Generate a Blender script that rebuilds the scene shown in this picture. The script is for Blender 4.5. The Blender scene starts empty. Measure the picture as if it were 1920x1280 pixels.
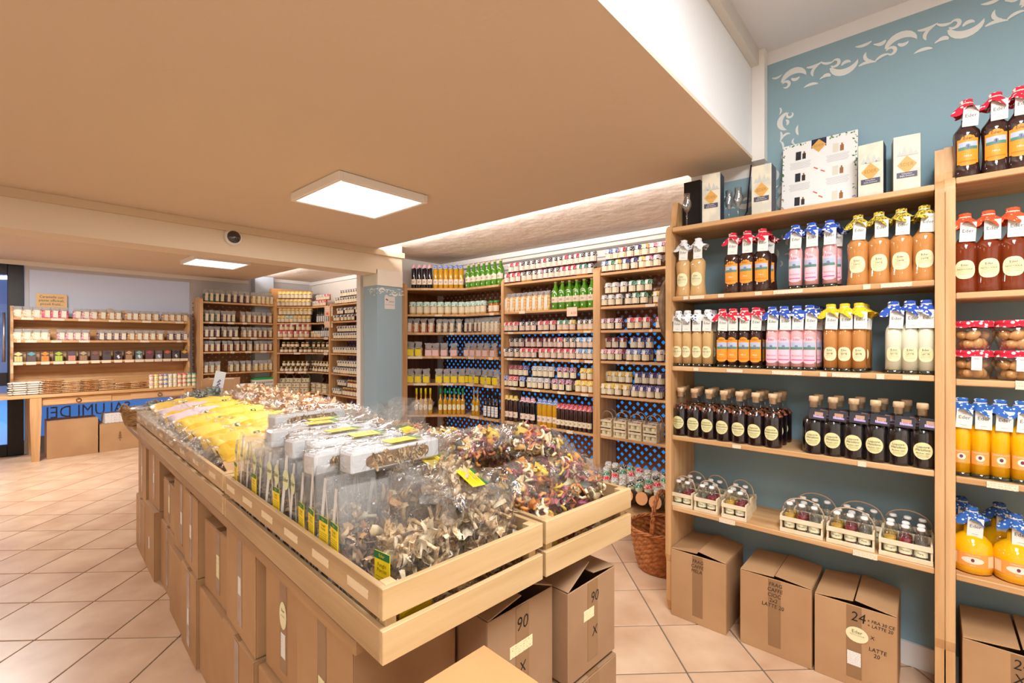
import bpy, bmesh, math, random
from math import sin, cos, pi, radians, sqrt, atan2, exp
from mathutils import Vector, Matrix, noise, Euler
rnd = random.Random(11)
S = bpy.context.scene
COL = S.collection
# ------------------------------------------------------------------ camera, world, light, exposure
EYE = 1.40                      # eye height in metres
YAW = radians(48.37)            # camera heading, clockwise from +Y (the long wall runs along Y)
FPX = 880.0                     # focal length in pixels of the 1920 wide frame
cam_d = bpy.data.cameras.new('camera')
cam = bpy.data.objects.new('camera', cam_d)
COL.objects.link(cam)
cam_d.sensor_width = 36.0
cam_d.lens = FPX / 1920 * 36
cam_d.clip_start = 0.02
cam_d.clip_end = 100
cam.location = (0, 0, EYE)
cam.rotation_euler = (pi / 2, 0, -YAW)
S.camera = cam
w = bpy.data.worlds.new('world')
S.world = w
w.use_nodes = True
bg = w.node_tree.nodes['Background']
sky = w.node_tree.nodes.new('ShaderNodeTexSky')
sky.sky_type = 'HOSEK_WILKIE'
sky.turbidity = 3.0
sky.sun_direction = (0.3, 0.5, 0.6)
mixs = w.node_tree.nodes.new('ShaderNodeMix')
mixs.data_type = 'RGBA'
mixs.inputs[0].default_value = 0.6
mixs.inputs[7].default_value = (0.10, 0.42, 1.0, 1)
w.node_tree.links.new(sky.outputs[0], mixs.inputs[6])
w.node_tree.links.new(mixs.outputs[2], bg.inputs[0])
bg.inputs[1].default_value = 3.2
S.view_settings.view_transform = 'Standard'
S.view_settings.look = 'None'
S.view_settings.exposure = -0.42
S.view_settings.gamma = 1.0
S.view_settings.use_curve_mapping = False
S.cycles.use_denoising = True
S.cycles.max_bounces = 7
S.cycles.diffuse_bounces = 4
S.cycles.glossy_bounces = 3
S.cycles.transmission_bounces = 4
S.cycles.transparent_max_bounces = 14
S.cycles.caustics_reflective = False
S.cycles.caustics_refractive = False
S.cycles.sample_clamp_indirect = 6.0


def area(name, loc, sx, sy, watts, col=(1, 0.93, 0.84), rot=(0, 0, 0)):
    d = bpy.data.lights.new(name, 'AREA')
    d.shape = 'RECTANGLE'
    d.size, d.size_y = sx, sy
    d.energy = watts
    d.color = col
    o = bpy.data.objects.new(name, d)
    o.location = loc
    o.rotation_euler = rot
    COL.objects.link(o)
    return o


NEUT = (1, 0.985, 0.965)
area('ceiling_lamp_high', (0.75, -0.35, 2.84), 1.2, 0.6, 100, (0.97, 0.99, 1))
area('fill_lamp_high_left', (-0.9, -0.6, 2.84), 1.2, 0.6, 62, (0.97, 0.99, 1))  # unseen lamp behind the camera, added as frontal fill for the shelves
area('ceiling_lamp_left', (-1.3, 2.7, 2.29), 0.6, 0.6, 9, NEUT)
area('ceiling_lamp_far', (0.0, 6.5, 2.36), 0.6, 0.6, 125, NEUT)
area('ceiling_panel_lamp', (1.575, 2.685, 2.268), 0.54, 0.54, 54, NEUT)
area('ceiling_panel_lamp_far', (1.9, 6.58, 2.358), 0.54, 0.54, 105, NEUT)
area('cove_strip_lamp', (2.645, 2.58, 2.362), 0.02, 3.1, 62, (1, 0.93, 0.90), (0, radians(-135), 0))
area('cove_strip_lamp_far', (2.885, 6.6, 2.432), 0.02, 3.0, 36, (1, 0.94, 0.91), (0, radians(-135), 0))

# ------------------------------------------------------------------ helpers: geometry of the view
TS, TC = sin(YAW), cos(YAW)


def ray(u):
    k = (u - 960) / FPX
    return TS + k * TC, TC - k * TS      # x, y per metre of depth


def on_x(u, X):
    a, b = ray(u)
    return X / a * b


def on_y(u, Y):
    a, b = ray(u)
    return Y / b * a


class Frame:
    """a shelf front: origin at its left end, ex runs to the right as a shopper sees it, ey runs into the shelf"""
    def __init__(s, o, ang):
        s.o, s.a = o, ang
        s.ex = (cos(ang), sin(ang))
        s.ey = (-sin(ang), cos(ang))

    def at(s, x, y, z=0.0):
        return (s.o[0] + s.ex[0] * x + s.ey[0] * y, s.o[1] + s.ex[1] * x + s.ey[1] * y, z)

    def along(s, u, inset=0.0):
        dx, dy = ray(u)
        ox, oy = s.o[0] + s.ey[0] * inset, s.o[1] + s.ey[1] * inset
        den = s.ex[0] * dy - s.ex[1] * dx
        return (oy * dx - ox * dy) / den


# ------------------------------------------------------------------ helpers: materials
def lin(h):
    if isinstance(h, str):
        h = h.lstrip('#')
        c = [int(h[i:i + 2], 16) / 255 for i in (0, 2, 4)]
        c = [x / 12.92 if x <= 0.04045 else ((x + 0.055) / 1.055) ** 2.4 for x in c]
        return (c[0], c[1], c[2], 1)
    return (h[0], h[1], h[2], 1)


MC = {}


def base(name):
    m = bpy.data.materials.new(name)
    m.use_nodes = True
    return m, m.node_tree, m.node_tree.nodes['Principled BSDF']


def N(nt, t, **kw):
    n = nt.nodes.new(t)
    for k, v in kw.items():
        setattr(n, k, v)
    return n


def plain(col, rough=0.6, spec=0.4, metal=0, coat=0, bump=0, bscale=60):
    key = ('plain', str(col), rough, spec, metal, coat, bump)
    if key in MC:
        return MC[key]
    m, nt, b = base('paint_%d' % len(MC))
    b.inputs['Base Color'].default_value = lin(col)
    b.inputs['Roughness'].default_value = rough
    b.inputs['Specular IOR Level'].default_value = spec
    b.inputs['Metallic'].default_value = metal
    b.inputs['Coat Weight'].default_value = coat
    b.inputs['Coat Roughness'].default_value = 0.05
    if bump:
        tc = N(nt, 'ShaderNodeTexCoord')
        no = N(nt, 'ShaderNodeTexNoise')
        no.inputs['Scale'].default_value = bscale
        no.inputs['Detail'].default_value = 4
        bp = N(nt, 'ShaderNodeBump')
        bp.inputs['Strength'].default_value = bump
        bp.inputs['Distance'].default_value = 0.01
        nt.links.new(tc.outputs['Object'], no.inputs['Vector'])
        nt.links.new(no.outputs[0], bp.inputs['Height'])
        nt.links.new(bp.outputs[0], b.inputs['Normal'])
    MC[key] = m
    return m


def mottled(c1, c2, scale=(6, 6, 6), rough=0.6, bump=0.0, lo=0.35, hi=0.65, spec=0.4, detail=5, rand=True, coat=0):
    key = ('mot', c1, c2, scale, rough, bump, lo, hi, spec)
    if key in MC:
        return MC[key]
    m, nt, b = base('mottled_%d' % len(MC))
    tc = N(nt, 'ShaderNodeTexCoord')
    mp = N(nt, 'ShaderNodeMapping')
    mp.inputs['Scale'].default_value = scale
    no = N(nt, 'ShaderNodeTexNoise')
    no.inputs['Scale'].default_value = 1
    no.inputs['Detail'].default_value = detail
    cr = N(nt, 'ShaderNodeValToRGB')
    cr.color_ramp.elements[0].position = lo
    cr.color_ramp.elements[1].position = hi
    cr.color_ramp.elements[0].color = lin(c1)
    cr.color_ramp.elements[1].color = lin(c2)
    if rand:
        oi = N(nt, 'ShaderNodeObjectInfo')
        mu = N(nt, 'ShaderNodeMath', operation='MULTIPLY')
        mu.inputs[1].default_value = 37.0
        cx = N(nt, 'ShaderNodeCombineXYZ')
        nt.links.new(oi.outputs['Random'], mu.inputs[0])
        for i in range(3):
            nt.links.new(mu.outputs[0], cx.inputs[i])
        nt.links.new(cx.outputs[0], mp.inputs['Location'])
    nt.links.new(tc.outputs['Object'], mp.inputs['Vector'])
    nt.links.new(mp.outputs[0], no.inputs['Vector'])
    nt.links.new(no.outputs[0], cr.inputs[0])
    nt.links.new(cr.outputs[0], b.inputs['Base Color'])
    b.inputs['Roughness'].default_value = rough
    b.inputs['Specular IOR Level'].default_value = spec
    b.inputs['Coat Weight'].default_value = coat
    if bump:
        bp = N(nt, 'ShaderNodeBump')
        bp.inputs['Strength'].default_value = bump
        bp.inputs['Distance'].default_value = 0.01
        nt.links.new(no.outputs[0], bp.inputs['Height'])
        nt.links.new(bp.outputs[0], b.inputs['Normal'])
    MC[key] = m
    return m


def wood(axis, c1='#BF8D58', c2='#DDB484'):
    sc = {'x': (1.6, 26, 26), 'y': (26, 1.6, 26), 'z': (26, 26, 1.6)}[axis]
    return mottled(c1, c2, sc, 0.5, 0.05, 0.28, 0.7, 0.35, 6)


def pale(axis):
    return wood(axis, '#C09C6C', '#D9BA8C')


def cloth(c1, c2='#F4F0EA', scale=110, thr=0.42):
    """printed fabric: dots of c2 on c1"""
    key = ('cloth', c1, c2, scale, thr)
    if key in MC:
        return MC[key]
    m, nt, b = base('fabric_%d' % len(MC))
    tc = N(nt, 'ShaderNodeTexCoord')
    vo = N(nt, 'ShaderNodeTexVoronoi')
    vo.inputs['Scale'].default_value = scale
    ma = N(nt, 'ShaderNodeMath', operation='LESS_THAN')
    ma.inputs[1].default_value = thr * 1.5
    mx = N(nt, 'ShaderNodeMix', data_type='RGBA')
    mx.inputs[6].default_value = lin(c1)
    mx.inputs[7].default_value = lin(c2)
    nt.links.new(tc.outputs['Object'], vo.inputs['Vector'])
    nt.links.new(vo.outputs['Distance'], ma.inputs[0])
    nt.links.new(ma.outputs[0], mx.inputs[0])
    nt.links.new(mx.outputs[2], b.inputs['Base Color'])
    b.inputs['Roughness'].default_value = 0.85
    MC[key] = m
    return m


def chunky(cols, scale=70, rough=0.5, bump=0.6):
    """pieces of food seen through a bag or a jar: cells of several colours"""
    key = ('chunk', tuple(cols), scale)
    if key in MC:
        return MC[key]
    m, nt, b = base('pieces_%d' % len(MC))
    tc = N(nt, 'ShaderNodeTexCoord')
    vo = N(nt, 'ShaderNodeTexVoronoi')
    vo.inputs['Scale'].default_value = scale
    sp = N(nt, 'ShaderNodeSeparateColor')
    cr = N(nt, 'ShaderNodeValToRGB')
    cr.color_ramp.interpolation = 'CONSTANT'
    e = cr.color_ramp.elements
    e[0].color = lin(cols[0])
    e[1].position = 1.0 / len(cols)
    e[1].color = lin(cols[1])
    for i in range(2, len(cols)):
        q = e.new(i / len(cols))
        q.color = lin(cols[i])
    bp = N(nt, 'ShaderNodeBump')
    bp.inputs['Strength'].default_value = bump
    bp.inputs['Distance'].default_value = 0.004
    bp.invert = True
    nt.links.new(tc.outputs['Object'], vo.inputs['Vector'])
    nt.links.new(vo.outputs['Color'], sp.inputs[0])
    nt.links.new(sp.outputs[0], cr.inputs[0])
    nt.links.new(cr.outputs[0], b.inputs['Base Color'])
    nt.links.new(vo.outputs['Distance'], bp.inputs['Height'])
    nt.links.new(bp.outputs[0], b.inputs['Normal'])
    b.inputs['Roughness'].default_value = rough
    MC[key] = m
    return m


def film(name, tint=(0.97, 0.97, 0.96), low=0.05, high=0.6, rough=0.12, haze=0.0, bump=0.0, bscale=45):
    """thin clear film or glass: see-through face on, glossy at a slant"""
    key = ('film', name)
    if key in MC:
        return MC[key]
    m = bpy.data.materials.new(name)
    m.use_nodes = True
    nt = m.node_tree
    nt.nodes.clear()
    out = N(nt, 'ShaderNodeOutputMaterial')
    tr = N(nt, 'ShaderNodeBsdfTransparent')
    tr.inputs[0].default_value = (*tint, 1)
    gl = N(nt, 'ShaderNodeBsdfGlossy')
    gl.inputs['Roughness'].default_value = rough
    lw = N(nt, 'ShaderNodeLayerWeight')
    lw.inputs[0].default_value = 0.35
    mr = N(nt, 'ShaderNodeMapRange')
    mr.inputs[3].default_value = low
    mr.inputs[4].default_value = high
    mx = N(nt, 'ShaderNodeMixShader')
    nt.links.new(lw.outputs['Facing'], mr.inputs[0])
    nt.links.new(mr.outputs[0], mx.inputs[0])
    src = tr.outputs[0]
    if haze:
        df = N(nt, 'ShaderNodeBsdfDiffuse')
        df.inputs[0].default_value = (0.85, 0.84, 0.82, 1)
        m2 = N(nt, 'ShaderNodeMixShader')
        m2.inputs[0].default_value = haze
        nt.links.new(tr.outputs[0], m2.inputs[1])
        nt.links.new(df.outputs[0], m2.inputs[2])
        src = m2.outputs[0]
    nt.links.new(src, mx.inputs[1])
    nt.links.new(gl.outputs[0], mx.inputs[2])
    if bump:
        tc = N(nt, 'ShaderNodeTexCoord')
        no = N(nt, 'ShaderNodeTexNoise')
        no.inputs['Scale'].default_value = bscale
        no.inputs['Detail'].default_value = 3
        no.inputs['Distortion'].default_value = 1.5
        bp = N(nt, 'ShaderNodeBump')
        bp.inputs['Strength'].default_value = bump
        bp.inputs['Distance'].default_value = 0.02
        nt.links.new(tc.outputs['Object'], no.inputs['Vector'])
        nt.links.new(no.outputs[0], bp.inputs['Height'])
        for x in (gl, lw):
            nt.links.new(bp.outputs[0], x.inputs['Normal'])
    nt.links.new(mx.outputs[0], out.inputs[0])
    MC[key] = m
    return m


def emit(col, strength):
    key = ('emit', str(col), strength)
    if key in MC:
        return MC[key]
    m, nt, b = base('glow_%d' % len(MC))
    b.inputs['Base Color'].default_value = (0, 0, 0, 1)
    b.inputs['Emission Color'].default_value = lin(col)
    b.inputs['Emission Strength'].default_value = strength
    MC[key] = m
    return m


def printed(paper, ink, rows=9, dens=0.5):
    """a paper label with faint lines of print too small to read"""
    key = ('print', paper, ink, rows, dens)
    if key in MC:
        return MC[key]
    m, nt, b = base('printed_paper_%d' % len(MC))
    tc = N(nt, 'ShaderNodeTexCoord')
    sx = N(nt, 'ShaderNodeSeparateXYZ')
    mz = N(nt, 'ShaderNodeMath', operation='MULTIPLY')
    mz.inputs[1].default_value = rows
    fr = N(nt, 'ShaderNodeMath', operation='FRACT')
    fl = N(nt, 'ShaderNodeMath', operation='FLOOR')
    lt = N(nt, 'ShaderNodeMath', operation='LESS_THAN')
    lt.inputs[1].default_value = 0.45
    cx = N(nt, 'ShaderNodeCombineXYZ')
    mx_ = N(nt, 'ShaderNodeMath', operation='MULTIPLY')
    mx_.inputs[1].default_value = 14
    no = N(nt, 'ShaderNodeTexNoise')
    no.inputs['Scale'].default_value = 1.0
    gt = N(nt, 'ShaderNodeMath', operation='GREATER_THAN')
    gt.inputs[1].default_value = dens
    an = N(nt, 'ShaderNodeMath', operation='MULTIPLY')
    mi = N(nt, 'ShaderNodeMix', data_type='RGBA')
    mi.inputs[6].default_value = lin(paper)
    mi.inputs[7].default_value = lin(ink)
    L = nt.links.new
    L(tc.outputs['Generated'], sx.inputs[0])
    L(sx.outputs[2], mz.inputs[0])
    L(mz.outputs[0], fr.inputs[0])
    L(mz.outputs[0], fl.inputs[0])
    L(fr.outputs[0], lt.inputs[0])
    L(sx.outputs[0], mx_.inputs[0])
    L(mx_.outputs[0], cx.inputs[0])
    L(fl.outputs[0], cx.inputs[1])
    L(cx.outputs[0], no.inputs['Vector'])
    L(no.outputs[0], gt.inputs[0])
    L(lt.outputs[0], an.inputs[0])
    L(gt.outputs[0], an.inputs[1])
    so = N(nt, 'ShaderNodeMath', operation='MULTIPLY')
    so.inputs[1].default_value = 0.55
    L(an.outputs[0], so.inputs[0])
    L(so.outputs[0], mi.inputs[0])
    L(mi.outputs[2], b.inputs['Base Color'])
    b.inputs['Roughness'].default_value = 0.6
    MC[key] = m
    return m


WX, WY, WZ = wood('x'), wood('y'), wood('z')
PX, PY, PZ = pale('x'), pale('y'), pale('z')
OLDX, OLDY = wood('x', '#8F6B45', '#B98F63'), wood('y', '#8F6B45', '#B98F63')
CARD = mottled('#B0875F', '#BE966C', (3, 3, 3), 0.75, 0.02)
CARDX = mottled('#A07C5C', '#AE8A68', (3, 3, 3), 0.8, 0.02)
TAPE = plain('#977350', 0.25, 0.5)
INK = plain('#231B16', 0.7)
GREY = plain('#8C8A84', 0.7)
CREAM = plain('#EFE6BE', 0.55)
PAPER = plain('#F1EEE6', 0.6)
YEL = plain('#F2D218', 0.5)
DGREEN = plain('#1F6B3A', 0.5)
WHITE = plain('#F2F0EC', 0.55)
GLASS = film('clear_glass', (0.985, 0.99, 0.988), 0.05, 0.7, 0.02)
GREENGLASS = film('green_tinted_glass', (0.55, 0.72, 0.62), 0.1, 0.7, 0.03)
CELLO = film('cellophane', (0.995, 0.993, 0.99), 0.05, 0.5, 0.10, 0.03, 0.85, 20)
CELLOH = film('milky_cellophane', (0.995, 0.993, 0.99), 0.03, 0.42, 0.16, 0.10, 0.6, 26)
CELLO2 = film('crumpled_cellophane', (0.995, 0.99, 0.98), 0.04, 0.42, 0.18, 0.06, 0.9, 45)
CRINKLE = film('crinkled_bag_top', (0.97, 0.96, 0.95), 0.12, 0.65, 0.22, 0.42, 1.0, 110)
CORK = mottled('#D9B48A', '#EACDA6', (60, 60, 60), 0.8)
STRING = plain('#E9E2D6', 0.9)
METAL = plain('#B9B9BC', 0.3, 0.5, 1.0)
BLACK = plain('#15141A', 0.4)
TAGP = plain('#E9EAE2', 0.6)

# ------------------------------------------------------------------ helpers: lettering (flat print)
_txt = {}


def letters(strings):
    obs = []
    for s_ in strings:
        cu = bpy.data.curves.new('lettering', 'FONT')
        cu.body = s_
        cu.size = 1.0
        cu.resolution_u = 2
        cu.align_x = 'CENTER'
        cu.align_y = 'CENTER'
        o = bpy.data.objects.new('lettering', cu)
        COL.objects.link(o)
        obs.append((s_, o, cu))
    dg = bpy.context.evaluated_depsgraph_get()
    dg.update()
    for s_, o, cu in obs:
        me = o.evaluated_get(dg).to_mesh()
        _txt[s_] = ([v.co[:2] for v in me.vertices], [tuple(p.vertices) for p in me.polygons])
        o.evaluated_get(dg).to_mesh_clear()
        bpy.data.objects.remove(o)
        bpy.data.curves.remove(cu)


letters(['Eder', 'EDER', 'Il Distillato\nDelle Dolomiti', 'LATTE', 'CREMA', 'CAFFE', 'Liquore\nNocciolino', 'Liquore\nMirtillino', 'Haselnuss Likör', 'Blaubeer Likör', 'FRAGOLA', 'MELA',
         'ZABAGLIONE', 'VOV', 'Mirtillo', 'Prugna', 'Pera', 'Grappa', 'Caramelle con\npiante officinali,\npiccoli frutti...', 'AREA', 'VIDEOSORVEGLIATA',
         'SALUMI DEI', 'CE', 'R', '90', 'X', '24', 'FRAG\nCAFFE\nMELA', 'FRAG\nCAFFE\nCIOC\n2x2\nLATTE 20', '+ FRA 30 CE\n+ LATTE 20', 'LATTE\n20',
         '6.20', 'Funghi\nPorcini', 'NOCCIOLA', 'BIO', '24\nX', 'Fragola'])


# ------------------------------------------------------------------ helpers: meshes
class MB:
    def __init__(s):
        s.v, s.f, s.m, s.sm, s.mats = [], [], [], [], []

    def mi(s, mat):
        if mat not in s.mats:
            s.mats.append(mat)
        return s.mats.index(mat)

    def add(s, vs, fs, mat, smooth=False):
        n = len(s.v)
        s.v += [tuple(p) for p in vs]
        k = s.mi(mat)
        for f in fs:
            s.f.append(tuple(i + n for i in f))
            s.m.append(k)
            s.sm.append(smooth)
        return s

    def box(s, c, size, mat, b=0.0, R=None):
        hx, hy, hz = size[0] / 2, size[1] / 2, size[2] / 2
        vs, fs = [], []
        sg = [(-1, -1, -1), (1, -1, -1), (1, 1, -1), (-1, 1, -1), (-1, -1, 1), (1, -1, 1), (1, 1, 1), (-1, 1, 1)]
        if not b:
            vs = [Vector((x * hx, y * hy, z * hz)) for x, y, z in sg]
            fs = [(3, 2, 1, 0), (4, 5, 6, 7), (0, 1, 5, 4), (1, 2, 6, 5), (2, 3, 7, 6), (3, 0, 4, 7)]
        else:
            for x, y, z in sg:
                vs += [Vector((x * hx, y * (hy - b), z * (hz - b))), Vector((x * (hx - b), y * hy, z * (hz - b))), Vector((x * (hx - b), y * (hy - b), z * hz))]
            I = lambda k, a: k * 3 + a
            fs = [(I(3, 2), I(2, 2), I(1, 2), I(0, 2)), (I(4, 2), I(5, 2), I(6, 2), I(7, 2)), (I(0, 1), I(1, 1), I(5, 1), I(4, 1)),
                  (I(1, 0), I(2, 0), I(6, 0), I(5, 0)), (I(2, 1), I(3, 1), I(7, 1), I(6, 1)), (I(3, 0), I(0, 0), I(4, 0), I(7, 0))]
            for a_, b_, ax in ((0, 1, 0), (3, 2, 0), (4, 5, 0), (7, 6, 0), (0, 3, 1), (1, 2, 1), (4, 7, 1), (5, 6, 1), (0, 4, 2), (1, 5, 2), (2, 6, 2), (3, 7, 2)):
                p, q = [t for t in (0, 1, 2) if t != ax]
                fs.append((I(a_, p), I(b_, p), I(b_, q), I(a_, q)))
            for k in range(8):
                fs.append((I(k, 0), I(k, 1), I(k, 2)))
        if R is not None:
            vs = [R @ p for p in vs]
        c = Vector(c)
        return s.add([p + c for p in vs], fs, mat)

    def lathe(s, prof, seg, mats, c=(0, 0, 0), wave=None, smooth=True, square=0.0, cap=(True, True)):
        """prof: (r, z); wave(a, i) -> (dr, dz); mats one material or one per band"""
        vs, n = [], len(prof)
        for i, (r, z) in enumerate(prof):
            for k in range(seg):
                a = 2 * pi * (k + 0.5) / seg
                dr, dz = wave(a, i) if wave else (0, 0)
                q = r + dr
                if square:
                    q *= 1 + square * (1 / max(abs(cos(a)), abs(sin(a))) - 1)
                vs.append((c[0] + q * cos(a), c[1] + q * sin(a), c[2] + z + dz))
        base_ = len(s.v)
        s.v += vs
        for i in range(n - 1):
            k_ = s.mi(mats[i] if isinstance(mats, (list, tuple)) else mats)
            for k in range(seg):
                k2 = (k + 1) % seg
                s.f.append((base_ + i * seg + k, base_ + i * seg + k2, base_ + (i + 1) * seg + k2, base_ + (i + 1) * seg + k))
                s.m.append(k_)
                s.sm.append(smooth)
        m0 = s.mi(mats[0] if isinstance(mats, (list, tuple)) else mats)
        m1 = s.mi(mats[-1] if isinstance(mats, (list, tuple)) else mats)
        if cap[0]:
            s.f.append(tuple(base_ + k for k in range(seg))[::-1]); s.m.append(m0); s.sm.append(False)
        if cap[1]:
            s.f.append(tuple(base_ + (n - 1) * seg + k for k in range(seg))); s.m.append(m1); s.sm.append(False)
        return s

    def grid(s, fn, nu, nv, mat, smooth=True, closed=False):
        vs = [fn(i / nu, j / nv) for i in range(nu + (0 if closed else 1)) for j in range(nv + 1)]
        fs = []
        mu = nu
        for i in range(mu):
            i2 = (i + 1) % nu if closed else i + 1
            for j in range(nv):
                fs.append((i * (nv + 1) + j, i2 * (nv + 1) + j, i2 * (nv + 1) + j + 1, i * (nv + 1) + j + 1))
        return s.add(vs, fs, mat, smooth)

    def tube(s, path, r, seg, mat, smooth=True):
        path = [Vector(p) for p in path]
        vs = []
        for i, p in enumerate(path):
            t = (path[min(i + 1, len(path) - 1)] - path[max(i - 1, 0)]).normalized()
            up = Vector((0, 0, 1)) if abs(t.z) < 0.9 else Vector((1, 0, 0))
            a = t.cross(up).normalized()
            b = t.cross(a)
            rr = r[i] if isinstance(r, (list, tuple)) else r
            for k in range(seg):
                g = 2 * pi * k / seg
                vs.append(p + (a * cos(g) + b * sin(g)) * rr)
        fs = []
        for i in range(len(path) - 1):
            for k in range(seg):
                k2 = (k + 1) % seg
                fs.append((i * seg + k, i * seg + k2, (i + 1) * seg + k2, (i + 1) * seg + k))
        fs.append(tuple(range(seg))[::-1])
        fs.append(tuple((len(path) - 1) * seg + k for k in range(seg)))
        return s.add(vs, fs, mat, smooth)

    def prism(s, pts, d0, d1, mat, to):
        """pts: 2-D outline; to(a, b, d) -> xyz"""
        n = len(pts)
        vs = [to(a, b, d0) for a, b in pts] + [to(a, b, d1) for a, b in pts]
        fs = [tuple(range(n))[::-1], tuple(range(n, 2 * n))] + [(i, (i + 1) % n, n + (i + 1) % n, n + i) for i in range(n)]
        return s.add(vs, fs, mat)

    def text(s, t, size, mat, to):
        vs, fs = _txt[t]
        return s.add([to(x * size, y * size) for x, y in vs], fs, mat)

    def xf(s, M):
        s.v = [tuple(M @ Vector(p)) for p in s.v]
        return s

    def mesh(s, name, normals=True):
        me = bpy.data.meshes.new(name)
        me.from_pydata(s.v, [], s.f)
        for m in s.mats:
            me.materials.append(m)
        me.polygons.foreach_set('material_index', s.m)
        me.polygons.foreach_set('use_smooth', s.sm)
        if normals:
            b = bmesh.new()
            b.from_mesh(me)
            bmesh.ops.recalc_face_normals(b, faces=b.faces)
            b.to_mesh(me)
            b.free()
        me.update()
        return me


def wrap(R, z0, off=0.0006):
    """a flat label wrapped on the front of a cylinder"""
    return lambda x, y: ((R + off) * sin(x / R), -(R + off) * cos(x / R), z0 + y)


def patch(mb, R, z0, z1, half, mat, n=8, off=0.0004):
    """strip of label round the front of a cylinder"""
    mb.grid(lambda u, v: ((R + off) * sin((2 * u - 1) * half), -(R + off) * cos((2 * u - 1) * half), z0 + (z1 - z0) * v), n, 1, mat)


def oval(mb, R, zc, rx, rz, mat, n=18, off=0.0004, flat=False, sq=2.0):
    vs = []
    for q in (0.0, 0.55, 1.0):
        for k in range(n):
            a = 2 * pi * k / n
            ca, sa = cos(a), sin(a)
            x = rx * q * math.copysign(abs(ca) ** (2 / sq), ca)
            z = rz * q * math.copysign(abs(sa) ** (2 / sq), sa)
            vs.append((x, -R - off, zc + z) if flat else ((R + off) * sin(x / R), -(R + off) * cos(x / R), zc + z))
    fs = [(j * n + k, j * n + (k + 1) % n, (j + 1) * n + (k + 1) % n, (j + 1) * n + k) for j in range(2) for k in range(n)]
    mb.add(vs, fs, mat, True)


# ------------------------------------------------------------------ helpers: objects
ORD = ['', 'first', 'second', 'third', 'fourth', 'fifth', 'sixth', 'seventh', 'eighth', 'ninth', 'tenth', 'eleventh', 'twelfth', 'thirteenth',
       'fourteenth', 'fifteenth', 'sixteenth', 'seventeenth', 'eighteenth', 'nineteenth', 'twentieth']
ORD += ['twenty-' + ORD[i] for i in range(1, 10)]


def link(name, data, parent=None, label=None):
    o = bpy.data.objects.new(name, data)
    COL.objects.link(o)
    if parent is not None:
        o.parent = parent
    if label:
        o['label'] = label
    return o


def thing(name, label, cat, loc=(0, 0, 0), rz=0.0, group=None, root=None, parts=(), rot=None):
    """one top-level thing; parts: (name, mesh, label, sub-parts) with their meshes shared between repeats"""
    o = link(name, root)
    o.location = loc
    o.rotation_euler = rot if rot is not None else (0, 0, rz)
    o['label'] = label
    o['category'] = cat
    if group:
        o['group'] = group
    for p in parts:
        pn, me = p[0], p[1]
        po = link(pn, me, o, p[2] if len(p) > 2 else None)
        if len(p) > 4 and p[4]:
            po['kind'] = 'stuff'
        for q in (p[3] if len(p) > 3 and p[3] else ()):
            link(q[0], q[1], po, q[2] if len(q) > 2 else None)
    return o


def struct(name, mb, parent=None):
    o = link(name, mb.mesh(name), parent)
    if parent is None:
        o['kind'] = 'structure'
    return o


PR = {}


def proto(key, fn):
    if key not in PR:
        PR[key] = fn()
    return PR[key]


SHELF = ['top', 'second', 'third', 'fourth', 'fifth', 'bottom']
_cnt = {}


def ranked(desc, place):
    k = (desc, place)
    _cnt[k] = _cnt.get(k, 0) + 1
    return '%s, %s from left, %s' % (desc, ORD[_cnt[k]], place)

# ------------------------------------------------------------------ the room
PLASTER = plain('#EFE9E0', 0.85, 0.2, bump=0.15, bscale=25)
CEIL = plain('#DFCBB4', 0.85, 0.2, bump=0.12, bscale=30)
ROUGH = plain('#F1E4D8', 0.9, 0.2, bump=0.9, bscale=9)
BACKW = mottled('#C9C8CC', '#D6D3D2', (2, 2, 2), 0.85, 0.0, 0.3, 0.7)
TEAL = plain('#94AAB6', 0.75, 0.2)
TEALD = plain('#8FA7A8', 0.75, 0.2)
TRIMW = plain('#F3EFEA', 0.5)


def wallbox(name, x0, x1, y0, y1, z0, z1, mat, parent=None):
    mb = MB()
    mb.box(((x0 + x1) / 2, (y0 + y1) / 2, (z0 + z1) / 2), (x1 - x0, y1 - y0, z1 - z0), mat)
    return struct(name, mb, parent)


floor = wallbox('floor', -2.5, 4.07, -2.2, 8.5, -0.1, -0.005, plain('#77695B', 0.9))
TILE = mottled('#C39C7D', '#DDBE9F', (5, 5, 5), 0.32, 0.03, 0.3, 0.72, 0.45, 8)
tl = 0.33
ty = 0.039
tmb = MB()
tmb.box((0, 0, -0.003), (tl - 0.007, tl - 0.007, 0.006), TILE, 0.0015)
tile_me = tmb.mesh('tile')
frv, rtv = Vector((TS, TC, 0)), Vector((TC, -TS, 0))
tx_, ty_ = rtv * cos(ty) + frv * sin(ty), -rtv * sin(ty) + frv * cos(ty)
org = rtv * (-8.904 * tl) + frv * (9.59 * tl)
rest = MB()
trot = atan2(tx_.y, tx_.x)
Rt = Matrix.Rotation(trot, 3, 'Z')
for i in range(-22, 44):
    for j in range(-30, 30):
        p = org + tx_ * (tl * (i + 0.5)) + ty_ * (tl * (j + 0.5))
        if not (-2.3 < p.x < 3.8 and -2.0 < p.y < 8.3):
            continue
        dep, lat = p.dot(frv), p.dot(rtv)
        seen = dep > 1.6 and abs(lat) < dep * 1.13 + 0.2 and not (p.x > 2.75 and p.y > 1.7)
        hid = (0.85 < p.x < 1.35 and 1.1 < p.y < 3.9) or p.x > 2.6 and p.y < 0.9
        if seen and not hid:
            o = link('tile', tile_me, floor)
            o.location = (p.x, p.y, 0)
            o.rotation_euler = (0, 0, trot)
        else:
            rest.box((p.x, p.y, -0.003), (tl - 0.007, tl - 0.007, 0.006), TILE, 0, Rt)
o = link('far_tiles', rest.mesh('far_tiles'), floor)
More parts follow.
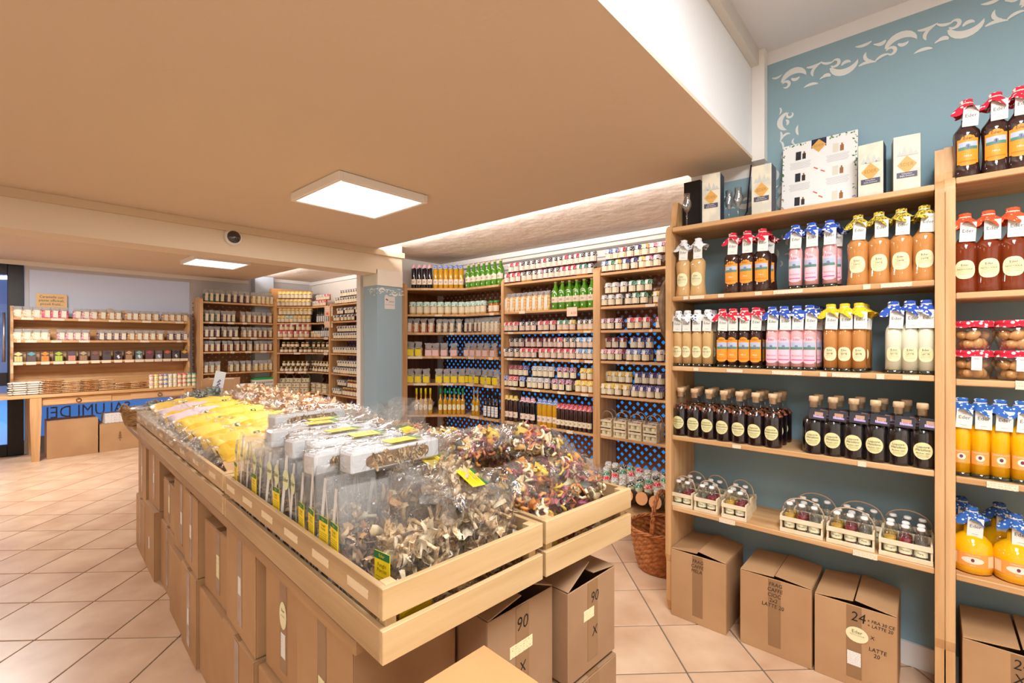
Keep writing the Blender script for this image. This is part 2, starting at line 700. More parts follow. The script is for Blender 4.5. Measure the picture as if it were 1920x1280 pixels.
o['kind'] = 'stuff'


def paint_wall(name, x, y0, y1, z0, z1):
    """white plaster with a field of blue paint that leaves a white margin at the top and round the bulkhead"""
    m, nt, b = base('painted_plaster')
    tc = N(nt, 'ShaderNodeTexCoord')
    sx = N(nt, 'ShaderNodeSeparateXYZ')
    a = N(nt, 'ShaderNodeMath', operation='LESS_THAN'); a.inputs[1].default_value = 0.625
    c = N(nt, 'ShaderNodeMath', operation='LESS_THAN'); c.inputs[1].default_value = 2.815
    d = N(nt, 'ShaderNodeMath', operation='LESS_THAN'); d.inputs[1].default_value = 2.262
    e = N(nt, 'ShaderNodeMath', operation='MULTIPLY')
    f = N(nt, 'ShaderNodeMath', operation='MAXIMUM')
    mi = N(nt, 'ShaderNodeMix', data_type='RGBA')
    mi.inputs[6].default_value = lin('#ECEBEA')
    mi.inputs[7].default_value = lin('#90AEBA')
    L = nt.links.new
    L(tc.outputs['Object'], sx.inputs[0])
    L(sx.outputs[1], a.inputs[0]); L(sx.outputs[2], c.inputs[0]); L(sx.outputs[2], d.inputs[0])
    L(a.outputs[0], e.inputs[0]); L(c.outputs[0], e.inputs[1])
    L(e.outputs[0], f.inputs[0]); L(d.outputs[0], f.inputs[1])
    L(f.outputs[0], mi.inputs[0]); L(mi.outputs[2], b.inputs['Base Color'])
    b.inputs['Roughness'].default_value = 0.8
    return wallbox(name, x, x + 0.1, y0, y1, z0, z1, m)


wr = paint_wall('wall_right', 2.67, -2.2, 1.01, -0.005, 2.93)
wallbox('wall_recess', 3.97, 4.07, 1.0, 8.5, -0.005, 2.6, PLASTER)
wallbox('wall_step', 2.771, 3.969, 0.91, 1.01, -0.005, 2.6, PLASTER)
wallbox('wall_partition', 2.80, 3.969, 4.76, 4.84, -0.005, 2.55, PLASTER)
wallbox('wall_left', -2.6, -2.5, -2.2, 8.5, -0.005, 2.93, PLASTER)
wallbox('wall_front', -2.6, 2.77, -2.3, -2.2, -0.005, 2.93, PLASTER)
wallbox('wall_back', -2.5, -0.8, 8.42, 8.5, -0.005, 2.6, BACKW)
wallbox('wall_back', 0.33, 3.969, 8.42, 8.5, 2.34, 2.6, BACKW)
wallbox('wall_back', 2.12, 3.969, 8.42, 8.5, -0.005, 2.34, BACKW)
wallbox('wall_back', 0.33, 2.12, 8.42, 8.5, -0.005, 0.16, BACKW)
wallbox('wall_back', -0.8, 0.33, 8.42, 8.5, 2.36, 2.6, BACKW)
wallbox('ceiling_high', -2.6, 2.77, -2.3, 0.68, 2.88, 2.95, plain('#E4E4E8', 0.85, 0.2))
wallbox('wall_bulkhead', -2.5, 2.669, 0.68, 0.72, 2.331, 2.95, plain('#F4F5F7', 0.85, 0.2))
wallbox('ceiling_low', -2.5, 2.62, 0.675, 4.17, 2.33, 2.345, CEIL)
wallbox('ceiling_low', 2.621, 2.669, 0.675, 1.01, 2.33, 2.38, CEIL)
wallbox('ceiling_vault', -2.5, 3.97, 1.011, 4.165, 2.405, 2.5, ROUGH)
wallbox('ceiling_vault', 2.945, 3.97, 4.166, 4.755, 2.405, 2.5, ROUGH)
wallbox('ceiling_vault', -2.5, 2.66, 0.73, 1.0105, 2.405, 2.5, ROUGH)
wallbox('ceiling_vault', 2.55, 3.97, 4.845, 8.42, 2.475, 2.58, ROUGH)
wallbox('ceiling_far', -2.5, 2.86, 4.43, 8.42, 2.40, 2.415, CEIL)
wallbox('ceiling_beam', -2.5, 2.94, 4.17, 4.43, 2.09, 2.43, plain('#EBDCC6', 0.85, 0.2))
pil = wallbox('wall_pillar', 2.64, 2.94, 4.171, 4.42, -0.005, 2.089, TEAL)
wallbox('trim_1', -2.5, 2.95, 4.135, 4.169, 2.275, 2.329, plain('#DCC7A8', 0.7))
wallbox('trim_2', 3.93, 3.969, 1.02, 4.75, 2.345, 2.40, TRIMW)
wallbox('trim_3', 3.95, 3.969, 1.02, 4.75, 2.285, 2.305, plain('#8D857E', 0.6))
wallbox('trim_4', 3.945, 3.969, 1.02, 4.75, 2.215, 2.245, TRIMW)
wallbox('trim_5', 3.93, 3.969, 4.85, 8.41, 2.41, 2.47, TRIMW)
wallbox('trim_6', -2.5, 2.9, 8.385, 8.419, 2.345, 2.399, TRIMW)
wallbox('trim_7', 2.61, 2.669, 0.62, 0.679, 2.32, 2.879, TRIMW)
wallbox('trim_8', -2.5, 2.61, 0.645, 0.679, 2.80, 2.879, plain('#D9D2C8', 0.6))
wallbox('trim_9', 3.24, 3.93, 8.385, 8.419, 2.42, 2.48, TRIMW)
wallbox('baseboard_right', 2.655, 2.669, -2.2, 1.0, 0, 0.10, TRIMW)
wallbox('wall_pilaster', 2.95, 3.24, 8.25, 8.419, -0.005, 2.5, plain('#B9C3CE', 0.8))
mbp = MB()
mbp.box((2.79, 4.165, 2.05), (0.302, 0.008, 0.16), plain('#F4EDE4', 0.8))
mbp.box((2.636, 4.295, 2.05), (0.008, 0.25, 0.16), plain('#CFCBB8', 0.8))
struct('white_band', mbp, pil)


# scroll stencil in white on the blue paint
def crescent(mb, cx, cy, r, a0, a1, wmax, to, curl=0.0, n=10, mat=None):
    L_, R_ = [], []
    for i in range(n + 1):
        t = i / n
        a = radians(a0 + (a1 - a0) * t)
        rr = r * (1 - curl * t)
        h = wmax * sin(pi * min(1, t * 0.92 + 0.08)) ** 0.8
        L_.append((cx + (rr + h / 2) * cos(a), cy + (rr + h / 2) * sin(a)))
        R_.append((cx + (rr - h / 2) * cos(a), cy + (rr - h / 2) * sin(a)))
    vs = [to(*p) for p in L_ + R_]
    mb.add(vs, [(i, i + 1, n + 2 + i, n + 1 + i) for i in range(n)], mat)


def stencil(parent, count, step, to, size, mat):
    """a running scroll: one object per motif; to(a, b, lift)"""
    for k in range(count):
        mb = MB()
        q = size
        f = 1 if k % 2 == 0 else -1
        lift = [0.0]

        def T(x, y, k=k, f=f):
            return to(k * step + x * q, f * y * q, lift[0])
        for i, (cx, cy, r, a0, a1, wm, cu) in enumerate(((0.0, -0.08, 0.36, 165, 15, 0.20, 0.05), (-0.24, -0.10, 0.12, 150, -150, 0.09, 0.3), (0.05, 0.10, 0.13, 200, 330, 0.10, 0.1), (0.52, 0.62, 0.42, 245, 305, 0.09, 0),
                                                         (0.45, -0.75, 0.42, 62, 118, 0.09, 0), (0.66, -0.02, 0.20, 95, 215, 0.09, 0.2), (0.98, 0.42, 0.30, 215, 290, 0.08, 0.1), (0.86, -0.30, 0.12, 20, 160, 0.07, 0), (-0.5, 0.42, 0.2, 230, 320, 0.07, 0))):
            lift[0] = 0.0002 * i
            crescent(mb, cx, cy, r, a0, a1, wm, T, cu, 10, mat)
        link('stencil_scroll', mb.mesh('stencil_scroll', False), parent)


SCR = plain('#E4E6E2', 0.8)
stencil(wr, 14, 0.205, lambda a, b, t: (2.669 - t, 0.50 - a, 2.70 + b), 0.155, SCR)
stencil(wr, 4, 0.20, lambda a, b, t: (2.669 - t, 0.53 + b, 2.50 - a), 0.125, SCR)
stencil(wr, 3, 0.205, lambda a, b, t: (2.669 - t, 0.93 - a, 2.15 + b), 0.14, SCR)
stencil(pil, 2, 0.15, lambda a, b, t: (2.70 + a, 4.170 - t, 1.91 + b), 0.11, SCR)
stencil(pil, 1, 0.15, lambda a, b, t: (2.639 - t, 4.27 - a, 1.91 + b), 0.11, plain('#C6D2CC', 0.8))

# glazed door and shop window at the far end
DARK = plain('#1E1A1A', 0.45)
d1 = MB()
for (x0, x1, z0, z1) in ((0.19, 0.33, 0, 2.36), (-0.8, -0.66, 0, 2.36), (-0.66, 0.19, 2.22, 2.36), (-0.66, 0.19, 0, 0.14), (-0.66, 0.19, 0.86, 1.02)):
    d1.box(((x0 + x1) / 2, 8.44, (z0 + z1) / 2), (x1 - x0, 0.07, z1 - z0 - 0.002), DARK, 0.004)
door = struct('door_1', d1)
g = MB()
g.box((-0.235, 8.44, 1.62), (0.85, 0.01, 1.2), GLASS)
g.box((-0.235, 8.44, 0.50), (0.85, 0.01, 0.72), GLASS)
link('door_pane', g.mesh('door_pane'), door)
hb = MB()
hb.tube([(0.16, 8.37, 1.15), (0.16, 8.37, 1.75)], 0.015, 10, METAL)
hb.tube([(0.16, 8.37, 1.2), (0.16, 8.42, 1.2)], 0.01, 8, METAL)
link('door_handle', hb.mesh('door_handle'), door)
w1 = MB()
for (x0, x1, z0, z1) in ((0.335, 0.375, 0.16, 2.34), (2.08, 2.12, 0.16, 2.34), (0.375, 2.08, 0.16, 0.20), (0.375, 2.08, 2.30, 2.34), (0.375, 2.08, 0.80, 0.85)):
    w1.box(((x0 + x1) / 2, 8.445, (z0 + z1) / 2), (x1 - x0, 0.05, z1 - z0), plain('#C6C5C9', 0.6))
win = struct('window_1', w1)
m_, nt_, b_ = base('backlit_blind')
b_.inputs['Base Color'].default_value = lin('#C3C2C6')
b_.inputs['Roughness'].default_value = 0.9
b_.inputs['Emission Color'].default_value = (0.5, 0.68, 1, 1)
b_.inputs['Emission Strength'].default_value = 0.18
bl = MB()
bl.box((1.2275, 8.425, 1.575), (1.70, 0.008, 1.45), m_)
link('window_blind', bl.mesh('window_blind'), win)
bp_ = MB()
bp_.box((1.2275, 8.445, 0.50), (1.70, 0.008, 0.60), emit((0.10, 0.30, 0.85), 0.75))
link('window_pane', bp_.mesh('window_pane'), win)
tx = MB()
LET = plain('#7486B8', 0.6)
tx.text('SALUMI DEI', 0.215, LET, lambda x, y: (0.95 - x * 0.78, 8.4395, 0.475 + y))
tx.text('CE', 0.13, LET, lambda x, y: (0.98 - x, 8.4395, 0.31 + y))
tx.text('R', 0.2, LET, lambda x, y: (0.405 - x * 0.4, 8.4395, 0.62 + y))
link('window_lettering', tx.mesh('window_lettering', False), win)

# the street seen through the door
st = MB()
st.grid(lambda u, v: (-7 + 12 * u, 8.52 + 11 * v, -0.15 + 0.12 * noise.noise(Vector((u * 9, v * 9, 0)))), 24, 24, plain('#DDE6F4', 0.8))
o = struct('ground_outside', st)
hs = MB()
hs.box((-3, 20.5, 2.2), (16, 0.4, 5.0), plain('#A77F86', 0.8))
house = thing('house_across_street', 'mauve house across the snowy street, seen through the door glass', 'building', parts=[('wall', hs.mesh('wall'))])
for k in range(5):
    wm = MB()
    wm.box((-9 + 2.6 * k, 20.28, 1.6), (1.1, 0.06, 1.4), plain('#3A4A60', 0.2))
    f_ = link('window', wm.mesh('window'), house)
    wf = MB()
    wf.box((-9 + 2.6 * k, 20.25, 0.86), (1.3, 0.1, 0.08), WHITE)
    link('window_sill', wf.mesh('window_sill'), f_)
for k, (x, y, r) in enumerate(((-0.9, 13.0, 0.8), (-2.2, 15.5, 1.0), (-0.2, 11.2, 0.5))):
    sb = MB()
    sb.grid(lambda u, v: (x + r * cos(2 * pi * u) * cos(v * pi / 2) * 1.3, y + r * sin(2 * pi * u) * cos(v * pi / 2), -0.2 + r * 0.7 * sin(v * pi / 2) + 0.08 * noise.noise(Vector((cos(2 * pi * u) * 3, sin(2 * pi * u) * 3, v * 4 + k)))), 18, 7, plain('#E3ECF8', 0.8), True, True)
    thing('snow_heap', ['big snow heap beyond the glass door', 'farthest snow heap near the mauve house', 'small snow heap just outside the door'][k], 'snow heap', root=sb.mesh('snow_heap'))

# ceiling panels
for k, (x, y, z, s_, lab) in enumerate(((1.575, 2.685, 2.33, 0.6, 'large square ceiling light panel nearest the camera'), (1.9, 6.58, 2.40, 0.6, 'square ceiling light panel in the far room beyond the beam'))):
    fr_ = MB()
    for sx in (-1, 1):
        fr_.box((sx * (s_ / 2 - 0.012), 0, -0.027), (0.024, s_, 0.05), TRIMW, 0.003)
        fr_.box((0, sx * (s_ / 2 - 0.012), -0.027), (s_ - 0.048, 0.024, 0.05), TRIMW, 0.003)
    di = MB()
    di.box((0, 0, -0.036), (s_ - 0.048, s_ - 0.048, 0.02), emit((1, 0.98, 0.95), 4.0))
    thing('ceiling_light', lab, 'ceiling light', (x, y, z), 0, 'square ceiling lights', parts=[('frame', fr_.mesh('frame')), ('diffuser', di.mesh('diffuser'))])

# security camera on the beam, notice on the pillar, dangling cable
cx_ = on_y(437, 4.16)
hd = MB()
hd.lathe([(0.062, 0), (0.066, 0.012), (0.058, 0.03), (0.05, 0.032)], 28, WHITE)
dm = MB()
dm.lathe([(0.05 * cos(a), 0.03 + 0.03 * sin(a)) for a in [i * pi / 2 / 8 * 0.98 for i in range(9)]], 28, plain('#26262C', 0.08, 0.6, coat=1))
thing('security_camera', 'round dark dome camera in a white ring on the beam', 'camera', (cx_, 4.17, 2.232), parts=[('ring', hd.mesh('ring')), ('dome', dm.mesh('dome'))], rot=(pi / 2, 0, 0))
sg = MB()
sg.box((0, 0, 0), (0.125, 0.004, 0.13), plain('#D6D6D6', 0.4), 0.001)
st2 = MB()
to_ = lambda x, y: (x, -0.0026, y)
st2.text('AREA', 0.026, plain('#9A4A4A', 0.6), lambda x, y: to_(x + 0.02, y + 0.01))
st2.text('VIDEOSORVEGLIATA', 0.0125, plain('#9A4A4A', 0.6), lambda x, y: to_(x, y - 0.022))
st2.box((-0.035, -0.0026, 0.03), (0.03, 0.0006, 0.014), plain('#9A4A4A', 0.6), 0, Matrix.Rotation(0.4, 3, 'Y'))
thing('notice', 'small grey notice with red print on the pillar', 'sign', (on_y(731, 4.167), 4.1685, 1.80), root=sg.mesh('notice'), parts=[('lettering', st2.mesh('lettering', False))])
cb = MB()
cb.tube([(2.645, 0.69, 2.315), (2.64, 0.70, 2.20), (2.645, 0.71, 2.08), (2.63, 0.735, 2.02), (2.62, 0.75, 2.006)], 0.004, 8, plain('#3A2440', 0.5))
thing('cable', 'thin dark cable hanging from the bulkhead onto the liqueur shelf', 'cable', root=cb.mesh('cable'))

# lattices on the walls
SLAT = plain('#85522F', 0.6)


def lattice(name, a0, a1, b0, b1, to, label, pitch=0.08, wd=0.028, mat=SLAT):
    root = thing(name, label, 'lattice')
    for sgn in (1, -1):
        k = -int((b1 - b0) / pitch) - 1
        n = 0
        while a0 + k * pitch < a1 + (b1 - b0):
            pts = []
            for z in (b0, b1):
                a = a0 + k * pitch + (z - b0 if sgn > 0 else (b1 - z))
                pts.append((a, z))
            (xa, za), (xb, zb) = pts
            ta, tb = sorted(((a0 - xa) / (xb - xa), (a1 - xa) / (xb - xa)))
            t0, t1 = max(0, ta), min(1, tb)
            k += 1
            if t1 - t0 < 0.01:
                continue
            p, q = (xa + (xb - xa) * t0, za + (zb - za) * t0), (xa + (xb - xa) * t1, za + (zb - za) * t1)
            h = wd * 0.3536
            mb = MB()
            s_ = sgn
            mb.prism([(p[0] - h, p[1] + s_ * h), (p[0] + h, p[1] - s_ * h), (q[0] + h, q[1] - s_ * h), (q[0] - h, q[1] + s_ * h)],
                     0 if sgn > 0 else 0.0055, 0.005 if sgn > 0 else 0.0105, mat, to)
            link('slat', mb.mesh('slat'), root)
    return root


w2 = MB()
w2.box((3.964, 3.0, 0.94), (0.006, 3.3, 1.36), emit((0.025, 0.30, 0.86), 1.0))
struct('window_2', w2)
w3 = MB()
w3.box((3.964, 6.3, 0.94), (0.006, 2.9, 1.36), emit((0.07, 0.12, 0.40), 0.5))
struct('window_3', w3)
lattice('lattice', 1.05, 4.70, 0.26, 2.12, lambda a, z, d: (3.958 - d, a, z), 'brown diagonal lattice over a blue lit pane behind the jam shelves')
lattice('lattice', 4.90, 7.95, 0.26, 2.02, lambda a, z, d: (3.958 - d, a, z), 'brown diagonal lattice behind the shelves past the pillar', 0.10, 0.04)
lattice('lattice', 2.13, 2.93, 0.3, 2.0, lambda a, z, d: (a, 8.416 - d, z), 'light brown lattice on the wall behind the tea bags', 0.10, 0.05, plain('#9A6A40', 0.6))

# ------------------------------------------------------------------ shelf units
TAG1 = printed('#F2E0C4', '#B99A7C', 3, 0.5)


def upright_mesh(depth, top, thick, tall=0.0):
    pts = [(0.03, 0.0), (depth, 0.0), (depth, top + tall), (0.09, top + tall), (0.07, top + 0.03) if tall else (0.05, top + tall)]
    for i in range(7):
        a = i / 6 * pi / 2
        pts.append((0.055 - 0.055 * sin(a), top - 0.055 + 0.055 * cos(a)))
    pts += [(0.0, 0.30), (0.012, 0.26), (0.012, 0.06)]
    mb = MB()
    mb.prism(pts, -thick / 2, thick / 2, WZ, lambda a, b, d: (d, a, b))
    return mb.mesh('upright')


def shelf_unit(label, fr, width, depth, zs, top, ends=(True, True), thick=0.03, tall=0.0, tags=(), back=None, ncode=0):
    """fr: frame at the left inner end of the shelf fronts"""
    root = thing('shelf_unit', label, 'shelf unit', fr.at(0, 0), fr.a)
    um = upright_mesh(depth, top, thick, tall)
    for k, x in enumerate((-thick / 2, width + thick / 2)):
        if ends[k]:
            o = link('upright', um, root)
            o.location = (x, 0, 0)
    sm = MB()
    sm.box((width / 2, depth / 2 + 0.004, -0.0115), (width - 0.001, depth - 0.008, 0.023), WX, 0.003)
    sm = sm.mesh('shelf')
    shelves = []
    for z in zs:
        o = link('shelf', sm, root)
        o.location = (0, 0, z)
        shelves.append(o)
    for (i, s0, wd, hh) in tags:
        t = MB()
        t.box((0, 0, 0), (wd, 0.0016, hh), TAG1)
        o = link('price_label', t.mesh('price_label'), shelves[i])
        o.location = (s0, 0.0025, -0.0115 - (0.004 if hh > 0.03 else 0))
    if back:
        bm_ = MB()
        bm_.box((width / 2, depth - 0.006, (zs[0] + 0.3) / 2 + 0.15), (width, 0.01, zs[0] - 0.3), back)
        link('back_panel', bm_.mesh('back_panel'), root)
    return root


Z6 = [2.01, 1.71, 1.50, 1.228, 0.922, 0.562]
FR = Frame((2.35, 0.993), -pi / 2)
FE = Frame((2.35, -0.072), -pi / 2)
F2 = Frame((3.65, 3.364), -pi / 2)
F3 = Frame((3.65, 2.196), -pi / 2)
P1, P2, P3 = (3.216, 4.457), (3.65, 3.97), (3.65, 3.434)
FA1 = Frame(P1, -YAW)
FB1 = Frame(P2, -pi / 2)
FA = Frame((on_y(381, 8.08), 8.08), 0)
Q1, Q2, Q3 = (3.215, 8.05), (3.63, 7.60), (3.65, 7.17)
FBa = Frame(Q1, atan2(Q2[1] - Q1[1], Q2[0] - Q1[0]))
FBb = Frame(Q2, atan2(Q3[1] - Q2[1], Q3[0] - Q2[0]))
FC = Frame((3.65, 7.10), -pi / 2)
FD = Frame((on_y(25, 8.17), 8.17), 0)
ZR = [1.987, 1.631, 1.273, 0.917, 0.5535]
ZE = [1.998, 1.578, 1.262, 0.908, 0.552]
ZC = [1.98, 1.713, 1.436, 1.214, 0.90, 0.57]
ZB = [1.977, 1.707, 1.462, 1.215, 0.90, 0.565]
ZA = [1.999, 1.695, 1.460, 1.243, 0.921, 0.60]
ZD = [1.69, 1.415, 1.152]


def tg(fr, lst):
    """price labels: (shelf, u from, u to, height)"""
    r = []
    for i, u0, u1, h in lst:
        a, b = fr.along(u0), fr.along(u1)
        r.append((i, (a + b) / 2, b - a, h))
    return r


shelf_unit('tall wooden liqueur shelf with five boards against the blue wall', FR, 1.009, 0.318, ZR, 2.005, (True, True), 0.03, 0.13,
           tg(FR, [(1, 1281, 1290, .016), (1, 1293, 1320, .016), (1, 1346, 1357, .016), (1, 1415, 1428, .016), (1, 1450, 1505, .016), (1, 1618, 1632, .02), (1, 1651, 1710, .016),
                   (2, 1300, 1309, .014), (2, 1362, 1392, .014), (2, 1447, 1503, .016), (2, 1537, 1550, .018), (2, 1560, 1613, .016), (2, 1643, 1658, .02), (2, 1692, 1723, .016),
                   (3, 1373, 1389, .016), (3, 1608, 1624, .02), (4, 1348, 1378, .02), (4, 1599, 1645, .022)]))
shelf_unit('wooden shelf unit at the right edge holding yellow liqueur', FE, 0.62, 0.318, ZE, 2.01, (True, True), 0.03, 0.13,
           tg(FE, [(2, 1904, 1935, .03), (3, 1850, 1910, .022)]))
shelf_unit('middle wall shelf unit full of small jam jars', F2, 1.098, 0.29, Z6, 2.07, (True, True), 0.036, 0.0,
           tg(F2, [(1, 973, 984, .03), (2, 952, 962, .02), (2, 1016, 1028, .02), (2, 1049, 1065, .02), (2, 1094, 1107, .02), (3, 950, 961, .022), (3, 983, 996, .022), (3, 1000, 1011, .022), (3, 1024, 1038, .022),
                   (3, 1070, 1085, .026), (3, 1096, 1111, .026), (4, 956, 968, .024), (4, 997, 1012, .024), (4, 1045, 1059, .024), (4, 1089, 1103, .024), (5, 950, 961, .03), (5, 980, 996, .03), (5, 1012, 1025, .03), (5, 1062, 1074, .03)]))
shelf_unit('shelf unit of cloth-topped jars half hidden by the liqueur shelf', F3, 1.12, 0.29, Z6, 2.07, (True, True), 0.036, 0.0,
           tg(F3, [(1, 1210, 1228, .024), (2, 1217, 1223, .02), (3, 1173, 1179, .02)]))
# corner units: one bent board per shelf


def corner_unit(label, A, B, C, zs, back_pts, dep, tags):
    root = thing('corner_shelf_unit', label, 'shelf unit')
    poly = [A, B, C] + back_pts
    for k, z in enumerate(zs):
        mb = MB()
        mb.prism(poly, z - 0.023, z, WX, lambda a, b, d: (a, b, d))
        o = link('shelf', mb.mesh('shelf'), root)
        for (i, fr, s0, wd, hh) in tags:
            if i == k:
                t = MB()
                t.box((0, 0, 0), (wd, 0.0016, hh), TAG1)
                q = link('price_label', t.mesh('price_label'), o)
                q.location = fr.at(s0, -0.0012, z - 0.0125)
                q.rotation_euler = (0, 0, fr.a)
    um = upright_mesh(dep[0], dep[1], 0.036)
    o = link('upright', um, root)
    o.location = (A[0] - 0.018, A[1], 0)
    return root


def tg2(fr, lst):
    return [(i, fr, (fr.along(u0) + fr.along(u1)) / 2, fr.along(u1) - fr.along(u0), h) for i, u0, u1, h in lst]


cu1 = corner_unit('bent corner shelf unit with green bottles on top', P1, P2, P3, Z6, [(3.945, 3.434), (3.945, 4.74), (3.20, 4.74)], (0.26, 2.07),
                  tg2(FA1, [(1, 815, 829, .022), (2, 843, 851, .022), (3, 765, 792, .026), (3, 827, 847, .022), (4, 776, 800, .024), (4, 830, 850, .024)]) + tg2(FB1, [(1, 918, 926, .03), (3, 878, 889, .03), (3, 916, 924, .03), (4, 874, 887, .03), (4, 908, 924, .03), (5, 881, 898, .03)]))
bpn = MB()
for k in range(5):
    bpn.box((3.30 + k * 0.132, 4.752, 1.15), (0.13, 0.012, 1.7), wood('z', '#7A4A26', '#9A6638'), 0.002)
link('back_panel', bpn.mesh('back_panel'), cu1)
cu2 = corner_unit('far bent corner shelf unit with yellow-topped jars', Q1, Q2, Q3, ZB, [(3.945, 7.17), (3.945, 8.40), (3.20, 8.40)], (0.3, 2.06),
                  tg2(FBa, [(1, 545, 560, .03), (2, 531, 543, .03), (2, 559, 570, .03), (3, 551, 563, .03), (4, 536, 551, .03), (4, 559, 574, .03)]) + tg2(FBb, [(1, 608, 617, .05), (2, 608, 615, .04), (3, 607, 614, .04)]))
bpn = MB()
for k in range(4):
    bpn.box((3.32 + k * 0.15, 8.408, 1.12), (0.148, 0.012, 1.75), wood('z', '#8A5A30', '#A87444'), 0.002)
link('back_panel', bpn.mesh('back_panel'), cu2)
shelf_unit('far wooden shelf unit of tea bags beside the candy rack', FA, 1.06, 0.325, ZA, 2.06, (True, True), 0.04, 0.0,
           tg(FA, [(1, 393, 400, .03), (1, 427, 439, .03), (1, 455, 463, .03), (2, 393, 405, .03), (2, 435, 448, .03), (2, 470, 482, .03), (3, 432, 440, .03), (3, 460, 471, .03), (3, 489, 500, .03)]))
shelf_unit('honey shelf unit partly hidden behind the blue pillar', FC, 1.65, 0.29, ZC, 2.0, (True, True), 0.05)

# ------------------------------------------------------------------ goods: prototypes
C_ = dict(red=cloth('#D6203A', '#F6E4E2', 120, 0.3), bw=cloth('#ECE9E5', '#2B2A2C', 110, 0.42), pink=cloth('#D8637F', '#F6DDE2', 110, 0.4), blue=cloth('#3B63BE', '#D8E2F6', 110, 0.34),
          navy=cloth('#3A3470', '#B9B4DC', 120, 0.3), green=cloth('#2C7B5B', '#D6EADF', 120, 0.3), yellow=cloth('#EDC336', '#FBF0C4', 110, 0.33), white=cloth('#EDE9E6', '#A7A2A6', 110, 0.33),
          purple=cloth('#8A3B60', '#EBD3DF', 110, 0.36), sky=cloth('#3F97DA', '#E2F0FA', 110, 0.34), darkred=cloth('#84242E', '#D9A9AC', 120, 0.28), mint=cloth('#6DAF9A', '#E8F2EC', 120, 0.4),
          orange=cloth('#EE5426', '#F9C8B0', 90, 0.16), gold=cloth('#D9BC3C', '#6E6122', 120, 0.3), reddot=cloth('#D3213A', '#F7F1EE', 70, 0.25), bluedot=cloth('#2E53B4', '#F0F3FA', 70, 0.25),
          snow=cloth('#E9EBEE', '#3A4C70', 70, 0.24), bluedk=cloth('#2F62B0', '#C8DBF2', 90, 0.22), sun=cloth('#F4CC22', '#8B7A1E', 110, 0.16))
L_ = dict(berry='#4A1722', dark='#1E1014', amber='#B5661C', honey='#C98E1E', brown='#5E2E1A', mustard='#DDBB77', cream='#E5DDB4', choc='#3A221D', pinkl='#F0B3B4', caramel='#C8894A', beige='#D2AA72',
          white='#E6E6CF', yolk='#F7B708', green='#4E8A1C', gold='#C99412', black='#141015', rum='#7A2F10', plum='#3B1017')


def liq(k):
    return plain(L_[k], 0.09, 0.5, coat=0.6)


LBL = printed('#F1E5C8', '#B7A58A', 5, 0.52)
LBLP = printed('#F3DFCC', '#AA9484', 4, 0.5)
TAGM = plain('#F6F1EC', 0.6)


def jar(cl, con, h=0.105, r=0.0335, lab=None, tag=True, lid=None):
    def f():
        b = MB()
        b.lathe([(r * 0.9, 0), (r, 0.004), (r, h * 0.66), (r * 0.86, h * 0.78), (r * 0.86, h * 0.84)], 12, liq(con))
        c = MB()
        if lid:
            c.lathe([(r * 0.93, h * 0.82), (r * 0.95, h * 0.83), (r * 0.95, h * 0.97), (r * 0.85, h)], 12, lid)
            cn = 'lid'
        else:
            wv = lambda a, i: (r * 0.10 * sin(a * 5 + 1), h * 0.03 * sin(a * 4)) if i == 0 else (0, 0)
            c.lathe([(r * 1.2, h * 0.64), (r * 1.0, h * 0.80), (r * 1.0, h * 0.94), (r * 0.8, h)], 16, C_[cl], wave=wv, cap=(False, True))
            cn = 'cloth_cover'
        l = MB()
        patch(l, r, h * 0.13, h * 0.60, 1.35, lab or LBL, 7)
        parts = [(cn, c.mesh(cn)), ('label', l.mesh('label'))]
        if tag:
            t = MB()
            t.box((r * 0.1, -r * 1.2, h * 0.76), (r * 0.7, 0.0012, h * 0.3), TAGM, 0, Matrix.Rotation(0.12, 3, 'Y'))
            parts.append(('tag', t.mesh('tag')))
        return b.mesh('jar'), parts
    return proto(('jar', cl, con, h, r, lab, tag, lid), f)


def hood(mb, z, r, mat, amp=0.3, seed=0, spread=2.2):
    def wv(a, i):
        if i == 0:
            return (r * (0.55 * sin(4 * a + seed) + 0.25 * sin(7 * a + seed * 2)), r * (0.55 * sin(4 * a + seed + 1.2) + 0.35 * sin(3 * a + seed * 1.7)))
        if i == 1:
            return (r * 0.28 * sin(4 * a + seed), r * 0.3 * sin(4 * a + seed + 1.2))
        return (r * 0.06 * sin(9 * a + seed), 0)
    mb.lathe([(r * 2.75, z - r * 3.3), (r * 2.0, z - r * 2.3), (r * 1.14, z - r * 1.2), (r * 0.98, z - r * 1.0), (r * 1.12, z - r * 0.75), (r * 1.08, z - r * 0.15), (r * 0.7, z)], 36, mat, wave=wv, cap=(False, True))


def string_mesh(z, r):
    t = MB()
    t.lathe([(r * 1.08, z - r * 1.14), (r * 1.2, z - r * 1.0), (r * 1.08, z - r * 0.86)], 14, STRING, cap=(False, False))
    t.tube([(r * 0.2, -r * 1.1, z - r * 1.15), (r * 0.3, -r * 1.6, z - r * 1.9), (r * 0.1, -r * 1.7, z - r * 2.6)], 0.0008, 5, STRING)
    return t.mesh('string')


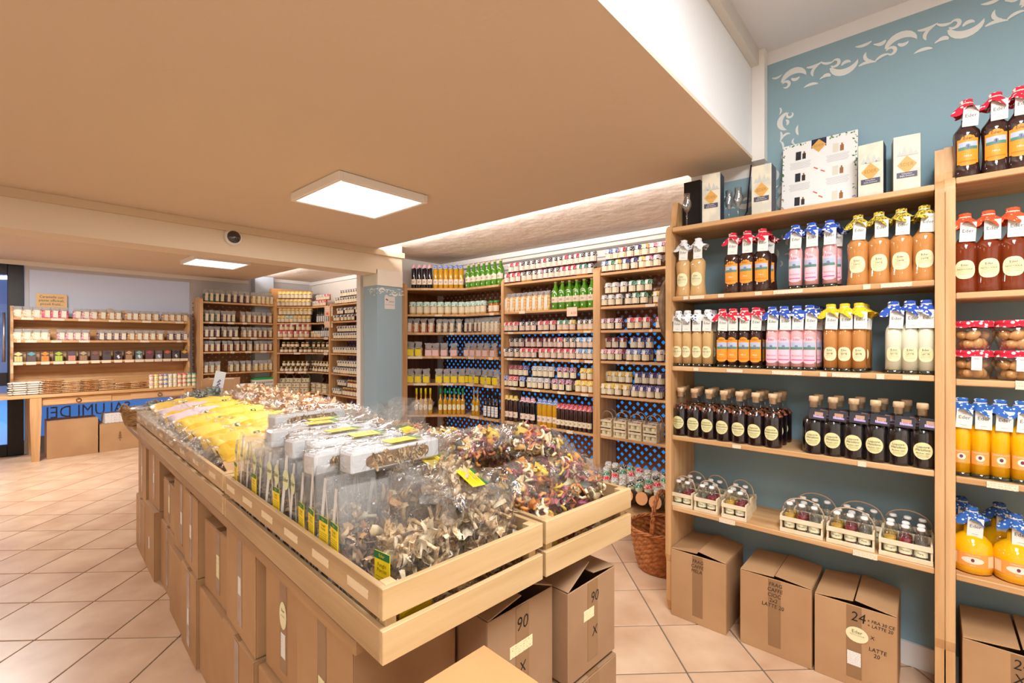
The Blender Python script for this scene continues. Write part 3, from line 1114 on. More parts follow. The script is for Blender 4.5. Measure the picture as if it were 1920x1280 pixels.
def card(w, h, txt, size, x=0, y=0, z=0, tilt=0.08, mat=None, ink=None, sub=None):
    t = MB()
    M = Matrix.Translation((x, y, z)) @ Matrix.Rotation(tilt, 4, 'Y') @ Matrix.Rotation(0.06, 4, 'Z')
    t.box((0, 0, 0), (w, 0.0022, h), mat or TAGP, 0.0004)
    n = len(t.v)
    ink = ink or plain('#56564F', 0.7)
    if txt:
        t.text(txt, size, ink, lambda a, b: (a, -0.0016, b + h * 0.05))
    if sub:
        t.text(sub, size * 0.32, ink, lambda a, b: (a, -0.0016, b - h * 0.14))
    for k in range(3):
        t.box((0, -0.0014, h * (0.36 - 0.05 * k)), (w * (0.6 - 0.1 * k), 0.0004, 0.0008), GREY)
    t.box((0, -0.0014, -h * 0.34), (w * 0.4, 0.0004, 0.0009), GREY)
    return t.xf(M).mesh('tag')


def liqueur(shape, con, hoodc, label, seed=0, glassbase=True, tilt=0.06):
    """bottle with a tied cloth hood, a folded tag and a label"""
    def f():
        b = MB()
        if shape == 'flask':
            R, H = 0.0375, 0.292
            prof = [(0.036, 0), (0.0395, 0.004), (0.036, 0.035), (0.0335, 0.07), (0.0345, 0.11), (0.0375, 0.155), (0.0365, 0.172), (0.024, 0.19), (0.0155, 0.205), (0.0145, 0.218)]
            RL = 0.0352
        elif shape == 'round':
            R, H = 0.058, 0.235
            prof = [(0.045, 0), (0.056, 0.006), (0.060, 0.03), (0.060, 0.085), (0.052, 0.115), (0.036, 0.132), (0.022, 0.142), (0.0225, 0.165), (0.0165, 0.178)]
            RL = 0.0602
        else:
            R, H = 0.0265, 0.286
            prof = [(0.0265, 0.016), (0.0265, 0.165), (0.0235, 0.18), (0.0165, 0.192), (0.0125, 0.202), (0.012, 0.222)]
            RL = 0.0266
        b.lathe(prof, 22, liq(con))
        neck = MB()
        zn = prof[-1][1]
        rn = prof[-1][0]
        neck.lathe([(rn, zn), (rn, H - 0.004)], 14, GLASS, cap=(False, False))
        parts = [('neck', neck.mesh('neck'))]
        if shape == 'straight':
            gb = MB()
            gb.lathe([(0.0255, 0), (0.0272, 0.003), (0.0272, 0.016)], 22, GREENGLASS, square=0.25)
            parts.append(('glass_base', gb.mesh('glass_base')))
        hd_ = MB()
        hood(hd_, H, 0.0155, C_[hoodc], 0.34, seed, 2.35)
        parts.append(('cloth_hood', hd_.mesh('cloth_hood'), None, [('string', string_mesh(H, 0.0155))]))
        tz = H - 0.073 if shape != 'round' else H - 0.068
        parts.append(('tag', card(0.043, 0.070, 'Eder', 0.017, 0.008 + 0.004 * sin(seed * 3), -0.030, tz, tilt + 0.05 * sin(seed * 5))))
        l = MB()
        fg = plain('#5C5230', 0.7)
        if label[0] == 'oval':
            zc = 0.075 if shape == 'straight' else 0.083
            if shape == 'straight' and label[1] == 'LATTE':
                zc = 0.078
            rx = 0.0245 if shape == 'straight' else 0.029
            oval(l, RL, zc, rx, rx * 1.18, plain('#EEE7B8', 0.5), 22, 0.0006, sq=2.4)
            l.text('Eder', 0.011, fg, wrap(RL, zc + 0.016, 0.0012))
            l.text(label[1], 0.008, fg, wrap(RL, zc + 0.001, 0.0012))
            for k, q in enumerate((0.008, -0.006, -0.011, -0.016)):
                patch(l, RL, zc + q, zc + q + 0.0008, 0.55, plain('#B0A670', 0.7), 4, 0.0012)
        elif label[0] == 'scene':
            bgc, ink, z0, z1 = label[1], label[2], 0.050 if shape != 'straight' else 0.038, 0.140 if shape != 'straight' else 0.135
            half = 0.85 if shape != 'straight' else 1.0
            lm = plain(bgc, 0.5)
            patch(l, RL + 0.0012, z0, z1, half, lm, 8, 0.0006)
            oval(l, RL + 0.0012, z1, RL * half * 0.66, 0.013, lm, 18, 0.0007)
            oval(l, RL + 0.0012, z0, RL * half * 0.8, 0.008, lm, 18, 0.0007)
            zm = z0 + (z1 - z0) * 0.55
            patch(l, RL + 0.0012, zm, z1 - 0.012, half * 0.86, plain('#B9C3DA', 0.5), 6, 0.0010)
            patch(l, RL + 0.0012, zm, zm + 0.011, half * 0.86, plain('#5E8A78', 0.5), 6, 0.0013)
            for k in range(5):
                oval(l, RL + 0.0012, zm + 0.011 + 0.004 * sin(k * 2.1), 0.006, 0.004 + 0.002 * (k % 2), plain('#8C97B4' if k % 2 else '#6C7890', 0.6), 8, 0.0013)
            l.text('Eder', 0.014, plain(ink, 0.6), wrap(RL + 0.0012, z1 + 0.0005, 0.0012))
            l.text(label[3], 0.0085, plain('#FBEFE6' if bgc != '#F6C9D4' else '#C9568A', 0.6), wrap(RL + 0.0012, z0 + 0.026, 0.0012))
            patch(l, RL + 0.0012, z0 + 0.006, z0 + 0.010, half * 0.8, plain(label[4], 0.6), 6, 0.0012)
        elif label[0] == 'egg':
            z0, z1 = (0.030, 0.078) if shape == 'round' else (0.050, 0.098)
            half = 1.15 if shape == 'round' else 1.0
            patch(l, RL, z0, z1, half, plain('#F3A24E', 0.5), 10, 0.0006)
            oval(l, RL, (z0 + z1) / 2, RL * half * 0.44, 0.012, plain('#F6E6D4', 0.5), 18, 0.001)
            for k in range(3):
                oval(l, RL, (z0 + z1) / 2 + 0.001, 0.005, 0.0065, plain('#7C3B4A', 0.6), 8, 0.0014) if k == 1 else None
            l.text('ZABAGLIONE', 0.0068, plain('#FCE7C8', 0.6), wrap(RL, z1 - 0.006, 0.0012))
            l.text('VOV', 0.0075, plain('#FCE7C8', 0.6), wrap(RL, z0 + 0.006, 0.0012))
            if shape == 'round':
                for sgn in (-1, 1):
                    l.grid(lambda u, v: ((RL + 0.0012) * sin(sgn * (0.72 + 0.38 * u)), -(RL + 0.0012) * cos(sgn * (0.72 + 0.38 * u)), z0 + 0.004 + (z1 - z0 - 0.008) * v), 4, 1, plain('#F4D2A6', 0.5))
        parts.append(('label', l.mesh('label')))
        return b.mesh('bottle'), parts
    return proto(('liq', shape, con, hoodc, str(label), seed), f)


def corked(con, nuts, lines, ink, tagt):
    """round cork-stopped liqueur bottle with an oval label"""
    def f():
        R, H = (0.038, 0.243) if nuts else (0.042, 0.245)
        b = MB()
        b.lathe([(R * 0.95, 0), (R, 0.005), (R, 0.128), (R * 0.93, 0.143), (R * 0.66, 0.156)], 24, liq(con))
        n = MB()
        n.lathe([(R * 1.005, 0.012), (R * 1.005, 0.13), (R * 0.95, 0.147), (R * 0.6, 0.163), (0.0165, 0.172), (0.0155, 0.215)], 24, film('bottle_glass', (0.99, 0.99, 0.99), 0.02, 0.4, 0.03), cap=(False, False))
        c = MB()
        c.lathe([(0.0145, 0.198), (0.0145, 0.222), (0.0185, 0.223), (0.0185, 0.241), (0.017, H)], 16, CORK)
        parts = [('glass', n.mesh('glass')), ('cork', c.mesh('cork'))]
        l = MB()
        oval(l, R, 0.068, 0.030, 0.0325, plain('#E6E0A6', 0.5), 22, 0.001)
        fg = plain('#4E3B2C', 0.7)
        l.text(lines, 0.0118, fg, wrap(R, 0.077, 0.0016))
        l.text('Haselnuss Likör' if nuts else 'Blaubeer Likör', 0.0068, fg, wrap(R, 0.0595, 0.0016))
        for q in (0.053, 0.049, 0.045):
            patch(l, R, q, q + 0.0008, 0.4, plain('#9C8E62', 0.7), 4, 0.0016)
        parts.append(('label', l.mesh('label')))
        if nuts:
            nm = MB()
            q = random.Random(5)
            for k in range(30):
                a, rr = q.random() * 2 * pi, R * (0.45 + 0.5 * q.random())
                z = 0.138 + 0.024 * (1 - rr / R) + 0.008 * q.random()
                nm.lathe([(0.0005, -0.0055), (0.005, -0.0025), (0.0055, 0.001), (0.0005, 0.0055)], 7, plain('#8E4A2A' if k % 3 else '#A86038', 0.35, coat=0.4), (rr * cos(a), rr * sin(a), z))
            parts.append(('hazelnuts', nm.mesh('hazelnuts'), None, None, True))
        if tagt:
            t = MB()
            t.box((0, 0, 0), (0.062, 0.0016, 0.042), plain('#3A3A42', 0.5), 0.0004)
            t.box((0.004, -0.0012, 0.004), (0.030, 0.0006, 0.014), plain('#C59A84', 0.6))
            t.box((0.004, -0.0012, -0.009), (0.038, 0.0006, 0.007), plain('#B79AE0', 0.6))
            t.text('Mirtillo', 0.012, plain('#F2E8FA', 0.6), lambda x, y: (x + 0.002, -0.0018, y - 0.006))
            t.xf(Matrix.Translation((0.02, -R - 0.004, 0.172)) @ Matrix.Rotation(0.06, 4, 'Y'))
            parts.append(('tag', t.mesh('tag')))
        return b.mesh('bottle'), parts
    return proto(('corked', con, nuts, lines), f)


def slim(con, cap, r=0.028, h=0.27, lab='paper', shape='slim', capcol='#EEDC20', tilt=0):
    """plain round bottles for juices, oils and vinegars"""
    def f():
        b = MB()
        if shape == 'slim':
            prof = [(r * 0.94, 0), (r, 0.004), (r, h * 0.80), (r * 0.84, h * 0.845), (r * 0.45, h * 0.865)]
        elif shape == 'juice':
            prof = [(r * 0.94, 0), (r, 0.005), (r, h * 0.56), (r * 0.86, h * 0.66), (r * 0.5, h * 0.78), (r * 0.38, h * 0.84), (r * 0.36, h * 0.94)]
        else:
            prof = [(r * 0.94, 0), (r, 0.005), (r, h * 0.50), (r * 0.85, h * 0.56), (r * 0.42, h * 0.61), (r * 0.40, h * 0.80)]
        b.lathe(prof, 16, liq(con))
        parts = []
        c = MB()
        if cap in C_:
            rr = r * 0.62
            wv = lambda a, i: (r * 0.16 * sin(5 * a), h * 0.02 * sin(4 * a)) if i == 0 else (0, 0)
            c.lathe([(r * 1.12, h * 0.835), (rr * 1.15, h * 0.905), (rr * 1.15, h * 0.985), (rr * 0.8, h)], 16, C_[cap], wave=wv, cap=(False, True))
            parts.append(('cloth_hood', c.mesh('cloth_hood')))
        else:
            z0 = prof[-1][1] - (h * 0.03 if shape == 'wine' else 0)
            rr = prof[-1][0] * 1.12
            c.lathe([(rr, z0), (rr * 1.05, h * 0.985), (rr * 0.9, h)], 12, CORK if cap == 'cork' else plain(capcol, 0.35))
            parts.append(('cap', c.mesh('cap')))
        l = MB()
        if shape == 'wine' and lab == 'oval':
            oval(l, r, h * 0.28, r * 0.95, r * 1.3, CREAM, 18, 0.0006, sq=2.6)
        elif lab == 'white':
            patch(l, r, h * 0.06, h * 0.45, 0.9, printed('#EEEEF0', '#303034', 4, 0.5), 6)
        else:
            z0, z1 = (h * 0.16, h * 0.38) if shape == 'slim' else (h * 0.24, h * 0.44)
            patch(l, r, z0, z1, 1.3, LBLP if lab == 'paper' else LBL, 8)
            oval(l, r, (z0 + z1) / 2, r * 0.4, (z1 - z0) * 0.2, plain('#B7A48C', 0.6), 10, 0.0009)
        parts.append(('label', l.mesh('label')))
        if shape == 'juice':
            p = MB()
            crescent(p, 0, 0, r * 0.72, 20, 160, r * 0.16, lambda x, y: (x, -sqrt(max(r * r * 1.02 - x * x, 0)) - 0.0008, h * 0.55 + y), 0, 10, plain('#EDF0E6', 0.5))
            for k, q in enumerate((-0.5, 0.3)):
                oval(p, r, h * (0.1 + 0.03 * k), r * 0.16, h * 0.02, plain('#E6EADC', 0.5), 8, 0.0008)
            parts.append(('printed_mark', p.mesh('printed_mark')))
        return b.mesh('bottle'), parts
    return proto(('slim', con, cap, r, h, lab, shape, capcol), f)


def bagm(mb, w, d, z0, z1, mat, nz=6, ns=16, seed=0, amp=0.004, taper=None, n=3.0, top=False):
    """tube of a soft bag: superellipse sections with wrinkles"""
    def fn(u, v):
        a = 2 * pi * u
        z = z0 + (z1 - z0) * v
        tw, td = taper(v) if taper else (1, 1)
        ca, sa = cos(a), sin(a)
        x = w / 2 * tw * math.copysign(abs(ca) ** (2 / n), ca)
        y = d / 2 * td * math.copysign(abs(sa) ** (2 / n), sa)
        k = noise.noise(Vector((x * 60 + seed, y * 60, z * 55))) * amp
        k2 = noise.noise(Vector((x * 60, y * 60 + seed * 2, z * 55 + 9))) * amp
        if top:
            z += v * v * (0.05 * (z1 - z0) * sin(a * 3 + seed) + 0.10 * (z1 - z0) * noise.noise(Vector((x * 50, seed, 1))))
        return (x + k, y + k2, z)
    mb.grid(fn, ns, nz, mat, True, True)


def tea_bag(content, w=0.085, d=0.055, h=0.17, fill=0.6, seed=0, lab=('strip', '#E9E2C4'), cov=None):
    def f():
        b = MB()
        bagm(b, w, d, 0, h * fill, content, 5, 18, seed, 0.004)
        b.add([(x * w / 2 * 0.9, y * d / 2 * 0.9, h * fill - 0.004) for x, y in ((-1, -1), (1, -1), (1, 1), (-1, 1))], [(0, 1, 2, 3)], content)
        b.add([(x * w / 2 * 0.9, y * d / 2 * 0.9, 0.001) for x, y in ((-1, -1), (1, -1), (1, 1), (-1, 1))], [(3, 2, 1, 0)], content)
        t = MB()
        bagm(t, w, d, h * fill * 0.98, h * 1.02, CRINKLE, 7, 20, seed + 3, 0.012, lambda v: (1 - 0.22 * sin(pi * min(v * 1.25, 1)) + 0.05 * v, 1 - 0.85 * v ** 0.8), 2.6, True)
        parts = [('film_top', t.mesh('film_top'))]
        l = MB()
        if lab:
            kind, col = lab
            if kind == 'strip':
                l.box((0.002, -d / 2 - 0.003, h * 0.40), (w * 0.48, 0.0012, h * 0.62), printed(col, '#8E8468', 8, 0.5), 0, Matrix.Rotation(0.04, 3, 'Y'))
            else:
                l.box((-0.002, -d / 2 - 0.003, h * 0.28), (w * 0.78, 0.0012, h * 0.46), printed(col, '#8A7A10' if 'F' in col[1:3] and col != '#F2CDD2' else '#B58E96', 8, 0.52))
                l.box((-0.002, -d / 2 - 0.0032, h * 0.53), (w * 0.7, 0.0012, h * 0.035), plain('#2E6A4E', 0.5))
            parts.append(('label', l.mesh('label')))
        return b.mesh('bag'), parts
    return proto(('tea', content.name, w, d, h, fill, seed, lab), f)


# ------------------------------------------------------------------ goods: placing
def run(fr, z, pr, name, desc, cat, place, us, inset, group=None, dz=0.0, jit=0.0, rz=0.0):
    """us: (u first, u last, n) or a list; pr: prototype or list of prototypes in turn"""
    if isinstance(us, tuple):
        a, b = fr.along(us[0], inset), fr.along(us[1], inset)
        ss = [a + (b - a) * k / max(1, us[2] - 1) for k in range(us[2])]
    else:
        ss = [fr.along(u, inset) for u in us]
    out = []
    for k, s_ in enumerate(ss):
        p = pr[k % len(pr)] if isinstance(pr, list) else pr
        d = desc[k % len(desc)] if isinstance(desc, list) else desc
        o = thing(name, ranked(d, place), cat, fr.at(s_ + jit * rnd.uniform(-1, 1), inset + jit * rnd.uniform(-1, 1), z + dz), fr.a + rz + rnd.uniform(-0.08, 0.08), group or '%ss, %s' % (name.replace('_', ' '), place), p[0], p[1])
        out.append(o)
    return out


LR = 'of liqueur shelf'
orange_l = ('scene', '#F39A2E', '#7A4420', 'MELA', '#E07A1E')
pink_l = ('scene', '#F6C9D4', '#C23A5A', 'FRAGOLA', '#E24A96')
LQ = lambda sh, con, hd, lb, n=3: [liqueur(sh, con, hd, lb, s_) for s_ in range(n)]
# second board
run(FR, ZR[1], LQ('flask', 'beige', 'snow', ('oval', 'NOCCIOLA'), 2), 'liqueur_bottle', 'beige waisted bottle, white patterned hood', 'bottle', 'second shelf ' + LR, [1282, 1309], 0.055)
run(FR, ZR[1], LQ('flask', 'choc', 'reddot', orange_l), 'liqueur_bottle', 'brown bottle, orange label, red hood', 'bottle', 'second shelf ' + LR, [1374, 1401.5, 1430], 0.055)
run(FR, ZR[1], LQ('flask', 'choc', 'reddot', orange_l), 'liqueur_bottle', 'brown bottle, orange label, red hood', 'bottle', 'second row, second shelf ' + LR, [1441], 0.14)
run(FR, ZR[1], LQ('straight', 'pinkl', 'bluedot', pink_l), 'liqueur_bottle', 'pink bottle with blue hood', 'bottle', 'second shelf ' + LR, [1492, 1522, 1556], 0.05)
run(FR, ZR[1], LQ('straight', 'pinkl', 'bluedot', pink_l), 'liqueur_bottle', 'pink bottle with blue hood', 'bottle', 'behind front row, second shelf ' + LR, [1566, 1560], 0.12)
run(FR, ZR[1], LQ('flask', 'caramel', 'gold', ('oval', 'CAFFE'), 4), 'liqueur_bottle', 'caramel waisted bottle, yellow hood', 'bottle', 'second shelf ' + LR, [1609, 1648, 1690, 1733], 0.055)
# third board
P_ = 'third shelf ' + LR
run(FR, ZR[2], LQ('straight', 'beige', 'snow', ('oval', 'NOCCIOLA')), 'liqueur_bottle', 'straight beige bottle, white hood', 'bottle', P_, [1272, 1289, 1308, 1327.5], 0.045)
run(FR, ZR[2], LQ('straight', 'beige', 'snow', ('oval', 'NOCCIOLA')), 'liqueur_bottle', 'straight beige bottle, white hood', 'bottle', 'second row, ' + P_, [1337], 0.11)
run(FR, ZR[2], LQ('straight', 'choc', 'reddot', orange_l), 'liqueur_bottle', 'straight brown bottle, red hood', 'bottle', P_, [1355, 1375, 1396, 1418], 0.045)
run(FR, ZR[2], LQ('straight', 'choc', 'reddot', orange_l), 'liqueur_bottle', 'straight brown bottle, red hood', 'bottle', 'second row, ' + P_, [1427], 0.11)
run(FR, ZR[2], LQ('straight', 'pinkl', 'bluedot', pink_l), 'liqueur_bottle', 'straight pink bottle, blue hood', 'bottle', P_, [1448.5, 1470.5, 1494.5, 1518.5], 0.045)
for k, (u, ins) in enumerate(((1529, 0.11), (1534, 0.17), (1539, 0.23))):
    run(FR, ZR[2], LQ('straight', 'pinkl', 'bluedot', pink_l), 'liqueur_bottle', 'straight pink bottle, blue hood', 'bottle', '%s row, ' % ORD[k + 2] + P_, [u], ins)
run(FR, ZR[2], LQ('straight', 'caramel', 'sun', ('oval', 'CAFFE')), 'liqueur_bottle', 'straight caramel bottle, yellow hood', 'bottle', P_, [1558, 1584, 1611], 0.045)
for k, (u, ins) in enumerate(((1618, 0.11), (1621, 0.17))):
    run(FR, ZR[2], LQ('straight', 'caramel', 'sun', ('oval', 'CAFFE')), 'liqueur_bottle', 'straight caramel bottle, yellow hood', 'bottle', '%s row, ' % ORD[k + 2] + P_, [u], ins)
run(FR, ZR[2], LQ('straight', 'white', 'bluedot', ('oval', 'LATTE')), 'liqueur_bottle', 'milky white bottle, dotted blue hood', 'bottle', P_, [1675.5, 1706, 1737], 0.045)
# fourth board: corked bottles, then the gift crates of small bottles
P_ = 'fourth shelf ' + LR
for r_, ins in (('', 0.055), ('second row, ', 0.14), ('third row, ', 0.225)):
    run(FR, ZR[3], corked('dark', True, 'Liquore\nNocciolino', INK, False), 'liqueur_bottle', 'corked hazelnut bottle', 'bottle', r_ + P_, (1273 + 60 * ins, 1449 + 110 * ins - 6, 7), ins)
run(FR, ZR[3], corked('black', False, 'Liquore\nMirtillino', INK, True), 'liqueur_bottle', 'corked dark bottle with black tag', 'bottle', P_, [1526, 1562, 1601, 1642, 1685, 1730], 0.055)
run(FR, ZR[3], corked('black', False, 'Liquore\nMirtillino', INK, True), 'liqueur_bottle', 'corked dark bottle with black tag', 'bottle', 'second row, ' + P_, (1535, 1700, 5), 0.15)
CR = plain('#EAD6B4', 0.6)
CRW = mottled('#E2CDA8', '#F2E3C6', (12, 12, 40), 0.6)


def gift_crate(w, d, h, handle=True, bent=False):
    def f():
        parts = []
        for (z, hh) in ((h * 0.13, h * 0.24), (h * 0.80, h * 0.26)):
            for y in (-d / 2 + 0.002, d / 2 - 0.002):
                m = MB()
                m.box((0, y, z), (w, 0.004, hh), CRW, 0.0006)
                parts.append(('slat', m.mesh('slat')))
        for x in (-w / 2 + 0.004, w / 2 - 0.004):
            m = MB()
            m.box((x, 0, h * 0.52), (0.007, d - 0.009, h * 1.04), CRW, 0.0008)
            parts.append(('end_board', m.mesh('end_board')))
        m = MB()
        m.box((0, 0, 0.003), (w - 0.016, d - 0.009, 0.005), CRW)
        parts.append(('bottom_board', m.mesh('bottom_board')))
        if handle:
            m = MB()
            hh = h * 1.05 if not bent else 0.2 * h
            pth = [(w / 2 * 0.98 * -cos(pi * k / 12), (-0.035 * sin(pi * k / 12) if bent else 0), h * 0.92 + hh * (abs(sin(pi * k / 12)) ** 0.75) * (1 if not bent else -1)) for k in range(13)]
            m.tube(pth, 0.0032, 7, plain('#BBA184', 0.8))
            parts.append(('rope_handle', m.mesh('rope_handle')))
        return None, parts
    return proto(('crate', w, d, h, handle, bent), f)


def mini(con, txt):
    def f():
        b = MB()
        b.lathe([(0.0195, 0), (0.0207, 0.003), (0.0207, 0.070), (0.0202, 0.0715)], 14, plain(L_[con], 0.15, 0.5) if con != 'clear' else film('clear_spirit', (0.97, 0.98, 0.97), 0.03, 0.4, 0.03, 0.05))
        g_ = MB()
        g_.lathe([(0.0215, 0.001), (0.0215, 0.072), (0.017, 0.085), (0.0095, 0.094), (0.0095, 0.108), (0.0115, 0.109), (0.0115, 0.113)], 14, GLASS, cap=(True, False))
        s_ = MB()
        s_.lathe([(0.0115, 0.113), (0.0128, 0.115), (0.0128, 0.121), (0.010, 0.124)], 14, WHITE)
        wi = MB()
        for sx in (-1, 1):
            wi.tube([(sx * 0.0128, 0, 0.119), (sx * 0.0165, -0.004, 0.108), (sx * 0.011, -0.002, 0.096)], 0.0009, 5, METAL)
        l = MB()
        patch(l, 0.0215, 0.018, 0.047, 1.2, plain('#E9E7C4', 0.5), 8, 0.0006)
        l.text(txt, 0.0095, plain('#4A3C2C', 0.7), wrap(0.0215, 0.031, 0.0012))
        return b.mesh('liquid'), [('glass', g_.mesh('glass')), ('stopper', s_.mesh('stopper')), ('wire_bail', wi.mesh('wire_bail')), ('label', l.mesh('label'))]
    return proto(('mini', con, txt), f)


L_['clear'] = '#E8ECEA'
L_['straw'] = '#D9A93C'
L_['ruby'] = '#8E1E34'
mb3 = [mini('straw', 'Prugna'), mini('ruby', 'Mirtillo'), mini('clear', 'Pera')]
mname = ['straw yellow', 'ruby red', 'clear']
PB = 'bottom shelf ' + LR
place_n = {}


def crate_with(u, ins, w, cols, desc, z=ZR[4], rows=2, bent=False, rown='front row'):
    s_ = FR.along(u, ins)
    n = len(cols)
    d = 0.10
    c = thing('gift_crate', desc, 'crate', FR.at(s_, ins, z), FR.a, 'slatted gift crates on the bottom liqueur board', *gift_crate(w, d, 0.075, True, bent))
    for r_ in range(rows):
        for k, ci in enumerate(cols):
            x = (k - (n - 1) / 2) * ((w - 0.022) / n)
            nm = ('front' if r_ == 0 else 'back') + ' of ' + desc.split(' with')[0]
            thing('miniature_bottle', '%s miniature, %s in %s' % (mname[ci], ORD[k + 1], nm), 'bottle', FR.at(s_ + x, ins - 0.024 + 0.047 * r_, z + 0.006), FR.a + rnd.uniform(-0.1, 0.1), 'miniature bottles in the gift crates', *mb3[ci])


crate_with(1284, 0.065, 0.112, (2, 1), 'leftmost two-bottle gift crate with arched rope handle')
crate_with(1329, 0.065, 0.112, (2, 1), 'middle two-bottle gift crate with arched rope handle')
crate_with(1381.5, 0.065, 0.112, (0, 1), 'right two-bottle gift crate with arched rope handle')
crate_with(1505.5, 0.065, 0.162, (0, 1, 2), 'left three-bottle gift crate with arched rope handle')
crate_with(1596, 0.065, 0.162, (0, 1, 2), 'middle three-bottle gift crate with arched rope handle')
crate_with(1698, 0.065, 0.162, (0, 1, 2), 'right three-bottle gift crate with rope folded down', bent=True)
for k, u in enumerate((1305, 1344, 1391)):
    crate_with(u, 0.19, 0.112, (2, 2), '%s rear two-bottle gift crate with rope handle' % ('left', 'middle', 'right')[k], rows=1)
for k, u in enumerate((1530, 1614, 1702)):
    crate_with(u, 0.19, 0.162, (2, 2, 2), '%s rear three-bottle gift crate with rope handle' % ('left', 'middle', 'right')[k], rows=1)
# on top of the liqueur shelf
LOGO = plain('#E2AE5E', 0.5)


def carton(dark=False):
    b = MB()
    pm = mottled('#EDE7D2', '#D9D6C6', (22, 22, 14), 0.5, 0, 0.42, 0.6)
    b.box((0, 0, 0.105), (0.082, 0.082, 0.21), plain('#17171B', 0.4) if dark else pm, 0.001)
    parts = []
    if not dark:
        s_ = MB()
        s_.box((0.0412, 0, 0.105), (0.001, 0.08, 0.207), plain('#2E3046', 0.5))
        parts.append(('side_panel', s_.mesh('side_panel')))
        e = MB()
        f_ = lambda x, y: (x, -0.0422, y)
        e.add([f_(x, y) for x, y in ((-0.03, 0.112), (0, 0.082), (0.03, 0.112), (0, 0.142))], [(0, 1, 2, 3)], LOGO)
        e.text('EDER', 0.017, plain('#B98640', 0.5), lambda x, y: (x, -0.0426, y + 0.112))
        e.box((0, -0.0422, 0.078), (0.062, 0.0006, 0.018), plain('#565468', 0.5))
        e.text('Il Distillato\nDelle Dolomiti', 0.0072, WHITE, lambda x, y: (x, -0.0428, y + 0.078))
        for k, (x, h_) in enumerate(((-0.022, 0.02), (-0.008, 0.034), (0.012, 0.028), (0.026, 0.016))):
            e.add([f_(x - 0.01, 0.142), f_(x + 0.01, 0.142), f_(x, 0.142 + h_)], [(0, 1, 2)], plain('#CFD3CC', 0.6))
        parts.append(('printed_emblem', e.mesh('printed_emblem', False)))
    return b.mesh('carton'), parts


cw, ck = carton(), carton(True)
for me_ in [cw[0], ck[0]] + [p_[1] for p_ in cw[1]]:
    me_.transform(Matrix.Diagonal((1.05, 1.05, 1.22, 1)))
for k, (u, ins) in enumerate(((1337, 0.12), (1432, 0.16), (1635, 0.20), (1698, 0.20))):
    thing('bottle_carton', ['cream bottle carton beside the black carton', 'cream bottle carton just left of the poster board', 'cream bottle carton just right of the poster board', 'rightmost cream bottle carton on the liqueur shelf top'][k], 'carton',
          FR.at(FR.along(u, ins), ins, ZR[0]), FR.a + (0.1, 0, -0.05, 0.12)[k], 'cream bottle cartons on the top board', *cw)
thing('bottle_carton', 'plain black bottle carton at the left end of the top board', 'carton', FR.at(FR.along(1303, 0.17), 0.17, ZR[0]), FR.a, None, *ck)


def goblet():
    g_ = MB()
    g_.lathe([(0.028, 0), (0.028, 0.002), (0.004, 0.006), (0.0032, 0.075), (0.012, 0.085), (0.022, 0.105), (0.0225, 0.125), (0.015, 0.145), (0.0175, 0.170), (0.0165, 0.170), (0.014, 0.146), (0.0215, 0.124), (0.010, 0.088)], 20, film('goblet_glass', (0.96, 0.97, 0.97), 0.12, 0.9, 0.01), cap=(True, False))
    return g_.mesh('grappa_glass'), ()


gg = goblet()
for k, (u, ins) in enumerate(((1288, 0.05), (1367, 0.14), (1384, 0.12))):
    thing('grappa_glass', ['tall tulip glass standing before the black carton', 'left tulip glass beside the dangling cable', 'right tulip glass touching the dangling cable'][k], 'glass', FR.at(FR.along(u, ins), ins, ZR[0]), 0, 'tulip glasses on the top board', *gg)
# poster board with pictures of bottles
pb = MB()
pb.box((0, 0, 0.19), (0.30, 0.006, 0.38), plain('#F4F4F2', 0.35), 0.001)
pics = []
pi_ = MB()
fz = lambda x, y: (x, -0.0036, 0.19 + y)
pi_.add([fz(x, y) for x, y in ((-0.03, 0.19), (0.03, 0.19), (0.03, 0.145), (0, 0.175), (-0.03, 0.145))], [(0, 1, 2, 3, 4)], plain('#2C2A48', 0.5))
pi_.add([(x, -0.0040, 0.19 + y) for x, y in ((-0.03, 0.155), (0, 0.122), (0.03, 0.155), (0, 0.187))], [(0, 1, 2, 3)], LOGO)
pi_.text('EDER', 0.017, plain('#B98640', 0.5), lambda x, y: (x, -0.0044, 0.19 + y + 0.155))
for r_ in range(3):
    for c_ in range(2):
        cx, cy = (-0.075, 0.075)[c_], (0.125, 0.015, -0.105)[r_]
        pt_ = MB()
        pics.append(pt_)
        a, b_c = ('#26242A', '#8A5A34') if c_ == 0 else ('#E4DFCC', '#A06A3A')
        pt_.box((cx - 0.008, -0.0036, 0.19 + cy), (0.022, 0.001, 0.042), plain(a, 0.5))
        pt_.box((cx + 0.016, -0.0036, 0.19 + cy - 0.006), (0.014, 0.001, 0.028), plain(b_c if c_ else '#3A2A26', 0.5))
        pt_.box((cx + 0.016, -0.0036, 0.19 + cy + 0.012), (0.006, 0.001, 0.010), plain(b_c, 0.5))
        for k in range(6):
            pt_.box((cx, -0.0034, 0.19 + cy - 0.034 - 0.006 * k), (0.09 - 0.006 * (k % 3), 0.0006, 0.0016), plain('#C9C9CC', 0.6))
le = MB()
q = random.Random(3)
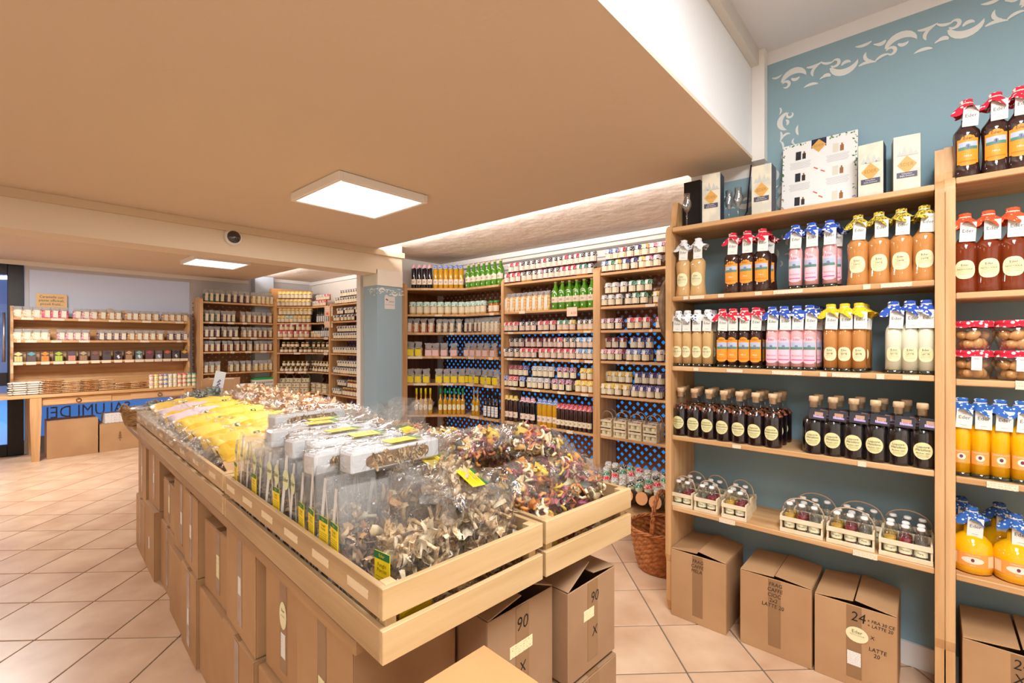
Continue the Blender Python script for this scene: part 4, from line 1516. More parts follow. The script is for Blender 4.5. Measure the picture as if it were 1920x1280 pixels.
for k in range(80):
    sd = q.choice((-1, 1, 0))
    x, y = (sd * (0.147 - 0.014 * q.random() ** 2), q.uniform(-0.18, 0.188)) if sd else (q.uniform(-0.14, 0.14), 0.186 - 0.01 * q.random())
    if y < -0.05 and sd < 0:
        col = q.choice(('#E0562A', '#5C8C4A', '#D8432A'))
    elif y < -0.05 and sd > 0:
        col = q.choice(('#9C86C8', '#8FA58A'))
    else:
        col = q.choice(('#3F7A3A', '#5D8F57', '#8FA58A'))
    a, s_ = q.random() * 6.28, q.uniform(0.004, 0.008)
    le.add([fz(x + s_ * cos(a + t) * f_, y + s_ * sin(a + t) * f_) for t, f_ in ((0, 1), (1.57, 0.5), (3.14, 1), (4.71, 0.5))], [(0, 1, 2, 3)], plain(col, 0.6))
for x, y in ((-0.01, 0.045), (0.018, 0.025), (-0.01, -0.075), (0.012, -0.10)):
    pi_.box((x, -0.0036, 0.19 + y), (0.02, 0.001, 0.005), plain('#E06A4A', 0.6), 0, Matrix.Rotation(0.6, 3, 'Y'))
thing('poster_board', 'white poster board of bottle pictures leaning on the blue wall', 'poster', FR.at(FR.along(1531, 0.22), 0.235, ZR[0]), FR.a, rot=(radians(-8), 0, FR.a), root=pb.mesh('poster_board'), parts=[('printed_logo', pi_.mesh('printed_logo', False)), ('leaf_border', le.mesh('leaf_border', False), None, None, True)] + [('bottle_picture', p_.mesh('bottle_picture')) for p_ in pics])
# the unit at the right edge
run(FE, ZE[0], LQ('flask', 'choc', 'reddot', orange_l), 'liqueur_bottle', 'orange-labelled bottle, red hood', 'bottle', 'top of right-edge unit', [1812, 1866, 1912], 0.06)
run(FE, ZE[1], LQ('flask', 'rum', 'orange', ('oval', 'NOCCIOLA')), 'liqueur_bottle', 'amber bottle with orange hood', 'bottle', 'second shelf of right-edge unit', [1809, 1853, 1899], 0.05)
run(FE, ZE[3], LQ('straight', 'yolk', 'bluedk', ('egg',)), 'liqueur_bottle', 'yellow bottle with blue hood', 'bottle', 'fourth shelf of right-edge unit', [1803, 1838, 1875, 1914], 0.045)
run(FE, ZE[4], LQ('round', 'yolk', 'bluedk', ('egg',)), 'liqueur_bottle', 'squat yellow bottle, blue hood', 'bottle', 'bottom shelf of right-edge unit', [1822, 1904], 0.09)
run(FE, ZE[4], LQ('round', 'yolk', 'bluedk', ('egg',)), 'liqueur_bottle', 'squat yellow bottle, blue hood', 'bottle', 'second row, bottom shelf of right-edge unit', [1803, 1874], 0.22)


def fruit_jar(tag):
    def f():
        b = MB()
        r = 0.062
        prof = [(0.038, 0), (0.045, 0.004), (r, 0.055), (r * 1.0, 0.07), (r * 0.86, 0.085)]
        b.lathe(prof, 20, film('jar_glass', (1, 0.95, 0.88), 0.05, 0.7, 0.03), cap=(True, False))
        m = MB()
        q = random.Random(2)
        for k in range(11):
            a = 2 * pi * k / 6 + (0.5 if k > 5 else 0)
            z = 0.022 if k < 6 else 0.055
            rr = 0.022 if k < 6 else 0.033
            x0, y0 = rr * cos(a), rr * sin(a)
            R = Euler((q.random() * 3, q.random() * 3, q.random() * 3)).to_matrix()
            n0 = len(m.v)
            m.lathe([(0.001, -0.024), (0.014, -0.014), (0.018, 0.002), (0.012, 0.018), (0.001, 0.024)], 12, plain('#DDAE74', 0.25, coat=0.5))
            for i in range(n0, len(m.v)):
                p = R @ Vector(m.v[i])
                m.v[i] = (p.x + x0, p.y + y0, max(0.006, p.z + z))
        c = MB()
        wv = lambda a, i: (0.003 * sin(9 * a), 0.002 * sin(7 * a)) if i == 0 else (0, 0)
        c.lathe([(0.063, 0.082), (0.054, 0.090), (0.056, 0.093), (0.056, 0.103), (0.05, 0.106)], 28, C_['reddot'], wave=wv, cap=(False, True))
        parts = [('preserved_fruit', m.mesh('preserved_fruit')), ('cloth_cover', c.mesh('cloth_cover'))]
        if tag:
            parts.append(('tag', card(0.028, 0.05, None, 0, 0.005, -0.065, 0.06, 0.02)))
        return b.mesh('jar'), parts
    return proto(('fruit', tag), f)


run(FE, ZE[2], fruit_jar(True), 'fruit_jar', 'squat jar of preserved mushrooms', 'jar', 'lower layer, third shelf of right-edge unit', [1823, 1905], 0.075)
run(FE, ZE[2], fruit_jar(False), 'fruit_jar', 'squat jar of preserved mushrooms', 'jar', 'upper layer, third shelf of right-edge unit', [1824, 1906], 0.077, dz=0.107)

# ------------------------------------------------------------------ middle wall unit
MU = 'of middle unit'
CD = dict(red='red-topped', bw='black-and-white-topped', pink='pink-topped', blue='blue-topped', navy='navy-topped', green='green-topped', yellow='yellow-topped', white='white-topped', purple='purple-topped', sky='sky-blue-topped', darkred='dark-red-topped', mint='mint-topped')


def jars(fr, z, seq, us, place, inset=0.045, dz=0.0, con='berry', name='jam_jar', what='jam jar', h=0.105, r=0.0335, lab=None, tag=True, cons=None, lid=None):
    """a row of jars; seq: cloth names in order from the left"""
    if isinstance(us, tuple):
        us = [us[0] + (us[1] - us[0]) * k / max(1, us[2] - 1) for k in range(us[2])]
    for k, (c, u) in enumerate(zip(seq, us)):
        co = cons[k] if cons else con
        p = jar(c, co, h, r, lab, tag, lid)
        d = '%s %s' % (CD[c], what)
        s_ = fr.along(u, inset)
        thing(name, ranked(d, place), 'jar', fr.at(s_, inset + rnd.uniform(-0.004, 0.004), z + dz), fr.a + rnd.uniform(-0.15, 0.15), '%ss, %s' % (what, place), *p)


S2_ = 'red red red bw bw bw pink bw bw bw red red red green green bw'.split()
jars(F2, Z6[0], S2_, (952, 1108, 16), 'lower layer, top shelf ' + MU, cons=['berry'] * 3 + ['honey'] * 2 + ['berry'] * 8 + ['amber'] * 2 + ['dark'], lab=LBLP)
jars(F2, Z6[0], 'red red bw bw bw bw red bw bw bw red bw red bw bw bw'.split(), (959, 1113, 16), 'upper layer, top shelf ' + MU, dz=0.1055, lab=LBLP)
PASTA = chunky(['#F0CF96', '#E6BD7C', '#F6DDAE', '#D9A866'], 55, 0.6, 1.0)
run(F2, Z6[1], [tea_bag(PASTA, 0.075, 0.07, 0.19, 0.8, s_, ('strip', '#F2EDDF')) for s_ in (1, 2, 3)], 'pasta_bag', 'clear bag of curled pale pasta', 'bag', 'second shelf ' + MU, (953, 1027, 8), 0.06)
run(F2, Z6[1], slim('green', 'cork', 0.041, 0.275, 'paper', 'juice'), 'juice_bottle', 'large green juice bottle', 'bottle', 'second shelf ' + MU, (1042, 1110, 6), 0.06)
run(F2, Z6[1], slim('green', 'cork', 0.041, 0.275, 'paper', 'juice'), 'juice_bottle', 'large green juice bottle', 'bottle', 'second row, second shelf ' + MU, (1052, 1112, 6), 0.15)
jars(F2, Z6[2], 'red red red bw bw bw red red red green green yellow bw bw bw'.split(), [951, 958.5, 968.5, 980, 990.6, 1002, 1014, 1025, 1037.5, 1051, 1062, 1074, 1089, 1100, 1110], 'third shelf ' + MU,
     cons=['dark'] * 3 + ['berry'] * 6 + ['amber'] * 3 + ['honey'] * 3, lab=LBLP)
jars(F2, Z6[3], 'bw bw bw red red red red red red red red red sky sky sky'.split(), [950, 959, 970, 981, 991, 1002, 1016, 1027, 1039, 1051, 1063, 1074, 1087, 1098.5, 1109], 'lower layer, fourth shelf ' + MU, cons=['dark'] * 6 + ['plum'] * 9, lab=LBLP)
jars(F2, Z6[3], 'bw bw bw darkred darkred darkred darkred darkred darkred'.split(), [960, 969, 979, 991, 1001, 1012, 1024, 1034, 1044], 'raised back row, fourth shelf ' + MU, inset=0.13, dz=0.1055, lab=LBLP)
jars(F2, Z6[3], ['darkred'] * 8, (963, 1045, 8), 'lower back row, fourth shelf ' + MU, inset=0.13, lab=LBLP)
jars(F2, Z6[3], 'red bw bw sky sky sky'.split(), [1051, 1063, 1075, 1087.5, 1099, 1110], 'upper layer, fourth shelf ' + MU, dz=0.1055, con='plum', lab=LBLP)
PK = dict(name='pickle_jar', what='slim-lidded jar', h=0.115, r=0.033, tag=False)
jars(F2, Z6[4], 'blue red red blue white white white white purple purple purple yellow yellow yellow'.split(), [950, 959, 967.5, 980, 994.5, 1004, 1014, 1026, 1042, 1053.5, 1067, 1085, 1097, 1109], 'lower layer, fifth shelf ' + MU,
     cons=['dark'] * 11 + ['amber'] * 3, **PK)
jars(F2, Z6[4], 'darkred darkred darkred navy white white white white purple purple purple yellow yellow'.split(), [960, 968.5, 978, 987, 1004.5, 1014, 1024, 1035, 1051, 1062, 1075, 1095, 1107], 'upper layer, fifth shelf ' + MU, inset=0.075, dz=0.1155,
     cons=['dark'] * 11 + ['amber'] * 2, **PK)
jars(F2, Z6[4], ['darkred'] * 3 + ['navy', 'white', 'white', 'white', 'white', 'purple', 'purple', 'purple', 'yellow', 'yellow'], [960, 968.5, 978, 987, 1004.5, 1014, 1024, 1035, 1051, 1062, 1075, 1095, 1107], 'second row, fifth shelf ' + MU, inset=0.118, con='dark', **PK)
PB2 = 'bottom shelf ' + MU
run(F2, Z6[5], slim('choc', 'yellow', 0.029, 0.27), 'juice_bottle', 'dark bottle with yellow cloth hood', 'bottle', PB2, [951, 959, 967.5], 0.05)
run(F2, Z6[5], slim('black', 'pink', 0.031, 0.265), 'juice_bottle', 'black bottle with pink cloth hood', 'bottle', PB2, [981, 990, 999.5], 0.05)
run(F2, Z6[5], slim('gold', 'blue', 0.032, 0.265), 'juice_bottle', 'amber bottle with blue cloth hood', 'bottle', PB2, [1013, 1022, 1031.5, 1042], 0.05)
run(F2, Z6[5], slim('choc', 'red', 0.0245, 0.235, 'cream'), 'juice_bottle', 'small dark bottle with red hood', 'bottle', PB2, (1048, 1106, 8), 0.045)
run(F2, Z6[5], slim('choc', 'red', 0.0245, 0.235, 'cream'), 'juice_bottle', 'small dark bottle with red hood', 'bottle', 'second row, ' + PB2, (1051, 1107, 8), 0.105)
# ------------------------------------------------------------------ unit half hidden by the liqueur shelf
HU = 'of half-hidden unit'
jars(F3, Z6[0], 'blue green yellow navy navy yellow pink white'.split(), [1135, 1147.5, 1160.5, 1174, 1190, 1205, 1217.5, 1233], 'lower layer, top shelf ' + HU, cons=['dark', 'berry', 'brown', 'brown', 'brown', 'amber', 'berry', 'brown'])
jars(F3, Z6[0], 'blue blue red bw navy yellow pink pink'.split(), [1142.5, 1155.5, 1168, 1182, 1196.5, 1210.5, 1225.5, 1240], 'upper layer, top shelf ' + HU, dz=0.1055, inset=0.055)
jars(F3, Z6[1], 'white white white bw green green yellow'.split(), [1134, 1147, 1161.5, 1179, 1193, 1208.5, 1232], 'lower layer, second shelf ' + HU, cons=['brown'] * 3 + ['plum'] * 3 + ['amber'])
jars(F3, Z6[1], 'white white white green green green'.split(), [1142, 1155, 1170, 1186.5, 1201, 1217], 'upper layer, second shelf ' + HU, dz=0.1055, inset=0.055, con='brown')
jars(F3, Z6[1], 'white white green green'.split(), [1142, 1170, 1201, 1217], 'second row, second shelf ' + HU, inset=0.12, con='brown')
jars(F3, Z6[2], 'purple purple purple red red red darkred'.split(), [1133, 1146, 1161, 1183, 1197, 1213, 1237], 'third shelf ' + HU, con='berry')
jars(F3, Z6[3], 'pink pink pink blue blue blue white'.split(), [1133, 1146, 1161, 1181, 1195, 1211, 1238], 'lower layer, fourth shelf ' + HU, con='berry')
jars(F3, Z6[3], 'darkred darkred darkred navy navy navy'.split(), [1141, 1154, 1169, 1189, 1203, 1219], 'raised back row, fourth shelf ' + HU, inset=0.13, dz=0.1055)
jars(F3, Z6[3], 'darkred darkred darkred navy navy navy'.split(), [1141, 1154, 1169, 1189, 1203, 1219], 'lower back row, fourth shelf ' + HU, inset=0.13)
jars(F3, Z6[4], 'yellow yellow yellow yellow navy navy navy navy'.split(), [1134, 1146, 1159.5, 1175, 1191, 1205, 1220, 1236], 'lower layer, fifth shelf ' + HU, con='brown')
jars(F3, Z6[4], 'yellow yellow yellow yellow navy navy navy navy'.split(), [1142, 1154, 1167, 1180, 1197, 1211, 1225, 1239], 'raised back row, fifth shelf ' + HU, inset=0.13, dz=0.1055, con='brown')
jars(F3, Z6[4], 'yellow yellow yellow yellow navy navy navy navy'.split(), [1142, 1154, 1167, 1180, 1197, 1211, 1225, 1239], 'lower back row, fifth shelf ' + HU, inset=0.13, con='brown')


def small_jar(cl, con='cream'):
    def f():
        b = MB()
        r, h = 0.026, 0.06
        b.lathe([(r * 0.94, 0), (r, 0.003), (r, h * 0.7), (r * 0.85, h * 0.8)], 10, CREAM if con == 'cream' else liq(con))
        c = MB()
        wv = lambda a, i: (0.004 * sin(5 * a), 0.003 * sin(4 * a)) if i == 0 else (0, 0)
        c.lathe([(r * 1.2, h * 0.68), (r * 0.95, h * 0.85), (r * 0.85, h)], 12, C_[cl], wave=wv, cap=(False, True))
        return b.mesh('jar'), [('cloth_cover', c.mesh('cloth_cover'))]
    return proto(('small', cl, con), f)


def jar_crate(fr, z, u, ins, dz, handle, lab, place, cls, w=0.118):
    s_ = fr.along(u, ins)
    d = ranked(lab, place)
    thing('gift_crate', d, 'crate', fr.at(s_, ins, z + dz), fr.a, 'slatted gift crates, ' + place, *gift_crate(w, 0.068, 0.072, handle))
    for k, c in enumerate(cls):
        thing('miniature_jar', '%s jar in %s' % (ORD[k + 1], d), 'jar', fr.at(s_ + (k - 0.5) * 0.054, ins, z + dz + 0.0065), fr.a, 'miniature jars in gift crates, ' + place, *small_jar(c))


for k, u in enumerate((1138.5, 1165, 1193, 1221.5)):
    jar_crate(F3, Z6[5], u, 0.045, 0, False, 'low crate', 'bottom shelf ' + HU, ('white', 'darkred'))
    jar_crate(F3, Z6[5], u, 0.045, 0.0765, True, 'stacked crate', 'bottom shelf ' + HU, ('white', 'darkred'))
for k, u in enumerate((1146, 1172, 1200, 1230)):
    jar_crate(F3, Z6[5], u, 0.16, 0, False, 'rear low crate', 'bottom shelf ' + HU, ('white', 'darkred'))
    jar_crate(F3, Z6[5], u, 0.16, 0.0765, True, 'rear stacked crate', 'bottom shelf ' + HU, ('white', 'darkred'))
# round wooden board on the flank of the liqueur shelf
rb = MB()
rb.lathe([(0.185, 0), (0.19, 0.004), (0.19, 0.018), (0.185, 0.022)], 40, wood('z', '#5A4332', '#80644A'))
thing('round_board', 'dark round wooden board hung on the flank of the liqueur shelf', 'board', (2.50, 1.028, 1.57), root=rb.mesh('round_board'), rot=(-pi / 2, 0, 0))

# ------------------------------------------------------------------ corner unit
CU = 'of corner unit'
run(FA1, Z6[0], slim('black', 'pink', 0.0285, 0.275), 'juice_bottle', 'dark bottle with pink hood', 'bottle', 'top shelf ' + CU, (776, 806, 4), 0.05)
run(FA1, Z6[0], slim('gold', 'blue', 0.0285, 0.27), 'juice_bottle', 'amber bottle with blue hood', 'bottle', 'top shelf ' + CU, (817, 865, 6), 0.05)
run(FB1, Z6[0], slim('green', 'cork', 0.040, 0.275, 'paper', 'juice'), 'juice_bottle', 'large green juice bottle', 'bottle', 'top shelf ' + CU, [879, 888.5, 898, 907.5, 917.5, 928, 939], 0.055)
jars(FA1, Z6[1], ['mint'] * 8, (774, 866, 8), 'second shelf, facing boards ' + CU, con='mustard', name='mustard_jar', what='mustard jar', h=0.145, r=0.039, tag=False)
jars(FB1, Z6[1], ['mint'] * 4, (878, 907, 4), 'second shelf, right part ' + CU, con='mustard', name='mustard_jar', what='mustard jar', h=0.145, r=0.039, tag=False)
jars(FB1, Z6[1], ['green'] * 2, [922, 931.5], 'second shelf ' + CU, con='amber', name='mustard_jar', what='pickle jar', h=0.135, r=0.036, tag=False, lid=plain('#3C8A4A', 0.4))
BROWN1 = chunky(['#C98A62', '#B4714E', '#DDB08A', '#A3603F'], 80)
GREYB = chunky(['#A8987C', '#8E7A5C', '#C2B394', '#6E5B42'], 80)
DARKB = chunky(['#4A2E2C', '#6B4A40', '#2E1D1C', '#7E6258'], 80)
LIGHTB = chunky(['#D9C7AC', '#C4AD8E', '#EADCC4', '#B39A7A'], 80)
P_ = 'third shelf ' + CU
run(FA1, Z6[2], [tea_bag(BROWN1, 0.078, 0.05, 0.16, 0.6, s_, ('strip', '#EFE6D2')) for s_ in (1, 2)], 'tea_bag', 'bag of reddish dried herbs', 'bag', P_, [768.5, 781, 794.5, 808.5], 0.05)
run(FA1, Z6[2], [tea_bag(GREYB, 0.076, 0.05, 0.155, 0.6, s_, ('strip', '#EFE6D2')) for s_ in (3, 4)], 'tea_bag', 'bag of grey dried herbs', 'bag', P_, [824, 835.5, 847.5, 861], 0.05)
run(FB1, Z6[2], [tea_bag(DARKB, 0.08, 0.05, 0.16, 0.6, s_, ('strip', '#E8DCC0')) for s_ in (5, 6)], 'tea_bag', 'bag of dark dried herbs', 'bag', P_, [876, 884.5, 894.5, 902], 0.05)
run(FB1, Z6[2], [tea_bag(LIGHTB, 0.08, 0.05, 0.165, 0.6, s_, ('strip', '#EFE6D2')) for s_ in (7, 8)], 'tea_bag', 'bag of pale dried herbs', 'bag', P_, [909, 917, 925.5, 933], 0.05)
BEAN = chunky(['#D9B48E', '#C99B72', '#E6CBA8', '#B98660'], 110)
P_ = 'fourth shelf ' + CU
run(FA1, Z6[3], [tea_bag(LIGHTB, 0.086, 0.06, 0.165, 0.6, s_, ('card', '#F7DE22')) for s_ in (11, 12)], 'soup_bag', 'tall yellow-labelled bag', 'bag', P_, [770.5, 785], 0.05)
run(FA1, Z6[3], [tea_bag(BEAN, 0.088, 0.06, 0.15, 0.6, s_, ('card', '#F2CDD2')) for s_ in (13, 14)], 'soup_bag', 'pink-labelled bag of beans', 'bag', P_, [804, 817, 833, 851], 0.05)
run(FB1, Z6[3], [tea_bag(BEAN, 0.092, 0.06, 0.15, 0.6, s_, ('card', '#F2CDD2')) for s_ in (15, 16)], 'soup_bag', 'pink-labelled bag of beans', 'bag', P_ + ', right part', [877.5, 889, 901, 913, 927], 0.055)
P_ = 'fifth shelf ' + CU
run(FA1, Z6[4], [tea_bag(LIGHTB, 0.086, 0.06, 0.16, 0.6, s_, ('card', '#F7DE22')) for s_ in (21, 22)], 'soup_bag', 'yellow-labelled bag of soup mix', 'bag', P_, [770, 784.5, 799.5, 823.5, 838, 852, 866], 0.05)
run(FB1, Z6[4], [tea_bag(DARKB if s_ == 23 else LIGHTB, 0.09, 0.06, 0.165, 0.6, s_, ('card', '#F7DE22')) for s_ in (23, 24)], 'soup_bag', 'yellow-labelled bag of soup mix', 'bag', P_ + ', right part', [878, 886.5, 897, 909, 920, 931], 0.055)
P_ = 'bottom shelf ' + CU
run(FA1, Z6[5], slim('gold', '', 0.0255, 0.30, 'oval', 'wine', '#F2DF1C'), 'oil_bottle', 'golden bottle with yellow cap', 'bottle', P_, [781, 789.5, 798, 807], 0.055)
run(FA1, Z6[5], slim('gold', '', 0.0255, 0.30, 'oval', 'wine', '#12A05A'), 'oil_bottle', 'golden bottle with green cap', 'bottle', P_, [826, 835, 843.5, 852, 860, 868], 0.055)
run(FB1, Z6[5], slim('gold', '', 0.0265, 0.30, 'oval', 'wine', '#A8A4A8'), 'oil_bottle', 'golden bottle with grey cap', 'bottle', P_, [889, 895.5], 0.07)
run(FB1, Z6[5], slim('black', '', 0.029, 0.285, 'white', 'wine', '#17151A'), 'vinegar_bottle', 'black bottle with white label', 'bottle', P_, [911, 918.5, 925.5, 932], 0.05)

# ------------------------------------------------------------------ far tea shelves
TU = 'of far tea unit'
HG = chunky(['#5B6650', '#46503E', '#78806A', '#34382E'], 90)
HP = chunky(['#6B4550', '#4E3038', '#8A6A6C', '#39242A'], 90)
HR = chunky(['#8C4A3A', '#6E3428', '#A96A55', '#54281F'], 90)
HY = chunky(['#C69A4E', '#A67A34', '#DDB874', '#8A6428'], 90)
HB = chunky(['#A8805A', '#86603E', '#C4A27C', '#6A4A30'], 90)
HD = dict(g=(HG, 'greenish'), p=(HP, 'purplish'), r=(HR, 'reddish'), y=(HY, 'ochre'), b=(HB, 'brown'))
rows_t = [('ggggppppyyyyy', [386, 395.5, 406, 416, 428, 439.5, 451.5, 462.5, 475, 484.5, 492, 500.5, 508]), ('gggpppbbrrrr', [386.5, 397, 407.5, 419, 428, 436.5, 455, 466, 476, 484.5, 494, 505]),
          ('ppppppbbrrrr', [386, 396, 407, 420, 431, 441.5, 457, 467, 477, 486, 496, 505.5]), ('rrrrrrrbbbrr', [386, 396.5, 408, 421.5, 432, 444, 455.5, 468, 481, 490, 496.5, 505.5]),
          ('bbbbbbyyyyy', [385.5, 396.5, 408, 432.5, 443.5, 455.5, 466, 479, 489, 497, 506])]
for i, (seq, us) in enumerate(rows_t):
    for k, (ch, u) in enumerate(zip(seq, us)):
        m_c, nm = HD[ch]
        p = tea_bag(m_c, 0.082, 0.06, (0.185, 0.175, 0.165, 0.165, 0.17)[i], 0.62, 30 + k % 3, ('strip', '#E9E4C6' if k % 2 else '#EFE6D0'))
        s_ = FA.along(u, 0.05)
        thing('tea_bag', ranked('small bag of %s tea' % nm, SHELF[i] + ' shelf ' + TU), 'bag', FA.at(s_, 0.05, ZA[i]), FA.a + rnd.uniform(-0.1, 0.1), 'tea bags, %s shelf %s' % (SHELF[i], TU), *p)
# green box on the lowest board of the tea unit
gb = MB()
gb.box((0, 0, 0.09), (0.30, 0.18, 0.18), printed('#EDEFEA', '#3A3A3A', 3, 0.45), 0.002)
gt = MB()
gt.box((0, 0, 0.196), (0.305, 0.185, 0.03), plain('#2FA84F', 0.4), 0.002)
thing('packet_box', 'white box with bright green lid on the lowest tea shelf', 'box', FA.at(FA.along(492, 0.12), 0.12, ZA[5]), 0, None, gb.mesh('packet_box'), [('lid', gt.mesh('lid'))])

# ------------------------------------------------------------------ far corner unit
FCU = 'of far corner unit'
kw = dict(name='mushroom_jar', what='mushroom jar', h=0.125, r=0.036, tag=False, con='brown')
jars(FBa, ZB[0], ['yellow'] * 8, (523.5, 579, 8), 'lower layer, top shelf ' + FCU, **kw)
jars(FBa, ZB[0], ['yellow'] * 8, (526, 581, 8), 'upper layer, top shelf ' + FCU, dz=0.1255, inset=0.055, **kw)
jars(FBa, ZB[1], 'yellow yellow mint mint yellow yellow yellow yellow'.split(), (523.5, 579, 8), 'lower layer, second shelf ' + FCU, **kw)
jars(FBa, ZB[1], ['yellow'] * 8, (527, 582, 8), 'upper layer, second shelf ' + FCU, dz=0.1255, inset=0.055, **kw)
kw = dict(name='pepper_jar', what='small jar', h=0.095, r=0.033)
jars(FBb, ZB[0], 'white white red red red'.split(), (588, 610, 5), 'lower layer, top shelf right of ' + FCU[3:], con='amber', **kw)
jars(FBb, ZB[0], 'white white white red red'.split(), (597, 616, 5), 'upper layer, top shelf right of ' + FCU[3:], con='amber', dz=0.0955, inset=0.06, **kw)
vin = slim('black', '', 0.028, 0.25, 'white', 'wine', '#17151A')
run(FBb, ZB[1], vin, 'vinegar_bottle', 'small black bottle', 'bottle', 'second shelf ' + FCU, (597, 616, 6), 0.05)
run(FBb, ZB[2], vin, 'vinegar_bottle', 'small black bottle', 'bottle', 'third shelf ' + FCU, (605.5, 617, 4), 0.05)
kw = dict(name='cherry_jar', what='round jar', h=0.115, r=0.042, con='amber')
jars(FBa, ZB[2], 'red red red red red red'.split(), [525.5, 535.5, 545, 556, 566, 575.5], 'lower layer, third shelf ' + FCU, **kw)
jars(FBa, ZB[2], 'red red red red red red'.split(), [529, 538.5, 548, 560, 570, 579.5], 'upper layer, third shelf ' + FCU, dz=0.1155, inset=0.06, **kw)
jars(FBb, ZB[2], 'yellow mint mint'.split(), [587, 593.5, 599.5], 'lower layer, third shelf right ' + FCU, **kw)
GOLDLID = plain('#B7A45C', 0.35, 0.5, 0.6)
kw = dict(name='pate_jar', what='pale spread jar', h=0.088, r=0.034, tag=False, con='brown', lid=GOLDLID)
for i, (za, us_l, us_u, rl, ru) in enumerate(((ZB[3], [529, 537, 545.5, 553.5, 564.5, 573, 581], [533, 541.5, 549.5, 557.5, 569, 577], (588.5, 617, 6), (590, 616, 4)), (ZB[4], [529, 538, 546.5, 555.5, 564.5, 573], [533.5, 542, 550.5, 559.5, 568.5, 577], (583.5, 617, 7), (587, 615, 6)))):
    pl = '%s shelf %s' % (SHELF[3 + i], FCU)
    jars(FBa, za, ['yellow'] * len(us_l), us_l, 'lower layer, ' + pl, **kw)
    jars(FBa, za, ['yellow'] * len(us_u), us_u, 'upper layer, ' + pl, dz=0.0885, inset=0.055, **kw)
    jars(FBb, za, ['yellow'] * rl[2], rl, 'right lower layer, ' + pl, **kw)
    jars(FBb, za, ['yellow'] * ru[2], ru, 'right upper layer, ' + pl, dz=0.0885, inset=0.055, **kw)
for u in (526, 541, 556, 571.5):
    jar_crate(FBa, ZB[5], u, 0.045, 0, False, 'low crate', 'bottom shelf ' + FCU, ('navy', 'blue'), 0.122)
    jar_crate(FBa, ZB[5], u, 0.045, 0.0765, False, 'middle crate', 'bottom shelf ' + FCU, ('navy', 'blue'), 0.122)
    jar_crate(FBa, ZB[5], u + 3, 0.12, 0.153, True, 'topmost crate', 'bottom shelf ' + FCU, ('white', 'navy'), 0.122)
    jar_crate(FBa, ZB[5], u + 3, 0.12, 0.0765, False, 'rear middle crate', 'bottom shelf ' + FCU, ('white', 'navy'), 0.122)
    jar_crate(FBa, ZB[5], u + 3, 0.12, 0, False, 'rear low crate', 'bottom shelf ' + FCU, ('white', 'navy'), 0.122)
for u in (590, 600.5, 611):
    jar_crate(FBb, ZB[5], u, 0.045, 0, False, 'right low crate', 'bottom shelf ' + FCU, ('navy', 'blue'), 0.122)
    jar_crate(FBb, ZB[5], u, 0.045, 0.0765, False, 'right stacked crate', 'bottom shelf ' + FCU, ('navy', 'blue'), 0.122)
bx = MB()
bx.box((0, 0, 0.15), (0.66, 0.26, 0.30), mottled('#CE9C66', '#DBAB76', (3, 3, 3), 0.75), 0.003)
thing('storage_box', 'plain tan box on top of the far corner unit', 'box', (3.50, 8.215, ZB[0] + 0.003), -0.12, None, bx.mesh('storage_box'))

# ------------------------------------------------------------------ honey unit past the pillar
HN = 'of honey unit'
BRL = plain('#2A2420', 0.4)
kw = dict(name='honey_jar', what='honey jar', h=0.105, r=0.035)
jars(FC, ZC[0], ['bw'] * 12, (632, 684, 12), 'lower layer, top shelf ' + HN, cons=['berry', 'berry', 'berry', 'amber', 'amber', 'brown', 'brown', 'brown', 'brown', 'brown', 'brown', 'brown'], **kw)
jars(FC, ZC[0], ['bw'] * 10, (642, 684, 10), 'upper layer, top shelf ' + HN, con='brown', dz=0.1055, inset=0.055, **kw)
jars(FC, ZC[1], 'bw bw bw bw bw bw bw bw bw'.split(), [629.5, 636, 643, 650, 656, 663, 673, 678, 683], 'lower layer, second shelf ' + HN, cons=['berry', 'amber', 'berry', 'berry', 'berry', 'berry', 'amber', 'amber', 'amber'], **kw)
jars(FC, ZC[1], 'bw bw bw bw bw bw bw'.split(), [637, 643, 651, 657, 663, 671, 681], 'upper layer, second shelf ' + HN, con='berry', dz=0.1055, inset=0.055, **kw)
jars(FC, ZC[2], ['bw'] * 13, (629, 683, 13), 'lower layer, third shelf ' + HN, con='dark', **kw)
jars(FC, ZC[2], ['bw'] * 11, (637, 683, 11), 'upper layer, third shelf ' + HN, con='dark', dz=0.1055, inset=0.055, **kw)
jars(FC, ZC[3], ['bw'] * 13, (628.5, 683, 13), 'fourth shelf ' + HN, cons=['amber'] * 3 + ['berry'] * 10, **kw)
jars(FC, ZC[4], ['bw'] * 13, (629, 683, 13), 'lower layer, fifth shelf ' + HN, cons=['dark'] * 3 + ['amber'] * 3 + ['dark'] * 7, **kw)
jars(FC, ZC[4], ['bw'] * 11, (637, 683, 11), 'upper layer, fifth shelf ' + HN, con='dark', dz=0.1055, inset=0.055, **kw)
jars(FC, ZC[5], ['bw'] * 4, (628, 640, 4), 'lower layer, bottom shelf ' + HN, con='berry', **kw)
jars(FC, ZC[5], ['yellow'] * 8, (646, 683, 8), 'lower layer, bottom shelf ' + HN, con='rum', h=0.125, r=0.038, name='honey_jar', what='tall honey jar', tag=False, lid=GOLDLID)
jars(FC, ZC[5], ['bw'] * 4, (637, 649, 4), 'upper layer, bottom shelf ' + HN, con='berry', dz=0.1255, inset=0.12, **kw)
jars(FC, ZC[5], ['yellow'] * 6, (656, 683, 6), 'upper layer, bottom shelf ' + HN, con='rum', dz=0.1255, inset=0.055, h=0.125, r=0.038, name='honey_jar', what='tall honey jar', tag=False, lid=GOLDLID)
pc = MB()
pc.box((0, 0, 0), (0.13, 0.002, 0.16), printed('#F6D9BE', '#9A6A50', 5, 0.5))
pc.box((-0.02, -0.0015, -0.04), (0.035, 0.001, 0.035), plain('#E8552A', 0.6))
